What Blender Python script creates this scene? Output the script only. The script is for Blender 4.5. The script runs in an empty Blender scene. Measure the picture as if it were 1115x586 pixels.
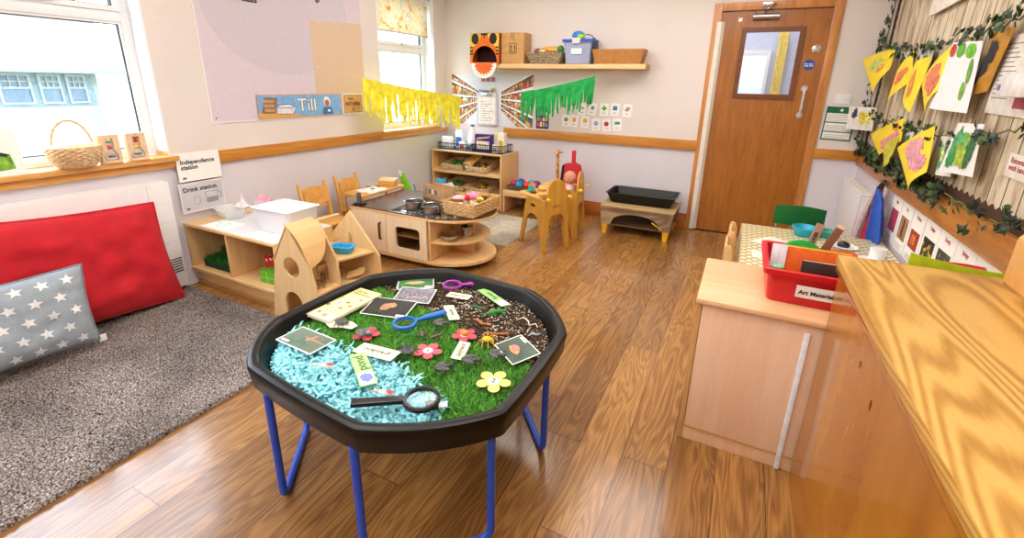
import bpy, bmesh, math, random
import numpy as np
from mathutils import Vector, Matrix, noise as mnoise

random.seed(7); RNG = np.random.default_rng(7)
sc = bpy.context.scene
COL = sc.collection
PI = math.pi

# ------------------------------------------------------------------ camera, world, light
cam_d = bpy.data.cameras.new('camera'); cam = bpy.data.objects.new('camera', cam_d); COL.objects.link(cam)
sc.camera = cam
FPX, CX, CY = 500.0, 560.0, 247.0
YAW, PITCH, ROLL = 0.45347383, 0.30304492, -0.02117107
_f = Vector((-math.sin(YAW)*math.cos(PITCH), math.cos(YAW)*math.cos(PITCH), -math.sin(PITCH)))
_r = Vector((math.cos(YAW), math.sin(YAW), 0)); _d = _f.cross(_r)
_r2 = math.cos(ROLL)*_r + math.sin(ROLL)*_d; _d2 = -math.sin(ROLL)*_r + math.cos(ROLL)*_d
cam.matrix_world = Matrix(((_r2.x, -_d2.x, -_f.x, 0), (_r2.y, -_d2.y, -_f.y, 0), (_r2.z, -_d2.z, -_f.z, 1.353), (0, 0, 0, 1)))
cam_d.sensor_fit = 'HORIZONTAL'; cam_d.sensor_width = 36.0
cam_d.lens = FPX/1115*36.0
cam_d.shift_x = (557.5-CX)/1115.0
cam_d.shift_y = (CY-293.0)/1115.0
cam_d.clip_start = 0.02; cam_d.clip_end = 200

world = bpy.data.worlds.new('sky'); sc.world = world; world.use_nodes = True
wn = world.node_tree; wn.nodes.clear()
wo = wn.nodes.new('ShaderNodeOutputWorld'); wb = wn.nodes.new('ShaderNodeBackground')
wtc = wn.nodes.new('ShaderNodeTexCoord'); wsep = wn.nodes.new('ShaderNodeSeparateXYZ'); wr = wn.nodes.new('ShaderNodeValToRGB')
wn.links.new(wtc.outputs['Generated'], wsep.inputs[0]); wn.links.new(wsep.outputs['Z'], wr.inputs[0])
wr.color_ramp.elements[0].position = 0.0; wr.color_ramp.elements[0].color = (0.93, 0.97, 1, 1)
wr.color_ramp.elements[1].position = 0.8; wr.color_ramp.elements[1].color = (0.62, 0.78, 1, 1)
wn.links.new(wr.outputs[0], wb.inputs[0]); wb.inputs[1].default_value = 9.0
wn.links.new(wb.outputs[0], wo.inputs[0])

CEIL_FILL = 4.6  # glow strength of the added ceiling fill panels
sc.view_settings.view_transform = 'Standard'
sc.view_settings.look = 'None'
sc.view_settings.gamma = 1.0
sc.view_settings.exposure = 0.38
sc.view_settings.use_curve_mapping = False

# ------------------------------------------------------------------ colours and materials
def lin(c):
    if isinstance(c, str):
        c = tuple(int(c[i:i+2], 16)/255 for i in (0, 2, 4))
    return tuple((x/12.92 if x <= 0.04045 else ((x+0.055)/1.055)**2.4) for x in c) + (1.0,)

def nmat(name):
    m = bpy.data.materials.new(name); m.use_nodes = True
    nt = m.node_tree; b = nt.nodes['Principled BSDF']
    return m, nt, b

def node(nt, t, **kw):
    n = nt.nodes.new(t)
    for k, v in kw.items(): setattr(n, k, v)
    return n

def ramp(nt, src, stops):
    r = nt.nodes.new('ShaderNodeValToRGB'); e = r.color_ramp.elements
    while len(e) < len(stops): e.new(0.5)
    for i, (p, c) in enumerate(stops): e[i].position = p; e[i].color = lin(c) if not (isinstance(c, tuple) and len(c) == 4) else c
    nt.links.new(src, r.inputs[0]); return r.outputs[0]

def coords(nt, scale=(1, 1, 1), kind='Object', rot=(0, 0, 0)):
    t = nt.nodes.new('ShaderNodeTexCoord'); mp = nt.nodes.new('ShaderNodeMapping')
    mp.inputs['Scale'].default_value = scale; mp.inputs['Rotation'].default_value = rot
    nt.links.new(t.outputs[kind], mp.inputs[0]); return mp.outputs[0]

def noise_n(nt, vec, scale, detail=3, rough=.5, dist=0):
    n = nt.nodes.new('ShaderNodeTexNoise'); nt.links.new(vec, n.inputs['Vector'])
    n.inputs['Scale'].default_value = scale; n.inputs['Detail'].default_value = detail
    n.inputs['Roughness'].default_value = rough; n.inputs['Distortion'].default_value = dist
    return n.outputs[0]

def bump(nt, b, src, strength=.2, dist=.002):
    n = nt.nodes.new('ShaderNodeBump'); n.inputs['Strength'].default_value = strength; n.inputs['Distance'].default_value = dist
    nt.links.new(src, n.inputs['Height']); nt.links.new(n.outputs[0], b.inputs['Normal'])

_mc = {}
def shade(c, f):
    c = [int(c[i:i+2], 16) for i in (0, 2, 4)]
    return ''.join('%02x' % max(0, min(255, int(x*f))) for x in c)

def plain(c, rough=.5, metal=0, var=.06, spec=.5, bmp=0, sheen=0, trans=0, nscale=25):
    """plain coloured material with a faint mottle"""
    key = ('p', c, rough, metal, var, spec, bmp, sheen, trans)
    if key in _mc: return _mc[key]
    m, nt, b = nmat('paint_'+c)
    n = noise_n(nt, coords(nt), nscale, 3)
    nt.links.new(ramp(nt, n, [(.3, shade(c, 1-var)), (.7, shade(c, 1+var))]), b.inputs['Base Color'])
    b.inputs['Roughness'].default_value = rough; b.inputs['Metallic'].default_value = metal
    b.inputs['Specular IOR Level'].default_value = spec
    if sheen: b.inputs['Sheen Weight'].default_value = sheen
    if trans: b.inputs['Transmission Weight'].default_value = trans
    if bmp: bump(nt, b, noise_n(nt, coords(nt), 300, 2), bmp, .001)
    _mc[key] = m; return m

def wood(c1, c2, axis='x', rough=.4, scale=1.0, coat=0, c3=None):
    """straight-grained timber, grain running along one local axis"""
    key = ('w', c1, c2, axis, rough, scale, coat)
    if key in _mc: return _mc[key]
    m, nt, b = nmat('timber_'+c1)
    s = {'x': (1.2, 14, 14), 'y': (14, 1.2, 14), 'z': (14, 14, 1.2)}[axis]
    v = coords(nt, tuple(q*scale for q in s))
    n1 = noise_n(nt, v, 2.0, 4, .55, .6); n2 = noise_n(nt, v, 14.0, 3, .6)
    mx = node(nt, 'ShaderNodeMix', data_type='FLOAT'); mx.inputs[0].default_value = .35
    nt.links.new(n1, mx.inputs[2]); nt.links.new(n2, mx.inputs[3])
    nt.links.new(ramp(nt, mx.outputs[0], [(.32, c2), (.62, c1)]), b.inputs['Base Color'])
    b.inputs['Roughness'].default_value = rough
    if coat: b.inputs['Coat Weight'].default_value = coat; b.inputs['Coat Roughness'].default_value = .12
    _mc[key] = m; return m

def figured(name, cols, axis, freq, rough, coat=0, stretch=(1, 1, 1), dist=1.2, bw=.0, tone=None):
    """flat-sawn board with cathedral figure: rings cut from a stretched noise field"""
    m, nt, b = nmat(name)
    v = coords(nt, stretch)
    n = noise_n(nt, v, 1.0, 2, .45, dist)
    mt = node(nt, 'ShaderNodeMath', operation='MULTIPLY'); mt.inputs[1].default_value = freq; nt.links.new(n, mt.inputs[0])
    sn = node(nt, 'ShaderNodeMath', operation='SINE'); nt.links.new(mt.outputs[0], sn.inputs[0])
    ma = node(nt, 'ShaderNodeMath', operation='MULTIPLY_ADD'); ma.inputs[1].default_value = .5; ma.inputs[2].default_value = .5
    nt.links.new(sn.outputs[0], ma.inputs[0])
    fine = noise_n(nt, coords(nt, tuple(q*12 for q in stretch)), 3.0, 3, .6)
    mx = node(nt, 'ShaderNodeMix', data_type='FLOAT'); mx.inputs[0].default_value = .5
    nt.links.new(ma.outputs[0], mx.inputs[2]); nt.links.new(fine, mx.inputs[3])
    nt.links.new(ramp(nt, mx.outputs[0], cols), b.inputs['Base Color'])
    b.inputs['Roughness'].default_value = rough
    if coat: b.inputs['Coat Weight'].default_value = coat; b.inputs['Coat Roughness'].default_value = .1
    return m

def mottle(name, stops, scale, rough=.7, detail=3, dist=0, bmp=0, stretch=(1, 1, 1), sheen=0, voro=False):
    m, nt, b = nmat(name)
    v = coords(nt, stretch)
    if voro:
        vo = nt.nodes.new('ShaderNodeTexVoronoi'); vo.inputs['Scale'].default_value = scale; nt.links.new(v, vo.inputs['Vector'])
        sp = nt.nodes.new('ShaderNodeSeparateColor'); nt.links.new(vo.outputs['Color'], sp.inputs[0]); n = sp.outputs[0]
    else: n = noise_n(nt, v, scale, detail, .55, dist)
    nt.links.new(ramp(nt, n, stops), b.inputs['Base Color'])
    b.inputs['Roughness'].default_value = rough
    if sheen: b.inputs['Sheen Weight'].default_value = sheen
    if bmp: bump(nt, b, n, bmp, .003)
    return m

def lamp_mat(name, c, s):
    m, nt, b = nmat(name); b.inputs['Base Color'].default_value = lin(c)
    b.inputs['Emission Color'].default_value = lin(c); b.inputs['Emission Strength'].default_value = s
    return m

def glass_mat(name, tint=(1, 1, 1, 1), rough=0.0):
    m = bpy.data.materials.new(name); m.use_nodes = True; nt = m.node_tree; nt.nodes.clear()
    o = nt.nodes.new('ShaderNodeOutputMaterial'); t = nt.nodes.new('ShaderNodeBsdfTransparent'); t.inputs[0].default_value = tint
    g = nt.nodes.new('ShaderNodeBsdfGlossy'); g.inputs['Roughness'].default_value = rough
    fr = nt.nodes.new('ShaderNodeLayerWeight'); pw = node(nt, 'ShaderNodeMath', operation='POWER'); pw.inputs[1].default_value = 4.0
    nt.links.new(fr.outputs['Facing'], pw.inputs[0]); ml = node(nt, 'ShaderNodeMath', operation='MULTIPLY_ADD'); ml.inputs[1].default_value = .7; ml.inputs[2].default_value = .035; nt.links.new(pw.outputs[0], ml.inputs[0])
    mx = nt.nodes.new('ShaderNodeMixShader'); nt.links.new(ml.outputs[0], mx.inputs[0])
    nt.links.new(t.outputs[0], mx.inputs[1]); nt.links.new(g.outputs[0], mx.inputs[2]); nt.links.new(mx.outputs[0], o.inputs[0])
    return m

def cloudy_mat(name, c, alpha):
    """milky translucent plastic"""
    m = bpy.data.materials.new(name); m.use_nodes = True; nt = m.node_tree; b = nt.nodes['Principled BSDF']
    b.inputs['Base Color'].default_value = lin(c); b.inputs['Roughness'].default_value = .25; b.inputs['Alpha'].default_value = alpha
    return m

# ------------------------------------------------------------------ geometry helpers
class B:
    """collects shapes into one mesh; M maps the local frame used for drawing"""
    def __init__(s, M=None): s.bm = bmesh.new(); s.M = M or Matrix.Identity(4)
    def take(s, t, m=0, smooth=None):
        for f in t.faces: f.material_index = m
        t.transform(s.M); me = bpy.data.meshes.new('t'); t.to_mesh(me); t.free(); s.bm.from_mesh(me); bpy.data.meshes.remove(me)
        return s
    def box(s, x0, x1, y0, y1, z0, z1, bev=.002, m=0, L=None):
        t = bmesh.new(); bmesh.ops.create_cube(t, size=1)
        t.transform(Matrix.Translation(((x0+x1)/2, (y0+y1)/2, (z0+z1)/2)) @ Matrix.Diagonal((abs(x1-x0), abs(y1-y0), abs(z1-z0), 1)))
        bev = min(bev, .45*min(abs(x1-x0), abs(y1-y0), abs(z1-z0)))
        if bev > 0: bmesh.ops.bevel(t, geom=t.edges[:], offset=bev, segments=2, affect='EDGES', profile=.6)
        if L: t.transform(L)
        return s.take(t, m)
    def prism(s, pts, a0, a1, plane='xy', m=0, holes=(), bev=0, L=None):
        mp = {'xy': lambda u, v, w: (u, v, w), 'xz': lambda u, v, w: (u, w, v), 'yz': lambda u, v, w: (w, u, v)}[plane]
        t = bmesh.new()
        loops = [pts] + list(holes)
        if not holes:
            f = t.faces.new([t.verts.new(mp(u, v, a0)) for u, v in pts]); fs = [f]
        else:
            es = []
            for lp in loops:
                vs = [t.verts.new(mp(u, v, a0)) for u, v in lp]
                es += [t.edges.new((vs[i], vs[(i+1) % len(vs)])) for i in range(len(vs))]
            r = bmesh.ops.triangle_fill(t, use_beauty=True, use_dissolve=False, edges=es)
            fs = [g for g in r['geom'] if isinstance(g, bmesh.types.BMFace)]
            # drop anything filled inside a hole
            def inside(p, lp):
                c = False; n = len(lp)
                for i in range(n):
                    (x1, y1), (x2, y2) = lp[i], lp[(i+1) % n]
                    if (y1 > p[1]) != (y2 > p[1]) and p[0] < (x2-x1)*(p[1]-y1)/(y2-y1)+x1: c = not c
                return c
            inv = {'xy': lambda q: (q.x, q.y), 'xz': lambda q: (q.x, q.z), 'yz': lambda q: (q.y, q.z)}[plane]
            bad = [f for f in fs if any(inside(inv(f.calc_center_median()), h) for h in holes) or not inside(inv(f.calc_center_median()), pts)]
            if bad: bmesh.ops.delete(t, geom=bad, context='FACES_ONLY')
            fs = t.faces[:]
        r = bmesh.ops.extrude_face_region(t, geom=t.faces[:])
        d = Vector(mp(0, 0, a1-a0))
        bmesh.ops.translate(t, verts=[g for g in r['geom'] if isinstance(g, bmesh.types.BMVert)], vec=d)
        bmesh.ops.recalc_face_normals(t, faces=t.faces[:])
        if bev and not holes:
            bmesh.ops.bevel(t, geom=t.edges[:], offset=bev, segments=2, affect='EDGES', profile=.6)
        if L: t.transform(L)
        return s.take(t, m)
    def tube(s, pts, r, n=8, closed=False, m=0, caps=True):
        P = [Vector(p) for p in pts]; k = len(P); R = r if isinstance(r, (list, tuple)) else [r]*k
        t = bmesh.new(); rings = []; prev = None
        for i in range(k):
            if closed: d = P[(i+1) % k]-P[i-1]
            else: d = P[min(i+1, k-1)]-P[max(i-1, 0)]
            d.normalize()
            if prev is None: a = d.orthogonal().normalized()
            else: a = (prev-d*prev.dot(d)).normalized()
            prev = a; b2 = d.cross(a)
            rings.append([t.verts.new(P[i]+R[i]*(math.cos(2*PI*j/n)*a+math.sin(2*PI*j/n)*b2)) for j in range(n)])
        for i in range(k if closed else k-1):
            A, C = rings[i], rings[(i+1) % k]
            for j in range(n): t.faces.new((A[j], A[(j+1) % n], C[(j+1) % n], C[j]))
        if not closed and caps: t.faces.new(rings[0][::-1]); t.faces.new(rings[-1])
        bmesh.ops.recalc_face_normals(t, faces=t.faces[:])
        return s.take(t, m)
    def lathe(s, prof, c=(0, 0, 0), n=24, m=0, sx=1, sy=1, L=None):
        t = bmesh.new(); rings = []
        for r, z in prof:
            if r < 1e-6: rings.append([t.verts.new((c[0], c[1], c[2]+z))])
            else: rings.append([t.verts.new((c[0]+sx*r*math.cos(2*PI*j/n), c[1]+sy*r*math.sin(2*PI*j/n), c[2]+z)) for j in range(n)])
        for A, C in zip(rings, rings[1:]):
            for j in range(n):
                q = (j+1) % n
                if len(A) == 1 and len(C) == 1: break
                if len(A) == 1: t.faces.new((A[0], C[q], C[j]))
                elif len(C) == 1: t.faces.new((A[j], A[q], C[0]))
                else: t.faces.new((A[j], A[q], C[q], C[j]))
        bmesh.ops.recalc_face_normals(t, faces=t.faces[:])
        if L: t.transform(L)
        return s.take(t, m)
    def ball(s, c, r, m=0, n=12, L=None, wob=0):
        r = (r, r, r) if not isinstance(r, (tuple, list)) else r
        t = bmesh.new(); bmesh.ops.create_uvsphere(t, u_segments=n, v_segments=max(6, n*2//3), radius=1)
        if wob:
            for v in t.verts: v.co *= 1+wob*mnoise.noise(v.co*2.3+Vector(c)*31)
        t.transform(Matrix.Diagonal((*r, 1)))
        if L: t.transform(L)
        t.transform(Matrix.Translation(c)); return s.take(t, m)
    def grid(s, f, nu, nv, m=0, thick=0, closed_u=False):
        t = bmesh.new(); V = [[t.verts.new(f(i/nu, j/nv)) for j in range(nv+1)] for i in range(nu if closed_u else nu+1)]
        for i in range(nu):
            for j in range(nv):
                A = V[i]; C = V[(i+1) % len(V)]
                t.faces.new((A[j], C[j], C[j+1], A[j+1]))
        if thick:
            bmesh.ops.recalc_face_normals(t, faces=t.faces[:])
            bmesh.ops.solidify(t, geom=t.faces[:], thickness=thick)
        return s.take(t, m)
    def card(s, u0, u1, v0, v1, t=.0006, n0=0, m=0):
        return s.prism([(u0, v0), (u1, v0), (u1, v1), (u0, v1)], n0, n0+t, m=m)

def P(name, b, mats, parent=None, label=None, ang=35):
    """link collected shapes as one mesh object"""
    me = bpy.data.meshes.new(name); b.bm.to_mesh(me); b.bm.free()
    for mm in (mats if isinstance(mats, (list, tuple)) else [mats]): me.materials.append(mm)
    me.polygons.foreach_set('use_smooth', [True]*len(me.polygons))
    try: me.set_sharp_from_angle(angle=math.radians(ang))
    except Exception: pass
    o = bpy.data.objects.new(name, me); COL.objects.link(o)
    if parent: o.parent = parent
    if label: o['label'] = label
    return o

def raw(name, V, F, mats, parent=None, mi=None, smooth=False):
    me = bpy.data.meshes.new(name); me.from_pydata([tuple(v) for v in V], [], [tuple(f) for f in F])
    for mm in (mats if isinstance(mats, (list, tuple)) else [mats]): me.materials.append(mm)
    if mi is not None: me.polygons.foreach_set('material_index', list(mi))
    if smooth: me.polygons.foreach_set('use_smooth', [True]*len(me.polygons))
    me.update(); o = bpy.data.objects.new(name, me); COL.objects.link(o)
    if parent: o.parent = parent
    return o

def T(name, label, cat, loc=(0, 0, 0), rz=0, group=None, M=None):
    o = bpy.data.objects.new(name, None); COL.objects.link(o); o.empty_display_size = .05
    if M is not None: o.matrix_world = M
    else: o.location = loc; o.rotation_euler = (0, 0, rz)
    o['label'] = label; o['category'] = cat
    if group: o['group'] = group
    return o

def tag(o, label=None, cat=None, group=None, kind=None):
    if label: o['label'] = label
    if cat: o['category'] = cat
    if group: o['group'] = group
    if kind: o['kind'] = kind
    return o

def struct(name, b, mats, parent=None):
    o = P(name, b, mats, parent)
    if parent is None: o['kind'] = 'structure'
    return o

def copy_tree(o, parent=None):
    c = o.copy(); COL.objects.link(c); c.parent = parent
    if parent is not None: c.matrix_parent_inverse = o.matrix_parent_inverse.copy()
    for ch in list(o.children): copy_tree(ch, c)
    return c

def frame(o, u, v):
    """matrix with origin o, axes u, v and their normal"""
    u = Vector(u).normalized(); v = Vector(v); n = u.cross(v).normalized(); v = n.cross(u)
    return Matrix(((u.x, v.x, n.x, o[0]), (u.y, v.y, n.y, o[1]), (u.z, v.z, n.z, o[2]), (0, 0, 0, 1)))
def FL(y, z, off=0): return frame((XL+off, y, z), (0, 1, 0), (0, 0, 1))     # on the window wall
def FB(x, z, off=0): return frame((x, YB-off, z), (1, 0, 0), (0, 0, 1))     # on the far wall
def FR(y, z, off=0): return frame((XR-off, y, z), (0, -1, 0), (0, 0, 1))    # on the right wall
def FT(x, y, z, a=0): return Matrix.Translation((x, y, z)) @ Matrix.Rotation(a, 4, 'Z')   # lying flat

def text(name, s, size, mat, parent, M=None, bold=.0, depth=.0004, align='LEFT', sx=1.0, slant=0):
    cu = bpy.data.curves.new('txt', 'FONT'); cu.body = s; cu.size = size; cu.extrude = depth; cu.offset = bold
    cu.align_x = align; cu.resolution_u = 3; cu.shear = slant; cu.space_line = .9
    o = bpy.data.objects.new('txt', cu); COL.objects.link(o)
    dg = bpy.context.evaluated_depsgraph_get(); me = bpy.data.meshes.new_from_object(o.evaluated_get(dg))
    bpy.data.objects.remove(o); bpy.data.curves.remove(cu)
    me.transform((M or Matrix.Identity(4)) @ Matrix.Diagonal((sx, 1, 1, 1)))
    me.materials.clear(); me.materials.append(mat)
    n = bpy.data.objects.new(name, me); COL.objects.link(n)
    if parent: n.parent = parent
    return n

def circ(cx, cy, r, n=20, ry=None, a0=0, a1=2*PI):
    full = abs(a1-a0-2*PI) < 1e-6
    k = n if full else n+1
    return [(cx+r*math.cos(a0+(a1-a0)*i/n), cy+(ry or r)*math.sin(a0+(a1-a0)*i/n)) for i in range(k)]
def rrect(x0, x1, y0, y1, r, n=5):
    out = []
    for cx, cy, a in ((x1-r, y1-r, 0), (x0+r, y1-r, PI/2), (x0+r, y0+r, PI), (x1-r, y0+r, 1.5*PI)):
        out += [(cx+r*math.cos(a+PI/2*i/n), cy+r*math.sin(a+PI/2*i/n)) for i in range(n+1)]
    return out
def arc3(a, b, c, n=6):
    """quadratic bend through the corner b"""
    a, b, c = Vector(a), Vector(b), Vector(c)
    return [(1-t)**2*a+2*t*(1-t)*b+t*t*c for t in [i/n for i in range(n+1)]]
def flower(r, n=5, inner=.55, k=8, a=0):
    return [((r*(inner+(1-inner)*abs(math.cos(n*t/2))**.6))*math.cos(t+a), (r*(inner+(1-inner)*abs(math.cos(n*t/2))**.6))*math.sin(t+a)) for t in [2*PI*i/(n*k) for i in range(n*k)]]

# shared finishes
PINE = wood('d3913e', 'b0701f', 'x', .38, coat=.2); PINE_Y = wood('d3913e', 'b0701f', 'y', .38, coat=.2); PINE_Z = wood('d99a52', 'a9662c', 'z', .35, coat=.3)
BIRCH = wood('ecc893', 'dcae72', 'x', .45); BIRCH_Y = wood('ecc893', 'dcae72', 'y', .45); BIRCH_Z = wood('eac590', 'd8a96c', 'z', .45)
AMBER = wood('e0ac5e', 'c98c3c', 'z', .4); AMBER_X = wood('e0ac5e', 'c98c3c', 'x', .4)
PALE = wood('f2ddbc', 'e6cba2', 'z', .45); BEECH = wood('ecc6a2', 'e0b48c', 'z', .42, .6)
WHITE = plain('f2f2f4', .35, var=.01); PVC = plain('eef0f5', .25, var=.01); PAPER = plain('f4f3ef', .7, var=.015)
BLACK = plain('161617', .35); DARK = plain('25262b', .5); STEEL = plain('b9bcc0', .22, 1.0, .03); CHROME = plain('d6d8db', .12, 1.0, .02)
RED = plain('d8152a', .4); INK = plain('1c1e22', .6); NAVY = plain('17324a', .6); WICKER = mottle('wicker', [(.3, 'b98a4c'), (.7, 'ecca92')], 60, .6)

# ------------------------------------------------------------------ the room
XL, XR, YB, YF, ZC = -3.22, 0.90, 4.717, -2.6, 2.55

def wall_mat(name, up, low):
    """emulsion, warmer above the rail and cooler below it"""
    m, nt, b = nmat(name)
    g = nt.nodes.new('ShaderNodeNewGeometry'); sp = nt.nodes.new('ShaderNodeSeparateXYZ'); nt.links.new(g.outputs['Position'], sp.inputs[0])
    gt = node(nt, 'ShaderNodeMath', operation='GREATER_THAN'); gt.inputs[1].default_value = .83; nt.links.new(sp.outputs['Z'], gt.inputs[0])
    mx = node(nt, 'ShaderNodeMix', data_type='RGBA'); mx.inputs[6].default_value = lin(low); mx.inputs[7].default_value = lin(up); nt.links.new(gt.outputs[0], mx.inputs[0])
    n = noise_n(nt, coords(nt), 1.5, 3)
    m2 = node(nt, 'ShaderNodeMix', data_type='RGBA', blend_type='MULTIPLY'); m2.inputs[0].default_value = 1
    nt.links.new(mx.outputs[2], m2.inputs[6]); nt.links.new(ramp(nt, n, [(.3, 'f6f6f6'), (.7, 'ffffff')]), m2.inputs[7])
    nt.links.new(m2.outputs[2], b.inputs['Base Color']); b.inputs['Roughness'].default_value = .55
    bump(nt, b, noise_n(nt, coords(nt), 260, 2), .06, .001)
    return m
WALL = wall_mat('wall_emulsion', 'e6ded9', 'dfdbe2')
CEIL = plain('f0eeea', .8, var=.01)

def floor_mat():
    m, nt, b = nmat('plank_vinyl')
    W, Lp = .163, 1.22
    g = nt.nodes.new('ShaderNodeNewGeometry'); sp = nt.nodes.new('ShaderNodeSeparateXYZ'); nt.links.new(g.outputs['Position'], sp.inputs[0])
    def mth(op, a, c=None, d=None):
        n = node(nt, 'ShaderNodeMath', operation=op)
        for i, q in enumerate((a, c, d)):
            if q is None: continue
            if isinstance(q, (int, float)): n.inputs[i].default_value = q
            else: nt.links.new(q, n.inputs[i])
        return n.outputs[0]
    xs = mth('DIVIDE', mth('ADD', sp.outputs['X'], 9.2+.0010), W); row = mth('FLOOR', xs); fx = mth('FRACT', xs)
    wn1 = node(nt, 'ShaderNodeTexWhiteNoise', noise_dimensions='1D'); nt.links.new(row, wn1.inputs['W'])
    ys = mth('DIVIDE', mth('ADD', mth('ADD', sp.outputs['Y'], 20), mth('MULTIPLY', wn1.outputs['Value'], Lp)), Lp)
    col = mth('FLOOR', ys); fy = mth('FRACT', ys)
    cb = nt.nodes.new('ShaderNodeCombineXYZ'); nt.links.new(row, cb.inputs[0]); nt.links.new(col, cb.inputs[1])
    wn2 = node(nt, 'ShaderNodeTexWhiteNoise', noise_dimensions='2D'); nt.links.new(cb.outputs[0], wn2.inputs['Vector'])
    idv = wn2.outputs['Value']
    # grain field, shifted per plank
    gv = nt.nodes.new('ShaderNodeCombineXYZ')
    nt.links.new(mth('ADD', mth('MULTIPLY', sp.outputs['X'], 9.0), mth('MULTIPLY', idv, 57.0)), gv.inputs[0])
    nt.links.new(mth('ADD', mth('MULTIPLY', sp.outputs['Y'], 1.1), mth('MULTIPLY', idv, 31.0)), gv.inputs[1])
    n1 = noise_n(nt, gv.outputs[0], 1.0, 2, .45, .5)
    ring = mth('MULTIPLY_ADD', mth('SINE', mth('MULTIPLY', n1, 105.0)), .5, .5)
    gv2 = nt.nodes.new('ShaderNodeCombineXYZ')
    nt.links.new(mth('MULTIPLY', sp.outputs['X'], 130.0), gv2.inputs[0]); nt.links.new(mth('ADD', mth('MULTIPLY', sp.outputs['Y'], 5.0), mth('MULTIPLY', idv, 9.0)), gv2.inputs[1])
    fine = noise_n(nt, gv2.outputs[0], 1.0, 3, .6)
    broad = noise_n(nt, gv.outputs[0], .55, 2)
    v = mth('ADD', mth('ADD', mth('MULTIPLY', ring, .17), mth('MULTIPLY', fine, .43)), mth('MULTIPLY', broad, .40))
    c = ramp(nt, v, [(.26, '714b21'), (.45, '966a38'), (.62, 'b7874a'), (.8, 'cea464')])
    tone = ramp(nt, idv, [(0, 'c8beb6'), (.35, 'e0d8ce'), (.7, 'f4eee4'), (1, 'fffdf8')])
    m2 = node(nt, 'ShaderNodeMix', data_type='RGBA', blend_type='MULTIPLY'); m2.inputs[0].default_value = .85
    nt.links.new(c, m2.inputs[6]); nt.links.new(tone, m2.inputs[7])
    # joints
    ex = mth('MINIMUM', fx, mth('SUBTRACT', 1.0, fx)); ey = mth('MULTIPLY', mth('MINIMUM', fy, mth('SUBTRACT', 1.0, fy)), Lp/W)
    e = mth('MINIMUM', ex, ey); jt = mth('LESS_THAN', e, .0085)
    m3 = node(nt, 'ShaderNodeMix', data_type='RGBA', blend_type='MULTIPLY'); nt.links.new(mth('MULTIPLY', jt, .8), m3.inputs[0])
    nt.links.new(m2.outputs[2], m3.inputs[6]); m3.inputs[7].default_value = lin('6a4a34')
    nt.links.new(m3.outputs[2], b.inputs['Base Color'])
    nt.links.new(ramp(nt, fine, [(.2, '606060'), (.8, '7c7c7c')]), b.inputs['Roughness'])
    b.inputs['Coat Weight'].default_value = .38; b.inputs['Coat Roughness'].default_value = .38
    bump(nt, b, mth('SUBTRACT', fine, mth('MULTIPLY', jt, 1.0)), .12, .001)
    return m

struct('floor', B().box(XL-.24, XR+.3, YF-.3, YB+.16, -.1, 0, 0).box(-1.6, XR+.3, YB+.16, YB+2.2, -.1, 0, 0), floor_mat())
struct('ceiling', B().box(XL-.3, XR+.3, YF-.3, YB+.16, ZC, ZC+.1, 0).box(-1.6, XR+.3, YB+.16, YB+2.2, ZC, ZC+.1, 0), CEIL)
W1 = (-.62, 1.64, .875, 2.2); W2 = (3.59, 4.49, .875, 2.2)
wl = B()
wl.prism([(YF-.3, -.05), (YB+.3, -.05), (YB+.3, ZC+.05), (YF-.3, ZC+.05)], XL-.24, XL, 'yz',
         holes=[[(W1[0], W1[2]-.04), (W1[1], W1[2]-.04), (W1[1], W1[3]), (W1[0], W1[3])], [(W2[0], W2[2]-.04), (W2[1], W2[2]-.04), (W2[1], W2[3]), (W2[0], W2[3])]])
struct('wall_left', wl, WALL)
DX0, DX1, DZ = -.345, .512, 2.0
wb_ = B().prism([(XL-.24, -.05), (XR+.2, -.05), (XR+.2, ZC+.05), (XL-.24, ZC+.05)], YB, YB+.16, 'xz',
        holes=[[(DX0, .0), (DX1, .0), (DX1, DZ), (DX0, DZ)]])
struct('wall_back', wb_, WALL)
struct('wall_right', B().box(XR, XR+.2, YF-.3, YB+2.2, -.05, ZC+.05, 0), WALL)
struct('wall_front', B().box(XL-.24, XR+.2, YF-.2, YF, -.05, ZC+.05, 0), WALL)

# dado rails and skirting
struct('trim_1', B().box(XL, XL+.022, 1.66, 3.56, .79, .872, .004), PINE_Y)
struct('trim_2', B().box(XL+.35+.42, DX0-.045, YB-.024, YB, .775, .87, .004), PINE)
struct('trim_3', B().box(DX1+.05, XR, YB-.022, YB, .79, .872, .004), PINE)
struct('trim_4', B().box(XR-.028, XR, -1.0, YB-.02, .76, .885, .004), wood('c98638', '96591c', 'y', .4, coat=.15))
struct('baseboard_back', B().box(-2.2, DX0-.045, YB-.02, YB, 0, .15, .004).box(DX1+.05, XR, YB-.02, YB, 0, .15, .004), wood('c9772c', '8f4a14', 'x', .4, coat=.2))
struct('baseboard_left', B().box(XL, XL+.02, 2.08, YB-.03, 0, .13, .004), PINE_Y)
struct('baseboard_right', B().box(XR-.02, XR, -1.0, YB-.03, 0, .13, .004), PINE_Y)

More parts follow.
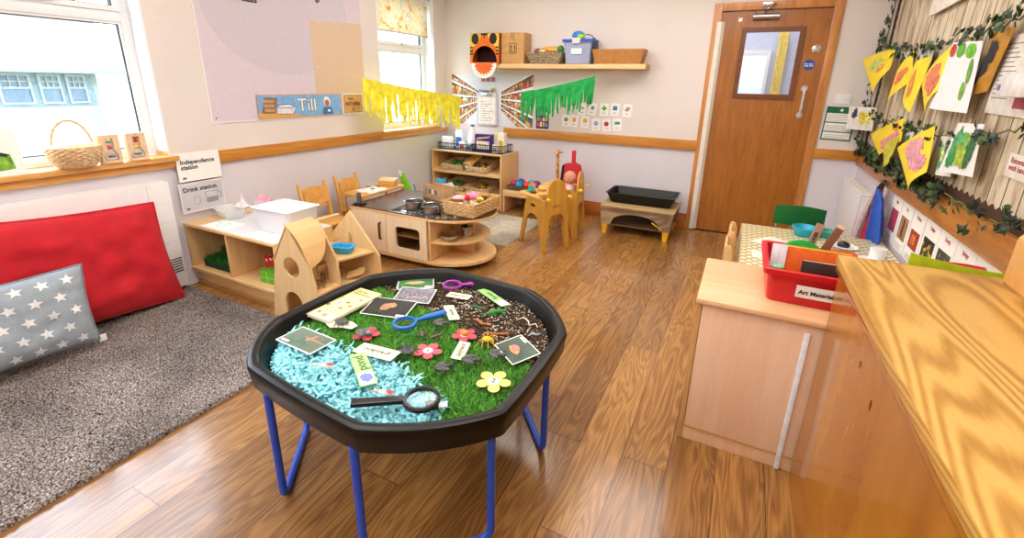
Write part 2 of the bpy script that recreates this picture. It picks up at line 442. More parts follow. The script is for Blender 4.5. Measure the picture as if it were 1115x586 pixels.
# windows: opening casement frames with top vents, timber sill
GASK = plain('2a2d33', .5); GLASS = glass_mat('window_glass')
def make_window(name, w, mull, vents):
    y0, y1, z0, z1 = w; X0, X1 = XL-.185, XL-.125
    f = B()
    t = .055
    f.box(X0, X1, y0, y0+t, z0, z1, .006).box(X0, X1, y1-t, y1, z0, z1, .006).box(X0, X1, y0+t, y1-t, z0-.03, z0+.04, .006).box(X0, X1, y0+t, y1-t, z1-.05, z1, .006)
    f.box(X0, X1+.004, y0+t, y1-t, 1.645, 1.70, .006)
    for q in mull: f.box(X0, X1+.002, q-.03, q+.03, z0+.04, z1-.05, .006)
    fr = struct(name, f, PVC)
    # reveal lining
    P('lining', B().box(XL-.125, XL+.001, y1-.012, y1, z0, z1, .001).box(XL-.125, XL+.001, y0, y0+.012, z0, z1, .001).box(XL-.125, XL+.001, y0, y1, z1-.012, z1, .001), PVC, fr)
    edges = [y0+t]+[q for m_ in mull for q in (m_-.03, m_+.03)]+[y1-t]
    for i in range(0, len(edges), 2):
        a, b_ = edges[i], edges[i+1]
        for (za, zb, k) in ((z0+.04, 1.645, 0), (1.70, z1-.05, 1)):
            s = B(); q = .028 if k else .012; xs = X1+.012 if k else X1-.004
            s.prism([(a, za), (b_, za), (b_, zb), (a, zb)], X0+.01, xs, 'yz', holes=[[(a+q, za+q), (b_-q, za+q), (b_-q, zb-q), (a+q, zb-q)]])
            sa = P('sash', s, PVC, fr)
            gq = q-.001; gg = .006
            P('gasket', B().prism([(a+gq, za+gq), (b_-gq, za+gq), (b_-gq, zb-gq), (a+gq, zb-gq)], X0+.03, xs-.012, 'yz', holes=[[(a+gq+gg, za+gq+gg), (b_-gq-gg, za+gq+gg), (b_-gq-gg, zb-gq-gg), (a+gq+gg, zb-gq-gg)]]), GASK, sa)
            P('pane', B().box(X0+.032, X0+.036, a+q, b_-q, za+q, zb-q, 0), GLASS, sa)
    for hy in vents:
        h = B().box(X1+.008, X1+.02, hy-.02, hy+.02, 1.708, 1.73, .003).box(X1+.018, X1+.03, hy-.012, hy+.09, 1.712, 1.726, .004)
        hd = P('window_handle', h, PVC, fr)
        P('lock_button', B().lathe([(0, 0), (.008, 0), (.008, .008), (0, .008)], L=Matrix.Translation((X1+.028, hy, 1.719)) @ Matrix.Rotation(PI/2, 4, 'Y')), DARK, hd)
    return fr
w1 = make_window('window_1', W1, [.42, -.2], [1.2, .1])
w2 = make_window('window_2', W2, [], [4.05])
SILL = wood('edb469', 'c9853a', 'y', .35, coat=.3)
struct('trim_5', B().box(XL-.125, XL+.05, W1[0]-.03, 1.665, .842, .875, .008).box(XL, XL+.024, W1[0]-.03, 1.665, .80, .842, .003), SILL)
struct('trim_6', B().box(XL-.125, XL+.035, W2[0]-.03, W2[1]+.03, .835, .872, .008).box(XL, XL+.02, 3.56, YB-.02, .79, .835, .003), SILL)
P('sill_upstand', B().box(XL-.13, XL+.0, W1[1]-.014, W1[1], .875, .90, .002), SILL, w1)

# the door in the far wall
DW = wood('b06c24', '8a5216', 'z', .34, 1.4, coat=.35)
dr = B()
lx0, lx1, lz0, lz1 = -.325, .492, .008, 1.982
gx0, gx1, gz0, gz1 = -.115, .295, 1.30, 1.815
dr.prism([(lx0, lz0), (lx1, lz0), (lx1, lz1), (lx0, lz1)], YB+.012, YB+.056, 'xz', holes=[[(gx0, gz0), (gx1, gz0), (gx1, gz1), (gx0, gz1)]])
door = struct('door_1', dr, DW)
P('glazing_bead', B().prism([(gx0-.035, gz0-.035), (gx1+.035, gz0-.035), (gx1+.035, gz1+.035), (gx0-.035, gz1+.035)], YB+.0, YB+.016, 'xz', holes=[[(gx0+.006, gz0+.006), (gx1-.006, gz0+.006), (gx1-.006, gz1-.006), (gx0+.006, gz1-.006)]]), wood('7a4318', '5c2f0e', 'x', .35, coat=.3), door)
P('pane', B().box(gx0, gx1, YB+.03, YB+.036, gz0, gz1, 0), GLASS, door)
fm = B()
for a, b_, in ((DX0-.048, DX0+.018), (DX1-.018, DX1+.05)): fm.box(a, b_, YB-.018, YB+.012, 0, DZ+.05, .004)
fm.box(DX0+.018, DX1-.018, YB-.018, YB+.012, DZ-.014, DZ+.05, .004)
fm.box(DX0, DX0+.016, YB+.012, YB+.15, 0, DZ, .001).box(DX1-.016, DX1, YB+.012, YB+.15, 0, DZ, .001).box(DX0, DX1, YB+.012, YB+.15, DZ-.014, DZ, .001)
P('door_frame', fm, wood('d2904a', 'a9652a', 'z', .38, coat=.25), door)
P('finger_guard', B().prism([(DX0-.012, YB-.02), (DX0-.006, YB-.035), (DX0+.028, YB-.028), (DX0+.052, YB-.0), (DX0+.052, YB+.011), (DX0+.018, YB+.005), (DX0+.017, YB-.019)], .012, 1.90, 'xy'), plain('efe9df', .4, var=.02), door)
h = B().tube([(.40, YB+.012, 1.14), (.40, YB-.03, 1.145), (.40, YB-.042, 1.17), (.40, YB-.042, 1.33), (.40, YB-.03, 1.355), (.40, YB+.012, 1.36)], .010, 10)
for z in (1.14, 1.36): h.lathe([(0, 0), (.024, 0), (.024, .006), (0, .006)], L=Matrix.Translation((.40, YB+.012, z)) @ Matrix.Rotation(PI/2, 4, 'X'))
P('door_handle', h, plain('c9cbd2', .4, .3), door)
c = B().tube([(-.08, YB-.022, 1.93), (.12, YB-.022, 1.93)], .024, 14).box(-.05, .10, YB-.01, YB+.012, 1.915, 1.945, .003)
cl = P('door_closer', c, STEEL, door)
P('closer_arm', B().tube([(.0, YB-.028, 1.945), (.02, YB-.05, 1.985), (.07, YB-.035, 2.02), (.08, YB-.018, 2.03)], .006, 6).tube([(.02, YB-.05, 1.985), (-.02, YB-.03, 2.01), (.005, YB-.022, 2.03)], .005, 6).box(-.02, .06, YB-.026, YB-.018, 2.01, 2.04, .002), STEEL, cl)
P('door_lock', B().lathe([(0, 0), (.034, 0), (.034, .006), (.016, .009), (.016, .012), (0, .012)], L=Matrix.Translation((.43, YB+.012, 1.672)) @ Matrix.Rotation(PI/2, 4, 'X')), CHROME, door)
ds = P('door_sign', B().lathe([(0, 0), (.043, 0), (.043, .003), (0, .003)], n=32, L=Matrix.Translation((.397, YB+.0125, 1.548)) @ Matrix.Rotation(PI/2, 4, 'X')), plain('1d4fa8', .35), door, 'round blue sign with white lettering')
text('lettering', 'Fire door\nkeep shut', .017, WHITE, ds, FB(.397, 1.551, -.0095) @ Matrix.Translation((0, 0, .0008)), .0004, align='CENTER')
dn = P('door_number', B(FB(-.175, 1.915, -.012)).card(-.014, .014, -.014, .014, .002), STEEL, door)
text('digit', '7', .022, INK, dn, FB(-.175, 1.908, -.0095), .0005, align='CENTER')

# passage seen through the door glass
struct('wall_5', B().box(-1.6, XR+.2, YB+2.1, YB+2.2, 0, ZC, 0).box(-1.6, -1.5, YB+.16, YB+2.1, 0, ZC, 0), plain('c3cfec', .6, var=.02))
pw = struct('window_3', B().prism([(-.42, 1.12), (.15, 1.12), (.15, 1.80), (-.42, 1.80)], YB+2.06, YB+2.1, 'xz', holes=[[(-.38, 1.16), (.11, 1.16), (.11, 1.76), (-.38, 1.76)]]), PVC)
P('pane', B().box(-.38, .11, YB+2.08, YB+2.09, 1.16, 1.76, 0), lamp_mat('self_glowing_pane', 'd5e4f5', .45), pw)  # pane glows by itself, standing in for daylight
tag(P('curtain', B().grid(lambda u, v: (.205+.11*u, YB+2.02+.012*math.sin(u*28), .25+1.75*v), 28, 3, thick=.003), plain('f2e08a', .8)), 'pale yellow curtain seen through the glass of the brown door', 'curtain')

hc = T('hall_cupboard', 'low white cupboard in the passage seen through the door glass', 'cupboard', (.15, 6.50, 0))
P('body', B().box(-.75, .6, -.18, .18, 0, .92, .005), plain('d9dde4', .5), hc); P('door', B().box(-.73, -.08, -.20, -.1805, .04, .88, .003), plain('e3e6ea', .5), hc); P('door', B().box(-.07, .58, -.20, -.1805, .04, .88, .003), plain('e3e6ea', .5), hc)
for k, (x, w, h, c, n) in enumerate([(-.35, .16, .20, '55606c', 'dark grey'), (-.12, .14, .13, '8c7a6a', 'brown'), (.08, .14, .24, '4a3a34', 'dark brown'), (.28, .14, .16, '9aa88a', 'green')]):
    q = T('hall_box', n+' box on the cupboard seen through the door glass', 'box', (.15+x-.15, 6.50, .9205)); P('carton', B().box(-w/2, w/2, -.08, .08, 0, h, .004), plain(c, .6), q); P('lid', B().box(-w/2-.004, w/2+.004, -.084, .084, h+.0005, h+.02, .003), plain(shade(c, 1.2), .6), q)
# light panels added on the unseen ceiling to brighten room and passage
for i, (x, y) in enumerate([(-1.9, -.9), (-.3, -.9), (-1.9, 1.1), (-.3, 1.1), (-1.9, 3.3), (-.3, 3.3), (-.2, 5.8)]):
    o = T('fill_light_panel', 'added square white fill light panel '+['nearest the window wall behind the viewer', 'nearest the counter behind the viewer', 'above the carpet edge', 'above the counter and black tray table', 'above the toy kitchen', 'in front of the brown door', 'in the passage behind the brown door'][i], 'fill light', (x, y, ZC), group='added fill light panels')
    P('frame', B().prism([(-.61, -.61), (.61, -.61), (.61, .61), (-.61, .61)], -.03, 0, holes=[[(-.59, -.59), (.59, -.59), (.59, .59), (-.59, .59)]]), PVC, o)
    P('diffuser', B().box(-.589, .589, -.589, .589, -.026, -.002, 0), lamp_mat('fill_diffuser', 'fff8f2', CEIL_FILL), o)

# ------------------------------------------------------------------ outside: lawn and the neighbouring house
def ground_out():
    m, nt, b = nmat('lawn'); n = noise_n(nt, coords(nt), 3, 5)
    nt.links.new(ramp(nt, n, [(.3, '6f8f5e'), (.7, 'a8bd92')]), b.inputs['Base Color']); b.inputs['Roughness'].default_value = .9; return m
tag(P('lawn', B().box(-30, XL-.3, -12, 22, -.45, -.35, 0), ground_out()), kind='structure')
def rooftile():
    m, nt, b = nmat('roof_tiles')
    w = nt.nodes.new('ShaderNodeTexBrick'); nt.links.new(coords(nt, (1, 1, 1), rot=(0, 0, PI/2)), w.inputs['Vector'])
    w.inputs['Color1'].default_value = lin('64585a'); w.inputs['Color2'].default_value = lin('6a5e60'); w.inputs['Mortar'].default_value = lin('584c4e')
    w.inputs['Scale'].default_value = 5; w.inputs['Brick Width'].default_value = .9; w.inputs['Row Height'].default_value = .45; w.inputs['Mortar Size'].default_value = .02
    nt.links.new(w.outputs[0], b.inputs['Base Color']); b.inputs['Roughness'].default_value = .85; return m
hs = T('house', 'pale neighbouring house with tiled roof and blue framed windows outside the window', 'house', (-10, 0, -.4))
P('wall', B().box(-4, 0, -6, 4.2, 0, 1.85, 0), plain('8f9190', .8), hs)
P('roof', B().prism([(.35, 1.80), (-2.6, 4.6), (-5.6, 1.80)], -6.3, 4.55, 'xz'), rooftile(), hs)
P('gutter', B().box(.3, .40, -6.3, 4.55, 1.76, 1.84, .01), plain('6c7d85', .6), hs)
HB = plain('6d7f8a', .6); HP = plain('4f6478', .3)
P('window_band', B().box(-.02, .015, 1.6, 4.12, 1.25, 1.76, 0), HB, hs)
for k, (a, b_) in enumerate(((2.35, 2.68), (3.02, 3.36), (3.40, 3.70), (3.76, 4.02), (1.7, 2.0))):
    a, b_ = [(2.96, 3.34), (3.42, 3.70), (3.76, 4.02), (2.4, 2.72), (1.8, 2.2)][k]
    fr = P('window_frame', B().prism([(a, 1.29), (b_, 1.29), (b_, 1.75), (a, 1.75)], .015, .05, 'yz', holes=[[(a+.03, 1.32), (b_-.03, 1.32), (b_-.03, 1.52), (a+.03, 1.52)]] + [[(a+.03+(b_-a-.06)/3*i+.008, 1.55+j*.09), (a+.03+(b_-a-.06)/3*(i+1)-.008, 1.55+j*.09), (a+.03+(b_-a-.06)/3*(i+1)-.008, 1.62+j*.09), (a+.03+(b_-a-.06)/3*i+.008, 1.62+j*.09)] for i in range(3) for j in range(2)]), plain('888c90', .7), hs)
    P('pane', B().box(.017, .024, a+.02, b_-.02, 1.30, 1.74, 0), HP, fr)
def leafcloud(n, c, r, size, seed):
    g = np.random.default_rng(seed); d = g.normal(size=(n, 3)); d /= np.linalg.norm(d, axis=1)[:, None]
    p = np.array(c)+d*np.array(r)*(g.random((n, 1))**.33)
    a = g.normal(size=(n, 3)); a /= np.linalg.norm(a, axis=1)[:, None]; b = np.cross(a, g.normal(size=(n, 3))); b /= np.linalg.norm(b, axis=1)[:, None]
    s = size*(.6+.8*g.random((n, 1)))
    V = np.stack([p-a*s, p+b*s*.5, p+a*s, p-b*s*.5], 1).reshape(-1, 3)
    return V, np.arange(4*n).reshape(-1, 4)
BUSH = plain('7d9a6c', .8, var=.2)
for k, (c, r, lab) in enumerate([((-9.0, 4.9, .45), (.6, .55, 1.05), 'pale green bush at the corner of the neighbouring house'), ((-8.2, 3.1, -.1), (.5, .5, .35), 'low green bush on the lawn in front of the neighbouring house')]):
    V, F = leafcloud(2500, c, r, .07, k+3)
    bo = T('bush', lab, 'bush', (c[0], c[1], -.35)); fo = raw('foliage', V-np.array([c[0], c[1], -.35]), F, BUSH, bo)
    P('stem', B().tube([(0, 0, -.02), (.02, 0, c[2]+.35)], .03, 6), plain('6d5a44', .8), bo)
gp = T('garden_pole', 'slanting pale grey pole seen through the far window', 'pole', (-6, 7.0, -.35))
P('pole', B().tube([(0, -.15, 1.75), (0, .75, .0)], .035, 8), plain('9aa6b5', .5), gp)
P('base', B().box(-.1, .1, .6, .9, 0, .06, .01), plain('9aa6b5', .5), gp)

# ================================================================== LARGE THINGS
# ------------------------------------------------------------------ black octagonal play tray on blue legs
TC = Vector((-.975, 1.20, 0)); RIM = .50
oct_ = [(-1.27, .75), (-.785, .70), (-.475, .93), (-.475, 1.41), (-.72, 1.67), (-1.17, 1.70), (-1.445, 1.46), (-1.465, .985)]
def outline(k, sag=.028):
    out = []
    for i in range(8):
        a, b_ = Vector(oct_[i]), Vector(oct_[(i+1) % 8]); d = b_-a; nrm = Vector((d.y, -d.x)).normalized()
        s = sag if i % 2 == 1 or i == 7 else .008
        for j in range(8):
            t = .016+.968*j/7
            out.append(a+d*t+nrm*s*4*t*(1-t))
    c = Vector((TC.x, TC.y))
    return [(c+(p-c)*(1+k/ (p-c).length))-c for p in out]
def ring_loft(b, levels, cap=None):
    t = bmesh.new(); R = [[t.verts.new((p.x, p.y, z)) for p in outline(k)] for k, z in levels]
    n = len(R[0])
    for A, C in zip(R, R[1:]):
        for j in range(n): t.faces.new((A[j], A[(j+1) % n], C[(j+1) % n], C[j]))
    t.faces.new(R[0]); t.faces.new(R[-1][::-1])
    bmesh.ops.recalc_face_normals(t, faces=t.faces[:]); b.take(t)
tray = T('activity_tray_table', 'large black eight-sided play tray on blue tubular legs in the middle of the floor', 'play tray table', (TC.x, TC.y, 0))
b = B(); ring_loft(b, [(-.02, .418), (-.006, .412), (.0, .418), (.006, .46), (.010, .487), (.006, .496), (-.004, .5), (-.016, .4995), (-.026, .494), (-.032, .484), (-.045, .444), (-.052, .432), (-.30, .430)])
P('tray', b, plain('090909', .34, spec=.32, bmp=.05), tray)
BLUE = plain('1a50cc', .25, var=.03, spec=.6)
def uframe(a, c):
    a = Vector((a[0]-TC.x, a[1]-TC.y, 0)); c = Vector((c[0]-TC.x, c[1]-TC.y, 0)); d = (c-a).normalized(); z = .0125; h = .425; k = .06
    pts = [a+Vector((0, 0, h))]+arc3(a+Vector((0, 0, k)), a+Vector((0, 0, z)), a+d*k+Vector((0, 0, z)))+arc3(c-d*k+Vector((0, 0, z)), c+Vector((0, 0, z)), c+Vector((0, 0, k)))+[c+Vector((0, 0, h))]
    return B().tube(pts, .0125, 12)
for a, c in (((-1.195, .742), (-1.41, 1.02)), ((-.808, .708), (-.512, .932)), ((-.507, 1.33), (-.725, 1.585)), ((-1.14, 1.645), (-1.39, 1.415))):
    P('leg_frame', uframe(a, c), BLUE, tray)
b = B(); 
for (a, c) in (((-.225, -.445), (.45, .10)), ((.17, -.50), (-.165, .45))): b.tube([(a[0], a[1], .404), (c[0], c[1], .404)], .009, 8)
P('cross_brace', b, BLUE, tray)

def region(poly, z0, z1, name, mat, label, cat):
    """material spread over part of the tray"""
    o = P(name, B().prism(poly, z0, z1), mat); return tag(o, label, cat, kind='stuff')
inner = [(p.x+TC.x, p.y+TC.y) for p in outline(-.055)]
def pip(pts, poly):
    x, y = pts[:, 0], pts[:, 1]; c = np.zeros(len(pts), bool)
    for i in range(len(poly)):
        (x1, y1), (x2, y2) = poly[i], poly[(i+1) % len(poly)]
        m = ((y1 > y) != (y2 > y)) & (x < (x2-x1)*(y-y1)/(y2-y1+1e-12)+x1); c ^= m
    return c
GRASS_SOIL = [(-1.6, 1.52), (-1.34, 1.45), (-1.16, 1.40), (-1.0, 1.38), (-.87, 1.335), (-.76, 1.27), (-.62, 1.255), (-.40, 1.20)]
GRASS_PAPER = [(-1.6, 1.05), (-1.42, 1.03), (-1.25, 1.0), (-1.08, .985), (-.91, 1.01), (-.82, .955), (-.69, .93), (-.62, .82), (-.6, .6)]
soil_poly = [p for p in GRASS_SOIL]+[(-.40, 1.9), (-1.6, 1.9)]
grass_poly = GRASS_PAPER+[(-.40, .6)]+GRASS_SOIL[::-1]
paper_poly = GRASS_PAPER+[(-1.6, .6)]
def sample(poly, n, lo=(-1.5, .68), hi=(-.42, 1.72)):
    p = RNG.random((n, 2))*(np.array(hi)-lo)+lo
    return p[pip(p, poly) & pip(p, inner)]
# soil: crumbs, chips of bark and white grains on a dark bed
s = B(M=Matrix.Translation((0, 0, 0))); s.prism(inner, .4325, .437)
V = []; F = []; MI = []
def chips(pts, z, size, mi, el=1.0, seed=0):
    g = np.random.default_rng(seed)
    for (x, y) in pts:
        a = g.random()*2*PI; l = size*(.6+.8*g.random())*el; w = size*(.5+.5*g.random()); tl = (g.random()-.5)*.9
        zz = z+g.random()*.008; c, sn = math.cos(a), math.sin(a); k = len(V)
        for u, v_, h in ((-l, 0, -tl*l), (0, w, 0), (l, 0, tl*l), (0, -w, 0), (0, 0, size*.7)):
            V.append((x+u*c-v_*sn, y+u*sn+v_*c, zz+h*.6))
        F.extend([(k, k+1, k+4), (k+1, k+2, k+4), (k+2, k+3, k+4), (k+3, k, k+4)]); MI.extend([mi]*4)
pp = sample(soil_poly, 16000); 
chips(pp, .440, .0055, 0, 1.2, 1); pq = sample(soil_poly, 3600); wgt = np.array([mnoise.noise((x*4, y*4, 3)) for x, y in pq]); pq = pq[wgt > -.12]
chips(pq, .446, .0042, 1, 1.1, 2); chips(sample(soil_poly, 3000), .446, .0045, 2, 1.6, 3)
bed = P('soil_bed', s, plain('2e1f17', .9))
me = bed.data; k0 = len(me.vertices)
V0 = [v.co[:] for v in me.vertices]; F0 = [tuple(p.vertices) for p in me.polygons]
bpy.data.objects.remove(bed)
so = raw('soil', V0+V, F0+[tuple(i+k0 for i in f) for f in F], [mottle('soil', [(.3, '1d130e'), (.7, '54402f')], 120, .9), plain('cfc6b2', .7, var=.1), plain('7d5f40', .8, var=.2)], mi=[0]*len(F0)+MI)
tag(so, 'dark brown soil with white grit and bark chips in the black tray', 'soil', kind='stuff')
# artificial grass: a green mat with upright blades
def clip(poly):  # polygon of the strip inside the tray
    ang = lambda p: math.atan2(p[1]-TC.y, p[0]-TC.x)
    return poly
gpts = sample(grass_poly, 60000); n = len(gpts); g = np.random.default_rng(5)
a = g.random(n)*2*PI; hh = .009+.010*g.random(n); w = .0016; lean = .009*g.normal(size=(n, 2))
base = np.column_stack([gpts, np.full(n, .4425)])
u = np.column_stack([np.cos(a)*w, np.sin(a)*w, np.zeros(n)])
tip = base+np.column_stack([lean, hh])
Vg = np.stack([base-u, base+u, tip], 1).reshape(-1, 3); Fg = np.arange(3*n).reshape(-1, 3)
cell = .012; cells = sample(grass_poly, 1)  # mat cells
gx = np.arange(-1.5, -.42, cell); gy = np.arange(.68, 1.74, cell); cc = np.array([(x, y) for x in gx for y in gy]); cc = cc[pip(cc, grass_poly) & pip(cc, inner)]
q = np.array([(-1, -1), (1, -1), (1, 1), (-1, 1)])*cell/2
Vc = np.concatenate([(cc[:, None, :]+q[None]).reshape(-1, 2), np.full((len(cc)*4, 1), .4424)], 1)
Fc = np.arange(4*len(cc)).reshape(-1, 4)+len(Vg)
GR = mottle('artificial_grass', [(.3, '3a8f20'), (.5, '5cae34'), (.75, 'a5d25a')], 90, .55)
og = raw('grass', np.concatenate([Vg, Vc]), [tuple(f) for f in Fg]+[tuple(f) for f in Fc], [GR, plain('1f4a18', .9)], mi=[0]*len(Fg)+[1]*len(Fc))
tag(og, 'bright green artificial grass strip across the middle of the black tray', 'artificial grass', kind='stuff')
# shredded cyan tissue
pts = sample(paper_poly, 12000); VV = []; FF = []; g = np.random.default_rng(9)
for (x, y) in pts[:3400]:
    a = g.random()*2*PI; l = .035+.035*g.random(); nseg = 5; wd = .0042+.003*g.random(); k = len(VV)
    dz = g.random(); hump = max(0, 1-((x+1.08)**2+(y-.9)**2)/.12); z0 = .438+dz*(.012+.026*hump); cur = g.normal()*1.6; tw = g.random()*PI
    px, py = x, y
    for j in range(nseg+1):
        ca, sa = math.cos(a), math.sin(a); z = z0+.007*math.sin(j*1.3+dz*9); r = tw+j*.5
        ox, oy, oz = -sa*math.cos(r)*wd, ca*math.cos(r)*wd, abs(math.sin(r))*wd*.8
        VV += [(px-ox, py-oy, z), (px+ox, py+oy, z+oz)]
        px += ca*l/nseg; py += sa*l/nseg; a += cur/nseg
        dd = Vector((px-TC.x, py-TC.y)); 
        if dd.length > .47: px = TC.x+dd.x*.47/dd.length; py = TC.y+dd.y*.47/dd.length
    FF += [(k+2*j, k+2*j+1, k+2*j+3, k+2*j+2) for j in range(nseg)]
pcc = np.array([(x, y) for x in gx for y in gy]); pcc = pcc[pip(pcc, paper_poly) & pip(pcc, inner)]
PC = []
for (x, y) in pcc:
    k = len(VV); PC.append((k, k+1, k+2, k+3)); VV += [(x-.006, y-.006, .4418), (x+.006, y-.006, .4418), (x+.006, y+.006, .4418), (x-.006, y+.006, .4418)]
FF += PC
ot = raw('shredded_tissue', VV, FF, [plain('9ce4f2', .75, var=.08, nscale=60), plain('5fbccb', .8)], mi=[0]*(len(FF)-len(PC))+[1]*len(PC))
tag(ot, 'shredded light blue tissue paper in the near left side of the black tray', 'shredded paper', kind='stuff')

# ------------------------------------------------------------------ oak counter on the right
cx0, cy1, cz = .318, 1.665, .862
OAKC = figured('oak_veneer_top', [(.22, 'ac7c34'), (.45, 'c29244'), (.7, 'd2a658')], 'y', 210, .38, .1, (2.9, .5, 2.9), .35)
OAKF = mottle('varnished_side', [(.3, '9c5c12'), (.5, 'aa6a1a'), (.75, 'b87a28')], 3.5, .24, 3, .4, stretch=(2, 2, .7))
OAKF.node_tree.nodes['Principled BSDF'].inputs['Coat Weight'].default_value = .4
ct = T('counter_unit', 'varnished orange wood counter with light oak top filling the right foreground', 'counter', (.6, .6, 0))
L_ = Matrix.Translation((-.6, -.6, 0))
P('worktop', B(L_).box(cx0, XR-.03, -.9, cy1, cz-.030, cz, .004), OAKC, ct)
P('edge_moulding', B(L_).box(cx0+.004, XR-.03, -.895, cy1-.004, cz-.055, cz-.0305, .008), OAKF, ct)
P('side_panel', B(L_).prism([(-.88, 0), (cy1-.012, 0), (cy1-.012, cz-.056), (-.88, cz-.056)], cx0+.016, cx0+.036, 'yz', holes=[circ(1.232, .722, .007, 14, .012), circ(1.098, .70, .008, 14, .014)]), OAKF, ct)
P('end_panel', B(L_).box(cx0+.037, XR-.03, cy1-.03, cy1-.012, 0, cz-.056, .001), OAKF, ct)
P('back_panel', B(L_).box(cx0+.037, XR-.035, -.88, cy1-.032, .02, cz-.06, 0), DARK, ct)

# ------------------------------------------------------------------ beech cabinet
kx0, kx1, ky0, ky1, kz = -.062, .88, 1.675, 2.13, .622
cb = T('cabinet', 'low beech cabinet with rounded top edge standing against the counter end', 'cabinet', (.41, 1.9, 0))
L_ = Matrix.Translation((-.41, -1.9, 0))
P('cabinet_top', B(L_).box(kx0-.004, kx1, ky0-.018, ky1, kz-.024, kz, .010), wood('e9bd92', 'dba97a', 'x', .42, .6), cb)
P('side_panel', B(L_).box(kx0, kx0+.018, ky0, ky1, 0, kz-.025, .002), wood('d3a868', 'c0904c', 'z', .45), cb)
P('side_panel', B(L_).box(kx1-.016, kx1, ky0, ky1, 0, kz-.025, .001), BEECH, cb)
P('door', B(L_).box(kx0+.020, kx1-.018, ky0-.004, ky0+.014, .066, kz-.027, .002), wood('eecbad', 'e5bb98', 'z', .4, .5), cb)
P('door_edging', B(L_).box(kx0+.018, kx1-.018, ky0-.006, ky0+.012, .058, .0655, .001), wood('c59a58', 'b08040', 'x', .4), cb)
P('plinth', B(L_).box(kx0+.019, kx1-.018, ky0+.0, ky0+.02, 0, .057, .001), BEECH, cb)
P('back_panel', B(L_).box(kx0+.02, kx1-.018, ky1-.012, ky1-.002, 0, kz-.026, 0), BEECH, cb)
P('edge_guard', B(L_).box(.283, .300, ky0-.014, ky0-.0065, .004, .572, .003), plain('e9edf5', .3), cb, 'white plastic strip')

# ------------------------------------------------------------------ carpet by the window wall
nx, ny = 300, 560; rx0, rx1, ry0, ry1 = XL+.005, -1.862, -1.0, 1.566
X, Y = np.meshgrid(np.linspace(rx0, rx1, nx), np.linspace(ry0, ry1, ny), indexing='ij')
g = np.random.default_rng(2); Z = .016+.007*g.random(X.shape); X2 = X+.003*g.normal(size=X.shape); Y2 = Y+.003*g.normal(size=X.shape)
for e in (0, -1): Z[e, :] = .001; Z[:, e] = .001; X2[e, :] = X[e, :]; Y2[:, e] = Y[:, e]
V = np.column_stack([X2.ravel(), Y2.ravel(), Z.ravel()]); I = np.arange(nx*ny).reshape(nx, ny)
F = np.stack([I[:-1, :-1], I[1:, :-1], I[1:, 1:], I[:-1, 1:]], -1).reshape(-1, 4)
def pilemat(name, stops, sc_, broad=('c8c8c8', 'ffffff')):
    m, nt, b = nmat(name); v = coords(nt)
    c = ramp(nt, noise_n(nt, v, sc_, 2, .7), stops)
    m2 = node(nt, 'ShaderNodeMix', data_type='RGBA', blend_type='MULTIPLY'); m2.inputs[0].default_value = 1
    nt.links.new(c, m2.inputs[6]); nt.links.new(ramp(nt, noise_n(nt, v, 2.2, 3), [(.35, broad[0]), (.65, broad[1])]), m2.inputs[7])
    nt.links.new(m2.outputs[2], b.inputs['Base Color']); b.inputs['Roughness'].default_value = .95; b.inputs['Specular IOR Level'].default_value = .1
    return m
car = raw('carpet', V, [tuple(f) for f in F], pilemat('carpet_pile', [(.34, '3a322f'), (.5, '8e827c'), (.66, 'd2c8c1')], 150), smooth=True)
tag(car, 'thick grey brown carpet beneath the cushions along the window wall', 'carpet')
nx, ny = 90, 110; rx0, rx1, ry0, ry1 = -2.45, -1.70, 3.34, 4.20
X, Y = np.meshgrid(np.linspace(0, 1, nx), np.linspace(0, 1, ny), indexing='ij')
Z = .010+.006*g.random(X.shape); 
for e in (0, -1): Z[e, :] = .001; Z[:, e] = .001
V = np.column_stack([(rx0+(rx1-rx0)*X+.0*Y).ravel(), (ry0+(ry1-ry0)*Y).ravel(), Z.ravel()]); I = np.arange(nx*ny).reshape(nx, ny)
F = np.stack([I[:-1, :-1], I[1:, :-1], I[1:, 1:], I[:-1, 1:]], -1).reshape(-1, 4)
tag(raw('rug', V, [tuple(f) for f in F], pilemat('rug_pile', [(.3, '8b8072'), (.5, 'c9bda8'), (.7, 'efe6d4')], 120), smooth=True), 'small cream and grey speckled rug in front of the wooden storage shelves', 'rug')

# ------------------------------------------------------------------ radiator cover
rd = T('radiator', 'long low white radiator cover with panel seams below the near window', 'radiator', (XL, .5, 0))
L_ = Matrix.Translation((-XL, -.5, 0))
rb = B(L_).box(XL+.002, XL+.105, -.75, 1.545, .05, .738, .012)
P('body', rb, plain('eceaec', .3, var=.01), rd)
s = B(L_)
for z in (.235, .36, .485, .61): s.box(XL+.104, XL+.1062, -.745, 1.535, z-.0006, z+.0006, 0)
s.box(XL+.104, XL+.1062, 1.42, 1.422, .055, .73, 0)
P('panel_seam', s, plain('cfcdd0', .5), rd)
s = B(L_)
for k in range(6): s.box(XL+.104, XL+.107, 1.425, 1.53, .155+k*.017, .162+k*.017, .001)
P('vent_slots', s, DARK, rd)
P('foot', B(L_).box(XL+.02, XL+.09, 1.40, 1.50, .024, .05, .002), plain('d8d6d8', .4), rd)

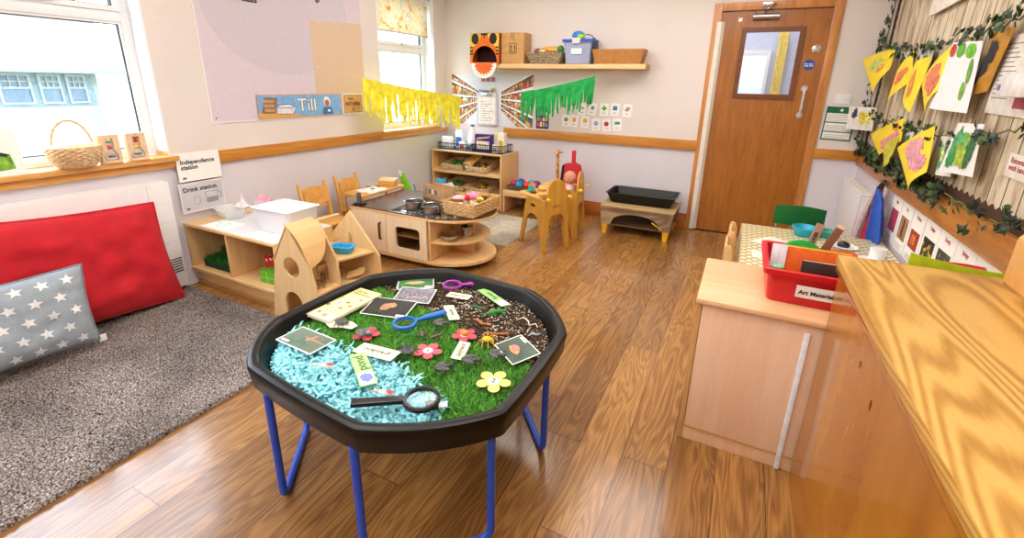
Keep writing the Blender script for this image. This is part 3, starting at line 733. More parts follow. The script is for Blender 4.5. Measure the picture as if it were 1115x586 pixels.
# ------------------------------------------------------------------ cushions
def cushion(name, corners, thick, mat, label, cat, seam=None, group=None, n=28, sag=.0, wr=.006, crown=1.0):
    """a stuffed square: corners bl, br, tr, tl in space, puffed along the normal"""
    A, Bc, C, D = [Vector(c) for c in corners]; o0 = (A+Bc)/2; nn = (Bc-A).cross(D-A).normalized()
    def surf(sg):
        def f(u, v):
            pu = u; p = (A*(1-u)+Bc*u)*(1-v)+(D*(1-u)+C*u)*v
            pin = 1-.05*math.sin(PI*u)*0
            e = (max(0, 4*u*(1-u))**.42)*(max(0, 4*v*(1-v))**.42)
            cen = (A+Bc+C+D)/4
            # edges bow inwards a little between the corners
            k = .045*(math.sin(PI*u)*(abs(2*v-1)**4)+math.sin(PI*v)*(abs(2*u-1)**4))
            p = p+(cen-p)*k
            w = wr*(mnoise.noise(Vector((u*3.1, v*2.6, 1.7)))*2+mnoise.noise(Vector((u*9, v*7, 4))))
            return p+nn*(sg*thick*.5*e+w*e)
        return f
    b = B(Matrix.Translation(-o0)); b.grid(surf(1), n, n); b.grid(surf(-1), n, n)
    bmesh.ops.remove_doubles(b.bm, verts=b.bm.verts[:], dist=.0008); bmesh.ops.recalc_face_normals(b.bm, faces=b.bm.faces[:])
    r = T(name, label, cat, o0, group=group)
    o = P('cover', b, mat, r, ang=80)
    rim = []
    for (p, q) in ((A, Bc), (Bc, C), (C, D), (D, A)): rim.append((p, q))
    pts = []
    for i in range(4*n):
        s_, t = divmod(i, n); t /= n; u, v = [(t, 0), (1, t), (1-t, 1), (0, 1-t)][s_]
        pts.append(surf(0)(u, v)-o0)
    if seam: P('piping', B().tube(pts, .005, 6, closed=True), seam, r)
    return r, surf, o0
REDF = mottle('red_plush', [(.3, 'b8061a'), (.7, 'cf0a22')], 14, .75, bmp=.3, sheen=.1)
red, _, _ = cushion('floor_cushion', [(-3.015, .60, .07), (-3.00, 1.445, .035), (-3.04, 1.405, .645), (-3.07, .58, .70)], .13, REDF, 'large bright red plush cushion leaning against the white radiator', 'cushion', seam=plain('c00a1e', .8), wr=.020)
star, ssurf, so0 = cushion('star_cushion', [(-2.80, .42, .085), (-2.79, .925, .065), (-2.86, .955, .45), (-2.87, .36, .46)], .13, plain('9ba7b3', .8, var=.04, bmp=.4), 'pale blue grey cushion with white stars leaning on the red cushion', 'cushion', seam=plain('7b8997', .8), wr=.010)
STAR = plain('eceef0', .8)
for i in range(6):
    for j in range(5):
        u0 = (i+.5+(.5 if j % 2 else 0))/6.3; v0 = (j+.55)/5.2
        if u0 > .95: continue
        t = bmesh.new(); ring = []
        for k in range(10):
            a = PI/2+2*PI*k/10+.2*((i+j) % 3-1); rr = (.052 if k % 2 == 0 else .023)
            u, v = u0+rr*math.cos(a), v0+rr*1.3*math.sin(a)
            ring.append(ssurf(1)(min(max(u, .01), .99), min(max(v, .01), .99))-so0)
        n_ = Vector((.98, .0, .15)); vc = t.verts.new(ssurf(1)(u0, v0)-so0+n_*.003); vs = [t.verts.new(p+n_*.003) for p in ring]
        for k in range(10): t.faces.new((vc, vs[k], vs[(k+1) % 10]))
        sb = B(); sb.take(t); P('star_print', sb, STAR, star)
P('care_tag', B(Matrix.Translation(-so0)).box(-2.80, -2.795, .925, .955, .045, .08, .001, L=None), PAPER, star)

# ------------------------------------------------------------------ toy kitchen
def loc(x, y, z=0): return Matrix.Translation((-x, -y, -z))
K = T('toy_kitchen', 'low wooden toy kitchen with dark brown top, round open end and oven door', 'toy kitchen', (-2.2, 2.9, 0)); L_ = loc(-2.2, 2.9)
ax0, ax1, ay0, ay1 = -2.70, -1.96, 2.585, 3.235
def endshape(x0, r_in=0.0, y0=ay0, y1=ay1):
    cyy = (y0+y1)/2; ry = (y1-y0)/2
    return [(x0, y1), (x0, y0)]+[(ax1+.36*math.sin(a)*(1-r_in), cyy-ry*math.cos(a)) for a in [PI*i/16 for i in range(17)]]
DKTOP = figured('dark_brown_worktop', [(.25, '3a2119'), (.55, '4e3024'), (.8, '64402f')], 'x', 10, .22, .5, (.8, 2.2, 1), .6)
P('worktop', B(L_).prism(endshape(ax0, 0), .404, .412), DKTOP, K)
P('top_edging', B(L_).prism(endshape(ax0-.004, -.012, ay0-.006, ay1+.006), .386, .4038), BIRCH, K)
P('side_panel', B(L_).box(ax0, ax0+.018, ay0+.01, ay1-.01, .03, .3855, .002), PALE, K)
P('back_panel', B(L_).box(ax0+.019, ax1-.01, ay1-.028, ay1-.012, .03, .3855, .001), PALE, K)
P('divider', B(L_).box(ax1-.008, ax1+.010, ay0+.012, ay1-.012, .075, .3855, .001), BIRCH_Z, K)
P('base_board', B(L_).prism(endshape(ax0, .02), .048, .0705), BIRCH, K)
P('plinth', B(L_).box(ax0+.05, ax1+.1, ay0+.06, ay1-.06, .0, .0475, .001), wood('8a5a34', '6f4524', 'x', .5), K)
P('open_shelf', B(L_).prism([(ax1+.011, ay1-.02), (ax1+.011, ay0+.02)]+[(ax1+.29*math.sin(a)+.011, 2.91-.29*math.cos(a)) for a in [PI*i/14 for i in range(1, 14)]], .205, .225), BIRCH, K)
P('shelf_panel', B(L_).box(ax1+.011, ax1+.20, 2.90, 2.916, .0712, .2045, .001).box(ax1+.011, ax1+.20, 2.90, 2.916, .2255, .3855, .001), BIRCH, K)
d = P('door', B(L_).box(ax0+.004, -2.353, ay0-.006, ay0+.011, .074, .384, .003), PALE, K)
P('handle', B(L_).tube([(-2.405, ay0-.004, .18), (-2.405, ay0-.022, .185), (-2.405, ay0-.024, .22), (-2.405, ay0-.024, .27), (-2.405, ay0-.022, .305), (-2.405, ay0-.004, .31)], .008, 6), wood('5a2c18', '3d1c10', 'z', .4), d)
o = P('oven_door', B(L_).prism([(-2.347, .074), (ax1-.012, .074), (ax1-.012, .384), (-2.347, .384)], ay0-.006, ay0+.011, 'xz', holes=[rrect(-2.262, -2.035, .135, .305, .03)]), PALE, K)
P('oven_pane', B(L_).box(-2.265, -2.032, ay0+.012, ay0+.015, .132, .308, 0), glass_mat('acrylic', (.75, .72, .68, 1)), o)
P('oven_shelf', B(L_).box(-2.35, ax1-.01, ay0+.03, ay1-.03, .215, .228, .001), BIRCH, K)
P('inner_divider', B(L_).box(-2.36, -2.352, ay0+.02, ay1-.03, .071, .3855, .0), BIRCH_Z, K)
hob = P('hob', B(L_).box(-2.33, -1.93, 2.62, 2.80, .4122, .4150, .001), plain('0e0f12', .08, spec=.8), K)
P('hob_ring', B(L_).prism(circ(-2.20, 2.715, .075), .4151, .4154, holes=[circ(-2.20, 2.715, .070)]).prism(circ(-2.03, 2.70, .075), .4151, .4154, holes=[circ(-2.03, 2.70, .070)]), plain('8c8f94', .3), hob)
for (x, y) in ((-1.885, 2.61), (-1.835, 2.64), (-1.785, 2.685)):
    P('knob', B(L_).lathe([(0, .412), (.019, .412), (.019, .420), (.012, .422), (.012, .432), (0, .432)], c=(x, y, 0)), STEEL, K)

# pans and bowls
def pan(label, x, y, z, r, h, grp, cat='pan', handle=0):
    o = T('saucepan' if cat == 'pan' else 'mixing_bowl', label, cat, (x, y, z), group=grp)
    if cat == 'pan': pr = [(0, 0), (r-.006, 0), (r, .006), (r, h-.002), (r+.003, h), (r+.001, h+.001), (r-.003, h-.002), (r-.003, .008), (r-.01, .004), (0, .004)]
    else: pr = [(0, 0), (r*.4, 0), (r*.75, h*.35), (r, h), (r+.004, h), (r*.97, h-.004), (r*.72, h*.38), (r*.38, .004), (0, .004)]
    P('bowl', B().lathe(pr, n=28), STEEL, o)
    if cat == 'pan':
        for s in (0, PI): P('grip', B().tube([(r*math.cos(handle+s+t), r*math.sin(handle+s+t), h-.008) if k in (0, 4) else ((r+.016)*math.cos(handle+s+t), (r+.016)*math.sin(handle+s+t), h-.006) for k, t in enumerate((-.25, -.2, 0, .2, .25))], .003, 6), STEEL, o)
    return o
pan('small steel pan on the toy kitchen hob, the left one of two', -2.19, 2.735, .4156, .068, .062, 'steel pans on the hob', handle=.4)
pan('small steel pan on the toy kitchen hob, the one nearer the wicker basket', -2.01, 2.71, .4156, .068, .062, 'steel pans on the hob', handle=1.2)
pan('shallow steel bowl on the open round shelf of the toy kitchen', -1.845, 2.70, .2255, .075, .05, None, 'bowl')
pan('small deep steel pan beside the steel bowl on the open kitchen shelf', -1.80, 2.86, .2255, .045, .075, None, 'pan', 2)

# wicker basket with toys on the kitchen
def basket(o, w0, l0, w1, l1, h, mat, rows=8, per=44, rr=.006, name='body'):
    """rectangular woven basket: rows of strand looping between uprights"""
    def per_pt(t, w, l):
        t = (t % 1)*4; k = int(t); f = t-k
        c = [(-w/2, -l/2), (w/2, -l/2), (w/2, l/2), (-w/2, l/2)]; a, b_ = c[k], c[(k+1) % 4]
        return a[0]+(b_[0]-a[0])*f, a[1]+(b_[1]-a[1])*f
    b = B()
    for r in range(rows):
        z = .006+(h-.014)*(r+.5)/rows; q = z/h; w = w0+(w1-w0)*q; l = l0+(l1-l0)*q; pts = []
        for i in range(per*2):
            x, y = per_pt(i/(per*2), w, l); s = 1+(.022 if (i//2+r) % 2 else -.012)
            pts.append((x*s, y*s, z))
        b.tube(pts, (h/rows)*.52, 5, closed=True)
    b.box(-w0/2, w0/2, -l0/2, l0/2, 0, .006, .002)
    P(name, b, mat, o)
    b = B(); pts = [(*per_pt(i/48, w1*1.01, l1*1.01), h-.003) for i in range(48)]; b.tube(pts, rr, 6, closed=True)
    P('rim', b, mat, o)
bk = T('wicker_basket', 'rectangular straw coloured wicker basket of toys on the toy kitchen top', 'basket', (-1.775, 2.90, .4125), -.04)
basket(bk, .25, .34, .27, .37, .105, WICKER, 7, 44)
TOYC = ['e8e4da', 'd8b48a', 'f0d23c', 'c9a06a', 'b07a3e', 'ececec']
toys = [('soft_toy', 'pink fluffy soft toy on top of the wicker kitchen basket', 'soft toy', 'f08cb4', (-.01, .02, .115), (.05, .04, .028)),
        ('soft_toy', 'pale pink cloth bundle at the left side of the wicker kitchen basket', 'soft toy', 'f4b6bd', (-.08, -.06, .108), (.045, .05, .018)),
        ('toy_food', 'red toy fruit beside the pink soft toy in the kitchen basket', 'toy food', 'd41430', (-.01, -.05, .112), (.02, .018, .022)),
        ('toy_food', 'yellow toy cheese wedge in the kitchen basket', 'toy food', 'ead043', (.07, .0, .107), (.03, .02, .014)),
        ('toy_food', 'brown toy bread roll at the back of the kitchen basket', 'toy food', 'b98040', (.05, .11, .106), (.035, .025, .018)),
        ('toy_food', 'dark toy biscuit lying in the kitchen basket', 'toy food', '3a2a22', (.07, .06, .104), (.022, .022, .010))]
for nm, lab, cat, c, p, r in toys:
    ca, sa = math.cos(-.04), math.sin(-.04)
    o = P(nm, B().ball((0, 0, 0), r, wob=.35, n=16), plain(c, .7, bmp=.3), label=None); o.location = (-1.775+p[0]*ca-p[1]*sa, 2.90+p[0]*sa+p[1]*ca, .4125+p[2]); tag(o, lab, cat)
fill = B(Matrix.Translation((-1.775, 2.90, .4125)) @ Matrix.Rotation(-.04, 4, 'Z'))
for i in range(30): fill.ball((random.uniform(-.095, .095), random.uniform(-.14, .14), .05+random.random()*.03), (.022, .018, .016), m=i % 5, n=8, wob=.2)
tag(P('toy_filling', fill, [plain(c, .7) for c in TOYC[:5]]), 'small wooden and felt toys filling the wicker basket on the toy kitchen', 'toys', kind='stuff')

# brown carrier box and upright boards behind the kitchen
o = T('cardboard_carrier', 'brown open cardboard carrier with printed stickers standing behind the wicker basket', 'cardboard box', (-2.22, 3.10, .4125), -.28)
b = B(); b.box(-.14, .14, -.06, -.056, 0, .115, .001).box(-.14, .14, .056, .06, 0, .115, .001).box(-.14, -.136, -.056, .056, 0, .10, .001).box(.136, .14, -.056, .056, 0, .10, .001).box(-.136, .136, -.056, .056, 0, .004, 0)
KRAFT = plain('c9a070', .75); P('box_walls', b, KRAFT, o)
P('flap', B().prism([(-.03, .114), (.14, .114), (.10, .15), (.03, .125)], .050, .054, 'xz'), PAPER, o)
b = B()
for i, x in enumerate((-.10, -.06, -.02, .02, .06)): P('sticker', B().box(x, x+.026, -.0612, -.0605, .045, .085, 0), plain(['7d8a94', '4e6a7d', 'e8e6e0', '9c6a4a', 'b8b2a8'][i], .6), o)
o = T('ironing_board', 'bright green toy ironing board leaning upright in the far left corner', 'toy ironing board', (-2.86, 3.72, 0), .2)
P('board', B(Matrix.Rotation(-.32, 4, 'Y') @ Matrix.Translation((-.085, 0, .0))).prism([(-.035, .06), (.045, .06), (.045, .38), (.02, .50), (-.02, .52), (-.035, .42)], -.01, .01, 'xz', bev=.004), plain('7cc81e', .4), o)
P('leg', B().box(-.12, .02, .011, .03, 0, .02, .003).tube([(-.05, .02, .01), (-.11, .02, .34)], .008, 6), plain('3b9ed0', .4), o)
P('tip_cover', B(Matrix.Rotation(-.32, 4, 'Y') @ Matrix.Translation((-.085, 0, .0))).prism([(-.022, .47), (.01, .47), (.0, .525), (-.018, .532)], -.014, .014, 'xz', bev=.003), WHITE, o)
o = T('carton', 'white and light blue milk style carton pack beside the green board', 'carton', (-2.70, 3.80, 0), .3)
P('pack', B().box(-.06, .06, -.05, .05, 0, .34, .004), plain('d5e9f4', .5), o)
P('folded_top', B().prism([(-.06, .34), (.06, .34), (.05, .42), (.0, .40), (-.04, .415)], -.02, .02, 'xz'), plain('3fb3e0', .5), o)
P('print', B().box(-.05, .05, -.0512, -.0503, .08, .28, 0), plain('59b9e4', .5), o)

# ------------------------------------------------------------------ low open unit by the radiator
U = T('open_storage_unit', 'low birch storage unit with two open bays and white covered top by the window wall', 'storage unit', (-2.78, 1.85, 0)); L_ = loc(-2.78, 1.85)
ux0, ux1, uy0, uy1 = XL+.008, -2.335, 1.625, 2.06
P('top', B(L_).box(ux0, ux1, uy0, uy1, .418, .437, .004), BIRCH, U)
P('top_cover', B(L_).box(ux0+.16, ux1-.003, uy0+.012, uy1-.003, .4372, .4385, 0), plain('dcdadd', .4, var=.01), U, 'white wipe clean cover sheet')
for x in (ux0, -2.80, ux1-.018): P('upright', B(L_).box(x, x+.018, uy0+.006, uy1-.012, .131, .4175, .002), BIRCH_Z, U)
P('bottom_shelf', B(L_).box(ux0, ux1, uy0, uy1, .108, .1305, .004), BIRCH, U)
P('back_panel', B(L_).box(ux0, ux1, uy1-.0115, uy1, .131, .4175, .001), BIRCH, U)
P('plinth', B(L_).box(ux0+.02, ux1, uy0+.03, uy0+.05, .03, .1075, .002), BIRCH, U)
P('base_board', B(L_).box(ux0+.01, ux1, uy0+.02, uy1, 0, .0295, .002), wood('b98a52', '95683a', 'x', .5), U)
def gdisc(name, label, x, y, col, a):
    o = T(name, label, 'drawing', (x, y, .4388), a, group='crayon drawings on the low unit')
    P('sheet', B().card(-.105, .105, -.075, .075, .0005), PAPER, o)
    P('crayon_ring', B().prism(circ(0, 0, .045, ry=.04), .0006, .0009, holes=[circ(0, 0, .042, ry=.037)]).card(-.001, .001, -.035, .035, .0003, .0006).card(-.03, .03, -.001, .001, .0003, .0006), plain(col, .6), o)
    P('crayon_note', B().card(-.085, -.06, .03, .033, .0003, .0006).card(-.09, -.065, .02, .023, .0003, .0006), plain('6f7f8c', .6), o)
gdisc('circle_drawing', 'white sheet with a green crayon ring on the low unit', -2.93, 1.72, '2fa36a', .06)
gdisc('circle_drawing', 'white sheet with a red crayon ring on the low unit beside the white tub', -2.52, 1.725, 'cf3a3a', -.08)
# white tub
o = T('storage_tub', 'empty white translucent plastic tub standing on the low unit', 'tub', (-2.50, 1.86, .4398), .03)
TUB = cloudy_mat('milky_plastic', 'eceef3', .96)
b = B(); n_ = 0
def tubshape(b, w0, l0, w1, l1, h, t=.003, r=.02, dip=True, base=True):
    """open tapered tub with a rolled rim"""
    bm = bmesh.new(); rings = []
    def ring(w, l, z, dz=0):
        return [bm.verts.new((x, y, z-(dz if (dip and abs(x) < w*.22 and abs(y) > l*.45) else 0))) for x, y in rrect(-w/2, w/2, -l/2, l/2, r, 6)]
    for w, l, z, dz in ((w0-.01, l0-.01, 0, 0), (w0, l0, .006, 0), (w1, l1, h-.006, .02), (w1+.018, l1+.018, h-.006, .02), (w1+.020, l1+.020, h-.001, .02), (w1+.016, l1+.016, h, .02), (w1-2*t, l1-2*t, h-.001, .02), (w0-2*t, l0-2*t, .009, 0), (w0-.02, l0-.02, .005, 0)):
        rings.append(ring(w, l, z, dz*(1 if dip else 0)))
    for A, C in zip(rings, rings[1:]):
        k = len(A)
        for j in range(k): bm.faces.new((A[j], A[(j+1) % k], C[(j+1) % k], C[j]))
    bm.faces.new(rings[0][::-1]); bm.faces.new(rings[-1])
    bmesh.ops.recalc_face_normals(bm, faces=bm.faces[:]); b.take(bm)
tubshape(b, .29, .20, .315, .235, .155); P('body', b, TUB, o)
o = T('clear_beaker', 'clear plastic jug holding folded pink paper behind the white tub', 'jug', (-2.80, 1.93, .4398))
P('beaker', B().lathe([(0, 0), (.045, 0), (.055, .14), (.053, .14), (.043, .004), (0, .004)], n=20), cloudy_mat('clear_plastic', 'eef2f6', .35), o)
tag(P('paper_napkin', B(Matrix.Translation((-2.80, 1.93, .4398))).grid(lambda u, v: (.035*math.cos(u*2*PI)*(1+.5*v)+.01*math.sin(v*9), .03*math.sin(u*2*PI)*(1+.4*v), .03+.125*v+.014*math.sin(u*19)), 24, 6, thick=.001), plain('f6b3c6', .7)), 'pink crumpled paper napkins standing in the clear jug', 'napkins')
o = T('plastic_box', 'clear open plastic box lying on the left end of the low unit', 'plastic box', (-3.07, 1.86, .4398), -.2)
b = B(); tubshape(b, .17, .11, .20, .13, .06, dip=False); P('body', b, cloudy_mat('clear_plastic_box', 'eef2f4', .42), o)
tag(P('tissue', B(Matrix.Translation((-3.02, 1.92, .4398))).grid(lambda u, v: (.09*(u-.5)+.01*math.sin(v*7), .07*(v-.5), .068+.06*math.sin(PI*u)*math.sin(PI*v)*(1+.5*math.sin(u*9+v*5))), 14, 12, thick=.001), plain('f3f3f5', .8)), 'crumpled white tissue in the clear plastic box on the low unit', 'tissue')
# contents of bays
gm = T('grass_mat', 'folded dark green artificial grass mat in the left bay of the low unit', 'grass mat', (-2.98, 1.86, .1315))
P('backing', B().box(-.16, .165, -.19, .13, 0, .05, .006).box(-.08, .165, -.12, .13, .0505, .115, .02), plain('123a10', .9), gm)
g = np.random.default_rng(4); m_ = 6000; px = np.column_stack([g.uniform(-.16, .165, m_), g.uniform(-.19, .13, m_)]); top = np.where((px[:, 0] > -.08) & (px[:, 1] > -.12), .115, .05)
wv = .0018; a = g.random(m_)*2*PI; u = np.column_stack([np.cos(a)*wv, np.sin(a)*wv, np.zeros(m_)]); base = np.column_stack([px, top]); tip = base+np.column_stack([g.normal(size=(m_, 2))*.01, .012+.02*g.random(m_)])
raw('blades', np.stack([base-u, base+u, tip], 1).reshape(-1, 3), np.arange(3*m_).reshape(-1, 3), plain('1f6f1a', .6, var=.3, nscale=70), gm)
o = T('present_block', 'bright green cube block with a cross band in the right bay of the low unit', 'toy block', (-2.52, 1.72, .1315), .1)
P('block', B().box(-.06, .06, -.04, .04, 0, .078, .006), plain('6cc02c', .5), o)
P('band', B().box(-.061, .061, -.041, -.0405, .036, .042, 0).box(-.004, .004, -.0414, -.0406, .0, .078, 0), plain('9ddb62', .5), o)
o = T('toadstool_block', 'red block with white spots behind the green cube in the low unit', 'toy block', (-2.585, 1.805, .1315), .1)
P('block', B().box(-.06, .06, -.04, .04, 0, .135, .012), plain('c8202c', .5), o)
b = B()
for x, z in ((-.035, .11), (.0, .12), (.035, .108)): P('spot', B().lathe([(0, 0), (.009, 0), (0, .003)], L=Matrix.Translation((x, -.0405, z)) @ Matrix.Rotation(PI/2, 4, 'X'), n=12), WHITE, o)
for x, y in ((-.035, -.01), (.0, .015), (.03, -.012)): P('spot', B().lathe([(.009, 0), (0, .003)], c=(x, y, .1352), n=12), WHITE, o)

# ------------------------------------------------------------------ dolls' house
H = T('dolls_house', 'pale plywood dolls house with curved roof and arched doorway beside the low unit', 'dolls house', (-2.15, 1.8, 0)); L_ = loc(-2.15, 1.8)
ft = .014; fy = 1.585
PLY = wood('e8c793', 'dab378', 'z', .45); PLYX = wood('e6c48e', 'd8b074', 'y', .45)
front = [(-2.355, 0), (-2.32, .19), (-2.285, .365), (-2.145, .588), (-2.0, .365), (-1.965, .19), (-1.935, 0)]
arch = [(-2.235, .0), (-2.235, .12)]+[(-2.165+.07*math.cos(a), .12+.075*math.sin(a)) for a in [PI-PI*i/10 for i in range(1, 10)]]+[(-2.095, .12), (-2.095, .0)]
fr_out = [(-2.355, 0)]+arch+[(-1.935, 0), (-1.965, .19), (-2.0, .365), (-2.145, .588), (-2.285, .365), (-2.32, .19)]
P('front_wall', B(L_).prism(fr_out, fy, fy+ft, 'xz', holes=[circ(-2.15, .345, .062, 24)]), PLY, H)
P('roof', B(L_).grid(lambda u, v: (-2.150+.165*v+.012*math.sin(PI*v), fy-.012+u*.178*math.sqrt(max(.0004, 1-v**2.6))*(1+.12*v), .597-.225*v+.030*math.sin(PI*v)), 12, 14, thick=.006), wood('dfb87c', 'cfa263', 'y', .42), H)
P('roof', B(L_).grid(lambda u, v: (-2.158-.145*v, fy+.0+.185*u, .590-.225*v), 2, 4, thick=.006), PLYX, H)
P('ridge_beam', B(L_).box(-2.155, -2.135, fy+ft, 1.95, .557, .575, .002), PLYX, H)
my = 1.755
P('middle_wall', B(L_).prism([(-2.325, .0), (-2.29, .19), (-2.26, .37), (-2.145, .575), (-2.105, .575), (-1.985, .37), (-1.985, .19), (-2.02, .19)], my, my+ft, 'xz', holes=[[(-2.16, .215), (-2.06, .215), (-2.06, .30)]+[(-2.11+.05*math.cos(a), .30+.055*math.sin(a)) for a in [PI*i/8 for i in range(1, 8)]]+[(-2.16, .30)]]), PLY, H)
ey = 1.99
P('end_wall', B(L_).prism([(-2.328, 0), (-2.325, .36), (-2.10, .585), (-1.885, .33), (-1.87, 0)], ey, ey+ft, 'xz'), PLY, H)
P('floor_board', B(L_).box(-2.32, -1.97, fy+ft, my-.001, .205, .217, .001), PLYX, H)
P('floor_board', B(L_).prism([(-2.325, my+ft), (-2.0, my+ft), (-1.90, ey-.001), (-2.325, ey-.001)], .19, .202), PLYX, H)
P('floor_board', B(L_).prism([(-2.25, my+ft), (-1.99, my+ft), (-1.92, ey-.001), (-2.31, ey-.001)], .345, .357), PLYX, H)
P('back_wall', B(L_).box(-2.327, -2.316, fy+.045, my-.001, 0, .204, .001).box(-2.327, -2.316, my+ft, ey-.001, 0, .189, .001), PLYX, H)
P('base_board', B(L_).box(-2.31, -1.96, fy+ft, my-.001, 0, .012, .001), PLYX, H)
st = B(L_)
for k in range(5): st.box(-1.99+.0+k*.018, -1.90+k*.018-.01, fy+.03, my-.03, .165-k*.036, .180-k*.036, .001)
P('stairs', st.prism([(-2.0, .20), (-1.96, .20), (-1.85, 0), (-1.90, 0)], my-.03, my-.022, 'xz').prism([(-2.0, .20), (-1.96, .20), (-1.85, 0), (-1.90, 0)], fy+.022, fy+.03, 'xz'), PLYX, H)
o = T('toy_bath', 'light blue toy bath on the upper floor of the dolls house', 'toy bath', (-2.06, 1.88, .358), .3)
b = B(); tubshape(b, .11, .06, .125, .075, .045, dip=False, r=.015); P('tub', b, plain('35a7dc', .35), o)
o = T('toy_armchair', 'small pale wooden toy armchair behind the blue bath', 'toy chair', (-2.15, 1.955, .358), .0)
P('seat', B().box(-.03, .03, -.03, .02, .02, .03, .002), BIRCH, o); P('backrest', B().prism([(-.04, .0), (.04, .0), (.045, .07), (.035, .09), (.0, .075), (-.035, .09), (-.045, .07)], .02, .028, 'xz'), PLY, o)
for s in (-1, 1): P('arm', B().prism([(-.03, 0), (.02, 0), (.02, .04), (-.03, .05)], s*.032-.003, s*.032+.003, 'yz'), PLY, o)
o = T('toy_crate', 'tilted little wooden toy bed frame on the lower floor of the dolls house', 'toy furniture', (-1.98, 1.90, .206), .5)
P('tray', B(Matrix.Rotation(-.35, 4, 'Y') @ Matrix.Translation((0, 0, .018))).box(-.05, .05, -.035, .035, 0, .006, .001).box(-.05, .05, -.035, -.031, .006, .022, 0).box(-.05, .05, .031, .035, .006, .022, 0).box(-.05, -.046, -.031, .031, .006, .022, 0).box(.046, .05, -.031, .031, .006, .022, 0), BIRCH, o)
o = T('toy_ladder', 'tiny white toy ladder at the corner of the lower dolls house floor', 'toy ladder', (-2.03, 1.80, .203))
P('rail', B().box(-.012, -.009, -.003, .003, 0, .065, 0).box(.009, .012, -.003, .003, 0, .065, 0), PAPER, o)
for k in range(4): P('rung', B().box(-.009, .009, -.002, .002, .01+k*.015, .014+k*.015, 0), PAPER, o)
def minichair(label, x, y, z, a, c='a8743c'):
    o = T('toy_chair', label, 'toy chair', (x, y, z), a); W_ = wood(c, shade(c, .8), 'z', .5)
    P('seat', B().box(-.018, .018, -.018, .018, .022, .026, .001), W_, o); P('backrest', B().box(-.018, .018, .015, .018, .026, .06, .001), W_, o)
    for sx in (-1, 1):
        for sy in (-1, 1): P('leg', B().box(sx*.016-.002, sx*.016+.002, sy*.016-.002, sy*.016+.002, 0, .022, 0), W_, o)
minichair('tiny brown toy chair behind the round window of the dolls house', -2.16, 1.66, .218, .5)
minichair('tiny brown toy chair on the middle floor beside the dolls house roof', -2.03, 1.67, .218, -.6)
minichair('tiny brown toy chair lying at the arched opening of the dolls house', -2.07, 1.71, .218, .2, '8d6a48')

# ------------------------------------------------------------------ child chairs by the window wall
def child_chair(x, y, a, label):
    o = T('child_chair', label, 'chair', (x, y, 0), a, group='small wooden chairs along the window wall')
    W_ = AMBER
    for s in (-1, 1):
        P('leg', B().prism([(-.13, 0), (-.10, 0), (-.09, .28), (-.115, .40), (-.155, .56), (-.175, .56), (-.14, .38), (-.135, .28)], s*.118-.011, s*.118+.011, 'xz', bev=.003), W_, o)
        P('leg', B().box(.10, .13, s*.118-.011, s*.118+.011, 0, .262, .003), W_, o)
    P('seat', B().box(-.12, .15, -.135, .135, .2625, .277, .005), AMBER_X, o)
    P('seat_rail', B().box(-.09, .10, -.10, .10, .235, .262, .003), AMBER_X, o)
    P('backrest', B(Matrix.Translation((-.125, 0, .44)) @ Matrix.Rotation(-.2, 4, 'Y')).grid(lambda u, v: (-.012*math.cos((u-.5)*PI), -.106+.212*u, -.05+(.125+.018*math.sin(PI*u))*v), 14, 4, thick=.010), AMBER_X, o)
    P('backrest_slat', B(Matrix.Translation((-.117, 0, .37)) @ Matrix.Rotation(-.2, 4, 'Y')).box(-.006, .004, -.106, .106, -.012, .012, .003), AMBER_X, o)
    return o
child_chair(-2.90, 2.52, -.10, 'small honey coloured wooden chair just behind the dolls house')
child_chair(-2.93, 2.92, .0, 'small honey coloured wooden chair nearer the far window, beside the toy kitchen')
# small side table with cloth and pepper mill
o = T('side_table', 'little wooden table over the small chair seat beside the toy kitchen', 'table', (-2.84, 3.01, 0))
P('tabletop', B().prism(rrect(-.12, .125, -.27, .27, .04), .425, .442), AMBER_X, o)
for sx in (-1, 1):
    for sy in (-1, 1): P('leg', B().box(sx*.10-.008, sx*.10+.008, sy*.25-.008, sy*.25+.008, 0, .4245, .002), AMBER, o)
o = T('spotted_cloth', 'white cloth with black patches lying behind the dark toy kitchen top', 'cloth', (-2.82, 2.98, .4425))
P('cloth', B().grid(lambda u, v: (-.10+.19*u, -.13+.22*v, .002+.022*math.sin(PI*u)*math.sin(PI*v)+.004*math.sin(u*11+v*7)), 16, 14, thick=.003), plain('eeeae4', .8), o)
for (x, y) in ((-.03, -.04), (.03, .02), (.05, -.07)): P('patch', B().prism(circ(x, y, .024, 10, .012), .0285, .031), INK, o)
o = T('toy_blender', 'dark grey cylinder on a flat black base, left corner of the toy kitchen', 'toy appliance', (-2.655, 2.63, .4125))
P('base', B().prism(rrect(-.035, .05, -.035, .035, .012), 0, .010), BLACK, o); P('cylinder', B().lathe([(0, .0105), (.019, .0105), (.018, .085), (.015, .09), (0, .09)], n=18), plain('4c5055', .45), o)
o = T('toy_crib', 'small open wooden toy box with a slanted lid on the little side table', 'toy box', (-2.83, 3.17, .4425), .25)
P('box_walls', B().box(-.075, -.068, -.04, .04, 0, .05, .001).box(.068, .075, -.04, .04, 0, .05, .001).box(-.068, .068, -.04, -.034, 0, .05, .001).box(-.068, .068, .034, .04, 0, .05, .001), AMBER_X, o)
P('lid', B(Matrix.Translation((0, .0, .052)) @ Matrix.Rotation(.25, 4, 'X')).box(-.08, .08, -.04, .04, 0, .008, .002), BIRCH, o)

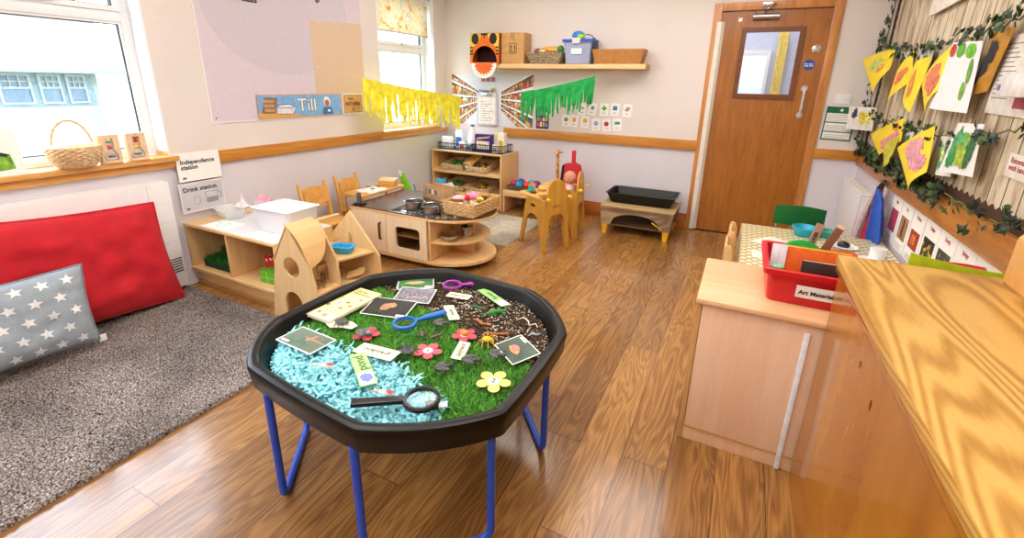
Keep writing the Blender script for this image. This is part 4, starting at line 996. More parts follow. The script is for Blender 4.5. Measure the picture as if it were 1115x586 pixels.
# ------------------------------------------------------------------ storage shelves in the far left corner
S = T('storage_shelves', 'birch storage shelves with slanted wicker trays in the far left corner', 'shelving unit', (-2.71, 4.5, 0)); L_ = loc(-2.71, 4.5)
sx0, sx1, sy0, sy1, sh = -3.17, -2.262, 4.30, 4.70, .625
for x in (sx0, sx1-.02): P('side_panel', B(L_).box(x, x+.02, sy0, sy1, 0, sh-.021, .002), wood('e6bb80', 'd6a263', 'z', .45), S)
P('top', B(L_).box(sx0, sx1, sy0-.004, sy1, sh-.02, sh, .004), wood('ecd0a4', 'dfba86', 'x', .4), S)
P('back_panel', B(L_).box(sx0+.021, sx1-.021, sy1-.012, sy1-.002, .03, sh-.021, 0), wood('c08a4a', 'a87438', 'x', .5), S)
P('middle_shelf', B(L_).prism([(sy0, .368), (sy0, .392), (sy1-.014, .45), (sy1-.014, .43)], sx0+.021, sx1-.021, 'yz'), BIRCH, S)
P('lower_shelf', B(L_).prism([(sy0, .135), (sy0, .155), (sy1-.014, .21), (sy1-.014, .19)], sx0+.021, sx1-.021, 'yz'), BIRCH, S)
P('bottom_shelf', B(L_).box(sx0+.021, sx1-.021, sy0+.01, sy1-.014, .02, .035, .001), BIRCH, S)
TRAYW = mottle('pale_tray_weave', [(.3, 'b08c58'), (.7, 'ecd9b0')], 50, .6)
cols = [['2f9a3c', '4fb34a', 'd6542c', '1f7a34'], ['e6b23a', 'f0c850', 'dc9a2e'], ['b98040', '8a5a2c', 'e0b050']]
k = 0
for row, (z, ys) in enumerate(((.393, 4.31), (.156, 4.31))):
    for j, x in enumerate((-2.90, -2.585, -2.42)[:2] if True else ()):
        ang = math.atan2(.058, .386); M_ = Matrix.Translation((x, ys, z)) @ Matrix.Rotation(ang, 4, 'X') @ Matrix.Translation((0, .155, .001))
        nm = ['green toy food', 'yellow and brown toy food'][j]; rowname = ['upper', 'lower'][row]
        o = T('shelf_basket', 'pale woven tray of %s on the %s corner shelf' % (nm, rowname), 'basket', M=M_, group='pale trays on the corner shelves')
        b = B(); w, l, h = .27, .30, .07
        basket(o, w-.02, l-.02, w, l, h, TRAYW, 4, 24, .005)
        tw = (.09 if row == 0 else .075)
        for q in range(9):
            c = (cols[0] if j == 0 else cols[1+(q % 2)])[q % 3]
            oo = P('toy_food', B().ball((0, 0, 0), (.024+.008*random.random(), .022, .018), wob=.3, n=10), plain(c, .5))
            oo.matrix_world = M_ @ Matrix.Translation(((q % 3-1)*.075, (q//3-1)*.085-.0, .03)); tag(oo, 'small %s piece in the %s %s tray on the corner shelves' % (nm.replace('toy food', 'toy'), rowname, ['left', 'right'][j]), 'toy food', group='toy food in the %s %s tray' % (rowname, ['left', 'right'][j]))
o = T('narrow_basket', 'narrow pale tray of yellow pieces tilted up between the two upper trays', 'basket', M=Matrix.Translation((-2.70, 4.34, .47)) @ Matrix.Rotation(.45, 4, 'X') @ Matrix.Rotation(-.25, 4, 'Z'))
P('body', B().box(-.05, .05, -.02, .20, 0, .004, 0).box(-.05, -.046, -.02, .20, .004, .035, 0).box(.046, .05, -.02, .20, .004, .035, 0).box(-.046, .046, -.02, -.016, .004, .035, 0).box(-.046, .046, .196, .20, .004, .035, 0), TRAYW, o)
P('contents', B().box(-.044, .044, -.014, .194, .005, .022, .006), mottle('yellow_pieces', [(.35, 'c8862a'), (.65, 'f0c040')], 60, .6), o)

# crates with food packets on the corner shelves
def crate(x0, x1, y0, y1, z, h, label):
    o = T('plastic_crate', label, 'crate', ((x0+x1)/2, (y0+y1)/2, z), group='dark lattice crates on the corner shelves')
    w, l = x1-x0, y1-y0; b = B()
    for zz in (0, h-.008): b.box(-w/2, w/2, -l/2, -l/2+.006, zz, zz+.008, .001).box(-w/2, w/2, l/2-.006, l/2, zz, zz+.008, .001).box(-w/2, -w/2+.006, -l/2, l/2, zz, zz+.008, .001).box(w/2-.006, w/2, -l/2, l/2, zz, zz+.008, .001)
    k = 14
    for i in range(k+1):
        x = -w/2+.003+(w-.006)*i/k
        for y in (-l/2+.003, l/2-.003): b.box(x-.002, x+.002, y-.002, y+.002, .006, h-.004, 0)
    for i in range(1, 8):
        y = -l/2+l*i/8
        for x in (-w/2+.003, w/2-.003): b.box(x-.002, x+.002, y-.002, y+.002, .006, h-.004, 0)
    b.box(-w/2, w/2, -l/2, -l/2+.005, h*.35, h*.45, 0)
    P('lattice', b, plain('1b2433', .5), o); P('base', B().box(-w/2+.006, w/2-.006, -l/2+.006, l/2-.006, .001, .004, 0), plain('1b2433', .5), o)
crate(-3.11, -2.66, 4.33, 4.58, .6255, .075, 'dark plastic lattice crate of packets, the left one on the corner shelves')
crate(-2.645, -2.20+.0-.07, 4.33, 4.58, .6255, .085, 'dark plastic lattice crate of packets, the right one on the corner shelves')
def packet(nm, label, cat, x, y, w, d, h, c, panel=None, pc=None, txt=None, a=0, tc=NAVY):
    o = T(nm, label, cat, (x, y, .6305), a, group=None)
    P('carton', B().box(-w/2, w/2, -d/2, d/2, 0, h, .002), plain(c, .5), o)
    if panel: P('label_panel', B().box(-w/2*panel, w/2*panel, -d/2-.0012, -d/2-.0004, h*.12, h*.62, 0), plain(pc, .5), o)
    if txt: text('lettering', txt, h*.17, tc, o, frame((0, -d/2-.0014, h*.36), (1, 0, 0), (0, 0, 1)), .0003, align='CENTER')
    return o
packet('food_packet', 'white food carton with blue lettering at the left end of the left crate', 'food packet', -3.02, 4.42, .13, .05, .13, 'eef2f5', txt='Tea')
packet('food_packet', 'white and blue flour bag standing up in the left crate', 'food packet', -2.88, 4.46, .09, .06, .21, 'dfe9f6', .8, '2a66b8')
packet('food_packet', 'small cream carton in front of the flour bag in the left crate', 'food packet', -2.80, 4.38, .07, .04, .09, 'f4efe2', .7, 'c85a4a')
o = T('milk_bottle', 'white plastic milk bottle behind the packets in the left crate', 'bottle', (-2.74, 4.50, .6305))
P('bottle', B().lathe([(0, 0), (.055, 0), (.058, .12), (.045, .17), (.02, .23), (.018, .25), (0, .25)], n=20), plain('f3f4f6', .4), o); P('cap', B().lathe([(.021, .25), (.021, .27), (0, .27)], n=16), plain('2c50a0', .4), o)
packet('food_packet', 'small grey jar shaped packet at the right end of the left crate', 'food packet', -2.70, 4.37, .05, .04, .08, 'b9c3c8', .8, '52606c')
packet('cereal_box', 'purple and yellow biscuit box in the right crate on the corner shelves', 'food packet', -2.53, 4.40, .20, .07, .185, '3a1f8a', .78, 'f2ead2', 'Biscuits', tc=plain('5a4a20', .6))
P('flash', B().prism([(-.09, .13), (.08, .155), (.09, .17), (-.06, .15)], -.0375, -.0362, 'xz'), plain('f2c62c', .5), bpy.data.objects['cereal_box'])
packet('food_packet', 'pale yellow packet behind the purple box in the right crate', 'food packet', -2.42, 4.50, .11, .05, .20, 'efe6b4', .7, 'f7f3e0')
packet('food_packet', 'cream bag at the right end of the right crate', 'food packet', -2.33, 4.44, .08, .06, .21, 'f1ecd8', .6, 'd6b840')
packet('food_packet', 'small white label card box on the front of the right crate', 'food packet', -2.375, 4.36, .05, .03, .09, 'f4f2ee', .7, 'c7b37a')

# bench with basket next to the shelves
o = T('low_bench', 'low wooden bench tray holding a basket of balls beside the corner shelves', 'bench', (-2.02, 4.50, 0))
P('tray_front', B().box(-.235, .20, -.19, -.175, .185, .255, .003), BIRCH, o); P('tray_back', B().box(-.235, .20, .175, .19, .185, .255, .003), BIRCH, o)
P('tray_floor', B().box(-.235, .20, -.174, .174, .186, .198, .001), BIRCH, o)
for s in (-.235, .182): P('end_panel', B().box(s, s+.018, -.174, .174, 0, .1855, .002), BIRCH_Z, o)
o = T('dark_basket', 'dark brown wicker basket of coloured balls on the low bench', 'basket', (-2.04, 4.45, .1985))
basket(o, .30, .20, .34, .24, .10, mottle('dark_wicker', [(.3, '3a2a20'), (.7, '7d6448')], 60, .6), 6, 30)
for i, (x, y, c, cn) in enumerate([(-.12, -.04, 'b0205a', 'crimson'), (-.05, -.07, '1f8fb0', 'teal'), (-.08, .05, '2a4f9a', 'dark blue'), (.03, -.04, 'd8402c', 'red'), (.03, .06, '3fb0c8', 'light blue'), (.10, -.05, 'e07b24', 'orange'), (.11, .04, '7a2f8a', 'purple')]):
    q = P('cloth_ball', B().ball((0, 0, 0), .045, n=14, wob=.25), plain(c, .7, var=.2, nscale=40)); q.location = (-2.04+x, 4.45+y, .1985+.11+.0*i); tag(q, cn+' cloth ball in the dark basket on the low bench', 'ball', group='cloth balls in the dark basket')

# ------------------------------------------------------------------ dolls' high chairs
def high_chair(x, y, a, label):
    o = T('doll_high_chair', label, 'high chair', (x, y, 0), a, group="wooden dolls' high chairs")
    W_ = wood('d9a648', 'c08a30', 'z', .4); w, d = .375, .31
    # side panels lie in the xz plane, back panel in the yz plane at +x
    side = [(-w/2-.0, 0), (-w/2+.045, 0), (-.080, .24)]+[(.0+.080*math.cos(t), .24+.06*math.sin(t)) for t in [PI-PI*i/8 for i in range(1, 8)]]+[(.080, .24), (w/2-.05, 0), (w/2, 0), (w/2-.035, .44), (-w/2+.10, .44)]
    slot = rrect(-.035, .035, .355, .385, .014)
    for s in (-1, 1): P('side_panel', B().prism(side, s*.125-.007, s*.125+.007, 'xz', holes=[slot]), W_, o)
    bk_ = [(-d/2, 0), (-d/2+.04, 0), (-.08, .26)]+[(.08*math.cos(t), .26+.06*math.sin(t)) for t in [PI-PI*i/8 for i in range(1, 8)]]+[(.08, .26), (d/2-.04, 0), (d/2, 0), (.105, .46), (.085, .56)]+[(.085*math.cos(t), .55+.055*math.sin(t)) for t in [PI*i/10 for i in range(1, 10)]]+[(-.085, .56), (-.105, .46)]
    M_ = Matrix.Translation((w/2-.02, 0, 0)) @ Matrix.Rotation(-.03, 4, 'Y')
    P('backrest', B(M_).prism(bk_, -.007, .007, 'yz', holes=[rrect(-.04, .04, .36, .395, .014)]), W_, o)
    P('seat', B().box(-.09, w/2-.035, -.117, .117, .30, .312, .002), W_, o)
    tr = [(-w/2-.03, -.10), (-w/2-.03, .10), (-w/2+.0, .15), (.10, .15), (.10, .118), (.02, .10), (.02, -.10), (.10, -.118), (.10, -.15), (-w/2, -.15)]
    P('tray', B().prism(tr, .4405, .453), wood('dfb060', 'cf9a48', 'x', .4), o)
    for s in (-1, 1):
        P('bolt', B().lathe([(0, 0), (.014, .0), (.014, .03), (.011, .034), (0, .034)], n=12, L=Matrix.Translation((w/2-.015, s*.115, .452)) @ Matrix.Rotation(PI/2, 4, 'Y')), plain('f0c41c', .35), o)
    for (fx, fy_) in ((-w/2+.022, -.125), (-w/2+.022, .125), (w/2-.015, -.13), (w/2-.015, .13)): P('foot_pad', B().box(fx-.014, fx+.014, fy_-.0095, fy_+.0095, 0.0, .010, .001), plain('8a5a3a', .6), o)
    return o
high_chair(-1.45, 3.565, -.50, "golden plywood dolls' high chair nearer the camera, laid with toy cups")
high_chair(-1.42, 3.955, .05, "golden plywood dolls' high chair behind the first one, holding the doll")
# things on and around them
def plate(label, x, y, z, c, r):
    o = T('toy_plate', label, 'plate', (x, y, z)); P('plate', B().lathe([(0, 0), (r*.7, 0), (r, .008), (r*.98, .009), (r*.7, .003), (0, .003)], n=22), plain(c, .4), o)
plate('green toy plate under the turquoise cup on the first high chair tray', -1.60, 3.60, .4535, '63b54a', .04)
o = T('toy_cup', 'turquoise toy cup on the green plate of the first high chair', 'cup', (-1.60, 3.60, .4575)); P('cup', B().lathe([(0, 0), (.02, 0), (.026, .045), (.023, .045), (.018, .004), (0, .004)], n=18), plain('2fb0c4', .35), o)
P('handle', B().tube([(.022, 0, .035), (.04, 0, .03), (.04, 0, .015), (.02, 0, .01)], .004, 6), plain('2fb0c4', .35), o)
q = P('toy_bread', B().ball((0, 0, 0), (.045, .03, .02), wob=.2), plain('d8a868', .7)); q.location = (-1.52, 3.66, .473); tag(q, 'pale brown toy bread on the tray of the first high chair', 'toy food')
q = P('toy_sausage', B().ball((0, 0, 0), (.035, .014, .012), wob=.1), plain('5c3a2a', .6)); q.location = (-1.55, 3.535, .4655); tag(q, 'dark brown toy sausage on the tray of the first high chair', 'toy food')
SKIN = plain('c88a72', .5)
o = T('baby_doll', 'bald baby doll in pale pink clothes sitting in the rear high chair', 'doll', (-1.37, 3.955, .3125))
P('body', B().ball((0, 0, .09), (.052, .058, .09)).tube([(0, -.05, .13), (-.03, -.075, .09), (-.08, -.06, .07)], [.022, .019, .014]).tube([(0, .05, .13), (-.03, .075, .09), (-.08, .06, .07)], [.022, .019, .014]).tube([(-.01, -.03, .03), (-.09, -.04, .03)], [.03, .022]).tube([(-.01, .03, .03), (-.09, .04, .03)], [.03, .022]), plain('e9c3c6', .8), o)
b = B().ball((0, 0, .225), (.058, .052, .062), n=20).ball((-.055, 0, .215), (.010, .008, .008)).ball((.0, -.052, .22), (.010, .006, .014)).ball((.0, .052, .22), (.010, .006, .014)); P('head', b, SKIN, o)
for s in (-1, 1): P('eye', B().ball((-.052, s*.02, .232), .006), INK, o)
P('mouth', B().ball((-.054, 0, .197), (.004, .010, .003)), plain('a83a3a', .5), o)
for s in (-1, 1): P('hand', B().ball((-.088, s*.06, .07), (.014, .011, .009)).tube([(-.092, s*.06, .07), (-.108, s*.064, .066)], .004, 5).tube([(-.092, s*.056, .07), (-.109, s*.056, .066)], .004, 5).tube([(-.090, s*.052, .07), (-.104, s*.049, .067)], .004, 5), SKIN, o)
gx_, gy_ = -1.56, 4.17
o = T('giraffe_toy', 'tall wooden giraffe figure standing behind the high chairs', 'giraffe figure', (gx_, gy_, 0))
GW = mottle('giraffe_wood', [(.4, 'a4622c'), (.6, 'd9a765')], 30, .5)
P('body', B().ball((0, .02, .36), (.028, .06, .036)).tube([(0, -.02, .37), (0, -.04, .5), (.0, -.05, .62), (.0, -.055, .71)], [.026, .019, .016, .014]).ball((.005, -.075, .725), (.018, .038, .018)), GW, o)
for (x, y) in ((-.016, -.02), (.016, -.02), (-.016, .06), (.016, .06)): P('leg', B().tube([(x, y, .35), (x*1.3, y, .18), (x*1.3, y, 0.0)], [.012, .009, .008]), GW, o)
for s in (-1, 1):
    P('ear', B().ball((s*.03, -.05, .735), (.020, .006, .009)), GW, o); P('horn', B().tube([(s*.009, -.052, .735), (s*.012, -.05, .765)], .004, 6), GW, o)
o = T('red_backpack', 'red and black toy guitar bag standing against the far wall behind the high chairs', 'bag', (-1.52, 4.42, 0))
P('bag', B().prism([(-.09, .0), (.10, .0), (.11, .50), (.09, .58), (.03, .60), (-.08, .58), (-.10, .48)], -.04, .04, 'xz', bev=.015), plain('bf1a2a', .6), o)
P('strap', B().tube([(-.075, -.045, .2), (-.088, -.05, .4), (-.075, -.045, .57)], .012, 8), DARK, o)
P('neck_sleeve', B().box(.0, .035, -.02, .02, .595, .72, .008), plain('c81f30', .6), o)
# ------------------------------------------------------------------ sand tray on a rough stand
o = T('tray_stand', 'rough brown wooden stand with arched sides and yellow feet near the door', 'stand', (-.77, 4.38, 0)); L_ = loc(-.77, 4.38)
OLDW = figured('worn_timber', [(.2, '6d5840'), (.5, '93795a'), (.85, 'bda584')], 'x', 18, .7, 0, (2, 6, 6), .9)
ar = [(-1.10, .095), (-1.015, .095), (-1.0, .13)]+[(-.785+.215*math.cos(t), .13+.085*math.sin(t)) for t in [PI-PI*i/12 for i in range(1, 12)]]+[(-.57, .13), (-.555, .095), (-.47, .095), (-.455, .262), (-1.115, .262)]
for y in (4.14, 4.605): P('arched_side', B(L_).prism(ar, y, y+.022, 'xz'), OLDW, o)
ar2 = [(4.165, .095), (4.24, .095), (4.26, .14)]+[(4.385+.12*math.cos(t), .14+.07*math.sin(t)) for t in [PI-PI*i/8 for i in range(1, 8)]]+[(4.51, .14), (4.53, .095), (4.604, .095), (4.604, .262), (4.165, .262)]
for x in (-1.105, -.487): P('arched_end', B(L_).prism(ar2, x, x+.022, 'yz'), OLDW, o)
P('top_board', B(L_).box(-1.115, -.445, 4.135, 4.632, .2625, .278, .003), wood('c4a878', 'a3875a', 'x', .6), o)
for x in (-1.065, -.505):
    for y in (4.165, 4.60): P('foot', B(L_).prism([(x-.018, 0), (x+.018, 0), (x+.028, .094), (x-.028, .094)], y-.02, y+.02, 'xz'), plain('e9b21a', .4), o)
P('lower_rack', B(L_).box(-1.08, -.49, 4.18, 4.59, .08, .092, .001), wood('7d6448', '64503a', 'x', .6), o)
P('hanging_strap', B(L_).tube([(-.63, 4.13, .17), (-.58, 4.128, .14), (-.54, 4.13, .115)], .006, 6), plain('e0b018', .5), o)
P('catch', B(L_).box(-.80, -.77, 4.131, 4.139, .262, .270, .001), plain('d8a020', .5), o)
o = T('sand_tray', 'deep black rectangular plastic tray resting on the rough wooden stand', 'tray', (-.785, 4.43, .2785))
b = B(); tubshape(b, .56, .30, .63, .36, .10, t=.004, r=.03, dip=False); P('body', b, plain('0d0d10', .3, spec=.35), o)

# ================================================================== WALL-MOUNTED AND SMALL THINGS
def sheet(name, M, w, h, mat, label, cat, group=None, t=.0008, part='sheet'):
    """a thing that is a flat sheet; origin at its centre, returns its empty and local frame"""
    o = T(name, label, cat, M=M, group=group)
    P(part, B().card(-w/2, w/2, -h/2, h/2, t), mat, o)
    return o

# large pale poster on the window wall
PINKP = plain('d9ccd8', .5, var=.01)
pm = T('wall_poster', 'very large pale pink poster sheet on the window wall above the rail', 'poster', M=FL(1.932, 1.055, .001))
pw_, ph_ = 1.45, 1.0
P('sheet', B().prism([(0, 0), (pw_, -.0), (pw_, ph_), (0, ph_)], 0, .002), PINKP, pm)
circ_pts = [(p[0], p[1]) for p in circ(.66, .80, .60, 64, .47) if p[1] < ph_-.005]
P('printed_circle', B().prism([(min(pw_-.01, x), y) for x, y in [(x, y) for x, y in circ(.66, .80, .62, 80, .47) if y <= .99]], .0021, .0025), plain('cfc6d2', .5, var=.01), pm)
P('printed_panel', B().prism([(.885, .10), (1.44, .10), (1.44, .775), (.885, .735)], .0026, .0030), plain('d9c0a4', .5, var=.01), pm)
P('white_edge', B().box(-.004, .004, 0, ph_, 0, .004, 0).box(0, pw_, -.004, .004, 0, .004, 0), PAPER, pm)
text('lettering', 'class', .065, INK, pm, Matrix.Translation((.33, .800, .0035)), .002, align='LEFT')
text('lettering', 'g,', .065, INK, pm, Matrix.Translation((.965, .895, .0035)), .002)
b = B().lathe([(.005, 0), (.004, .003), (0, .004)], c=(.03, .03, .002), n=10); P('pin', b, INK, pm)
# till strip
o = T('till_sign', 'blue illustrated till sign with white lettering below the big pink poster', 'sign', M=FL(2.27, 1.06, .008))
P('panel', B().card(0, .80, 0, .175, .001), plain('7fb2e0', .5), o)
P('edging', B().card(0, .80, 0, .006, .0012).card(0, .80, .169, .175, .0012).card(0, .006, 0, .175, .0012).card(.794, .80, 0, .175, .0012), plain('d8a35c', .5), o)
P('counter_print', B(Matrix.Translation((0, 0, .0011))).prism([(.006, .006), (.40, .006), (.30, .03), (.05, .05), (.006, .04)], 0, .0004), plain('dba863', .5), o)
BR1, BR2 = plain('8f6a4a', .5), plain('c09a72', .5)
P('till_print', B(Matrix.Translation((0, 0, .0016))).prism([(.03, .04), (.14, .035), (.17, .15), (.06, .155)], 0, .0004), BR1, o)
for k in range(3): P('shelf_print', B(Matrix.Translation((0, 0, .0021))).prism([(.05, .052+k*.033), (.135, .048+k*.033), (.142, .070+k*.033), (.056, .074+k*.033)], 0, .0004), BR2, o)
P('basket_print', B(Matrix.Translation((0, 0, .0021))).prism([(.15, .03), (.30, .025), (.33, .075), (.27, .105), (.17, .10), (.155, .07)], 0, .0004), INK, o)
P('basket_print', B(Matrix.Translation((0, 0, .0026))).prism([(.154, .034), (.297, .029), (.325, .073), (.268, .1), (.174, .095), (.159, .07)], 0, .0004), plain('e6e8f0', .5), o)
P('basket_print', B(Matrix.Translation((0, 0, .0031))).prism([(.17, .075), (.31, .070), (.313, .074), (.17, .079)], 0, .0003), INK, o)
text('lettering', 'Till', .14, INK, o, Matrix.Translation((.345, .045, .0013)), .0042, align='LEFT', sx=1.05)
text('lettering', 'Till', .14, PAPER, o, Matrix.Translation((.345, .045, .0018)), .001, align='LEFT', sx=1.05)
fx = .64
P('figure_print', B(Matrix.Translation((fx, 0, .0014))).prism([(-.055, .008), (-.045, .06), (-.015, .072), (.02, .072), (.048, .06), (.06, .008)], 0, .0004), plain('2f77b4', .5), o)
P('figure_print', B(Matrix.Translation((fx, 0, .0019))).prism(circ(.0, .112, .036, 18, .042), 0, .0004), plain('f0efec', .5), o)
P('figure_print', B(Matrix.Translation((fx, 0, .0024))).prism(circ(.0, .10, .024, 16, .028), 0, .0004), plain('b07a54', .5), o)
P('figure_print', B(Matrix.Translation((fx, 0, .0029))).prism(circ(-.008, .103, .003, 8), 0, .0003).prism(circ(.010, .103, .003, 8), 0, .0003).card(-.008, .01, .084, .086, .0003), INK, o)
P('figure_print', B(Matrix.Translation((fx, 0, .0029))).card(.0, .03, .03, .048, .0004), PAPER, o)
o = T('pay_sign', 'brown card sign with black lettering beside the blue till sign', 'sign', M=FL(3.085, 1.06, .008))
P('card', B().card(0, .24, 0, .175, .001), plain('efe9dc', .5), o); P('panel', B(Matrix.Translation((0, 0, .0011))).card(.012, .228, .012, .163, .0004), plain('d9a868', .5), o)
P('border', B(Matrix.Translation((0, 0, .0016))).prism([(.012, .012), (.228, .012), (.228, .163), (.012, .163)], 0, .0003, holes=[[(.016, .016), (.224, .016), (.224, .159), (.016, .159)]]), INK, o)
text('lettering', 'Please', .028, INK, o, Matrix.Translation((.06, .122, .0017)), .0002, slant=.3, align='LEFT')
text('lettering', 'PAY HERE', .043, INK, o, Matrix.Translation((.12, .072, .0017)), .0012, align='CENTER', sx=.95)
P('arrow', B(Matrix.Translation((.12, .03, .0017))).prism([(-.004, .03), (.004, .03), (.004, .008), (.012, .008), (0, -.008), (-.012, .008), (-.004, .008)], 0, .0004), INK, o)

# station signs
o = T('station_sign', 'white notice reading independence station beside the radiator, the upper of two', 'sign', M=frame((XL+.03, 1.645, .70), (0, 1, 0), (0, 0, 1)))
P('card', B().card(0, .275, 0, .185, .001), PAPER, o)
text('lettering', 'Independence\nstation', .0385, INK, o, Matrix.Translation((.022, .112, .0012)), .0011, align='LEFT')
P('logo_mark', B(Matrix.Translation((0, 0, .0011))).prism(circ(.034, .022, .013, 12, .006), 0, .0004), plain('39424c', .5), o)
o = T('station_sign', 'grey photo notice reading drink station with a glass jug, the lower of two', 'sign', M=frame((XL+.03, 1.63, .495), (0, 1, 0), (0, 0, 1)))
P('card', B().card(0, .285, 0, .195, .001), plain('e8e6e8', .5, var=.01), o)
P('photo_panel', B(Matrix.Translation((0, 0, .0011))).card(.008, .277, .008, .188, .0003), mottle('grey_photo', [(.3, 'bdb9c0'), (.7, 'd6d3d8')], 6, .5), o)
text('lettering', 'Drink station', .0405, NAVY, o, Matrix.Translation((.022, .137, .0016)), .0012, align='LEFT')
LG = plain('8e9199', .4)
P('jug_print', B(Matrix.Translation((0, 0, .0015))).prism([(.16, .045), (.235, .045), (.24, .12), (.155, .12)], 0, .0003, holes=[[(.163, .05), (.232, .05), (.236, .116), (.159, .116)]]).prism([(.163, .05), (.232, .05), (.234, .08), (.161, .08)], .0, .0002).prism(circ(.10, .075, .022, 14, .03), 0, .0003, holes=[circ(.10, .075, .019, 14, .027)]).prism([(.24, .06), (.262, .07), (.262, .105), (.24, .112), (.24, .107), (.256, .102), (.256, .073), (.24, .066)], 0, .0003), LG, o)
P('logo_mark', B(Matrix.Translation((0, 0, .0015))).prism(circ(.036, .026, .013, 12, .006), 0, .0004), plain('39424c', .5), o)

# things on the near sill
SZ = .8755
o = T('sill_picture', 'white card with a green leafy photo leaning at the left end of the sill', 'picture', M=Matrix.Translation((-3.16, .80, SZ)) @ Matrix.Rotation(-.16, 4, 'Y') @ Matrix.Rotation(PI/2, 4, 'Z') @ Matrix.Rotation(PI/2, 4, 'X'))
P('card', B().card(0, .155, 0, .215, .004), PAPER, o)
P('photo', B(Matrix.Translation((0, 0, .0041))).prism([(.0, .02), (.12, .03), (.115, .10), (.06, .115), (.0, .10)], 0, .0006), mottle('leafy_photo', [(.3, '3f7a1e'), (.6, '8fc63a'), (.8, 'c6e07a')], 25, .5), o)
P('photo_shadow_band', B(Matrix.Translation((0, 0, .0048))).prism([(.0, .093), (.05, .105), (.1, .088), (.112, .10), (.06, .122), (.0, .108)], 0, .0004), INK, o)  # dark print along the upper edge of the leafy picture
o = T('sill_basket', 'round woven wicker basket with tall hoop handle on the window sill', 'basket', (-3.19, 1.165, SZ))
b = B()
for r in range(11):
    q = (r+.5)/11; z = .004+.108*q; R_ = .062+.048*math.sin(q*1.9)*1.0; R_ = .060+.052*math.sin(.25+q*1.55); pts = []
    for i in range(64): a = 2*PI*i/64; s = 1+(.03 if (i//2+r) % 2 else -.02); pts.append((R_*s*math.cos(a)*.82, R_*s*math.sin(a), z))
    b.tube(pts, .0065, 5, closed=True)
b.lathe([(0, 0), (.06, 0), (.06, .006), (0, .006)], sx=.82, n=20)
SWK = mottle('sill_wicker', [(.3, 'caa070'), (.7, 'f0d5ab')], 60, .6); P('body', b, SWK, o)
P('lid', B().lathe([(.105, .112), (.09, .122), (.05, .134), (0, .14)], sx=.82, n=24), SWK, o)
hp = [(.0, .088*math.cos(a), .10+.145*math.sin(a)) for a in [PI*i/18 for i in range(19)]]
P('handle', B().tube([(p[0]+.004*math.sin(i*2.1), p[1], p[2]) for i, p in enumerate(hp)], .005, 6).tube([(p[0]-.004*math.sin(i*2.1), p[1]*.97, p[2]*.99) for i, p in enumerate(hp)], .004, 6), SWK, o)
def vase_block(y, label, cols):
    o = T('vase_puzzle', label, 'wooden toy', M=Matrix.Translation((-3.185, y, SZ)) @ Matrix.Rotation(PI/2, 4, 'Z'), group=None)
    vs = [(-.030, .018), (.030, .018), (.034, .04), (.022, .062), (.014, .078), (.018, .10), (.017, .138), (-.017, .138), (-.018, .10), (-.014, .078), (-.022, .062), (-.034, .04)]
    P('block', B().prism([(-.048, 0), (.048, 0), (.048, .158), (-.048, .158)], -.022, .014, 'xz', holes=[vs]), plain('e3c3a0', .5), o)
    P('block_back', B().box(-.0475, .0475, .0145, .018, 0, .158, 0), plain('d9b892', .5), o)
    P('vase_inlay', B().prism([(x*.85, .018+(z-.018)*.93+.003) for x, z in vs], -.016, .010, 'xz', holes=[[(-.018, .03), (.018, .03), (.02, .045), (-.02, .045)]]), cloudy_mat('clear_inlay', 'f2efe8', .6), o)
    for k, (c, z) in enumerate(cols): P('coloured_bead', B().ball((0, -.012, z), (.013, .011, .011), n=12), plain(c, .4), o)
vase_block(1.315, 'wooden vase shaped puzzle block with pink beads, nearer the sill basket', [('e7d7c0', .13), ('4fa04a', .118), ('d03a5a', .088), ('e8c0b8', .105)])
vase_block(1.445, 'wooden vase shaped puzzle block with red and yellow beads beside the window edge', [('5cb84a', .150), ('c4283a', .128), ('b02438', .112), ('ecb83a', .094), ('f0cf70', .08)])

# roller blind, pull cord
o = T('roller_blind', 'patterned yellow and orange roller blind hanging in the far window', 'blind', (XL-.06, 4.04, 2.16))
def blindmat():
    m, nt, b = nmat('blind_fabric'); v = coords(nt)
    c = ramp(nt, noise_n(nt, v, 9, 3, .6, 1.5), [(.34, 'e8b060'), (.42, 'f3e3c0'), (.58, 'f7f1e2'), (.66, 'b5cfd0'), (.70, 'f4e8ca')])
    nt.links.new(c, b.inputs['Base Color']); b.inputs['Roughness'].default_value = .8
    b.inputs['Transmission Weight'].default_value = 0
    tr = nt.nodes.new('ShaderNodeBsdfTranslucent'); nt.links.new(c, tr.inputs[0]); mx = nt.nodes.new('ShaderNodeMixShader'); mx.inputs[0].default_value = .35
    nt.links.new(b.outputs[0], mx.inputs[1]); nt.links.new(tr.outputs[0], mx.inputs[2]); nt.links.new(mx.outputs[0], nt.nodes['Material Output'].inputs[0]); return m
P('fabric', B().box(-.001, .001, -.41, .41, -.335, 0, 0), blindmat(), o); P('bottom_bar', B().box(-.006, .006, -.415, .42, -.352, -.335, .003), plain('cfc8c0', .5), o)
P('roller', B().tube([(0, -.415, .01), (0, .415, .01)], .018, 12), PVC, o)
o = T('blind_cord', 'thin looped pull cord hanging at the side of the near window', 'cord', (XL-.02, 1.60, 1.95))
P('cord', B().tube([(0, -.01, .2), (0, .01, .0), (.01, .03, -.2), (.012, .025, -.38), (.012, .01, -.43), (.012, .0, -.36), (.0, -.015, -.15), (0, -.02, .2)], .0018, 5), PVC, o); P('cord_weight', B().lathe([(0, 0), (.006, .002), (.004, .02), (0, .022)], c=(.012, .013, -.445), n=10), PVC, o)

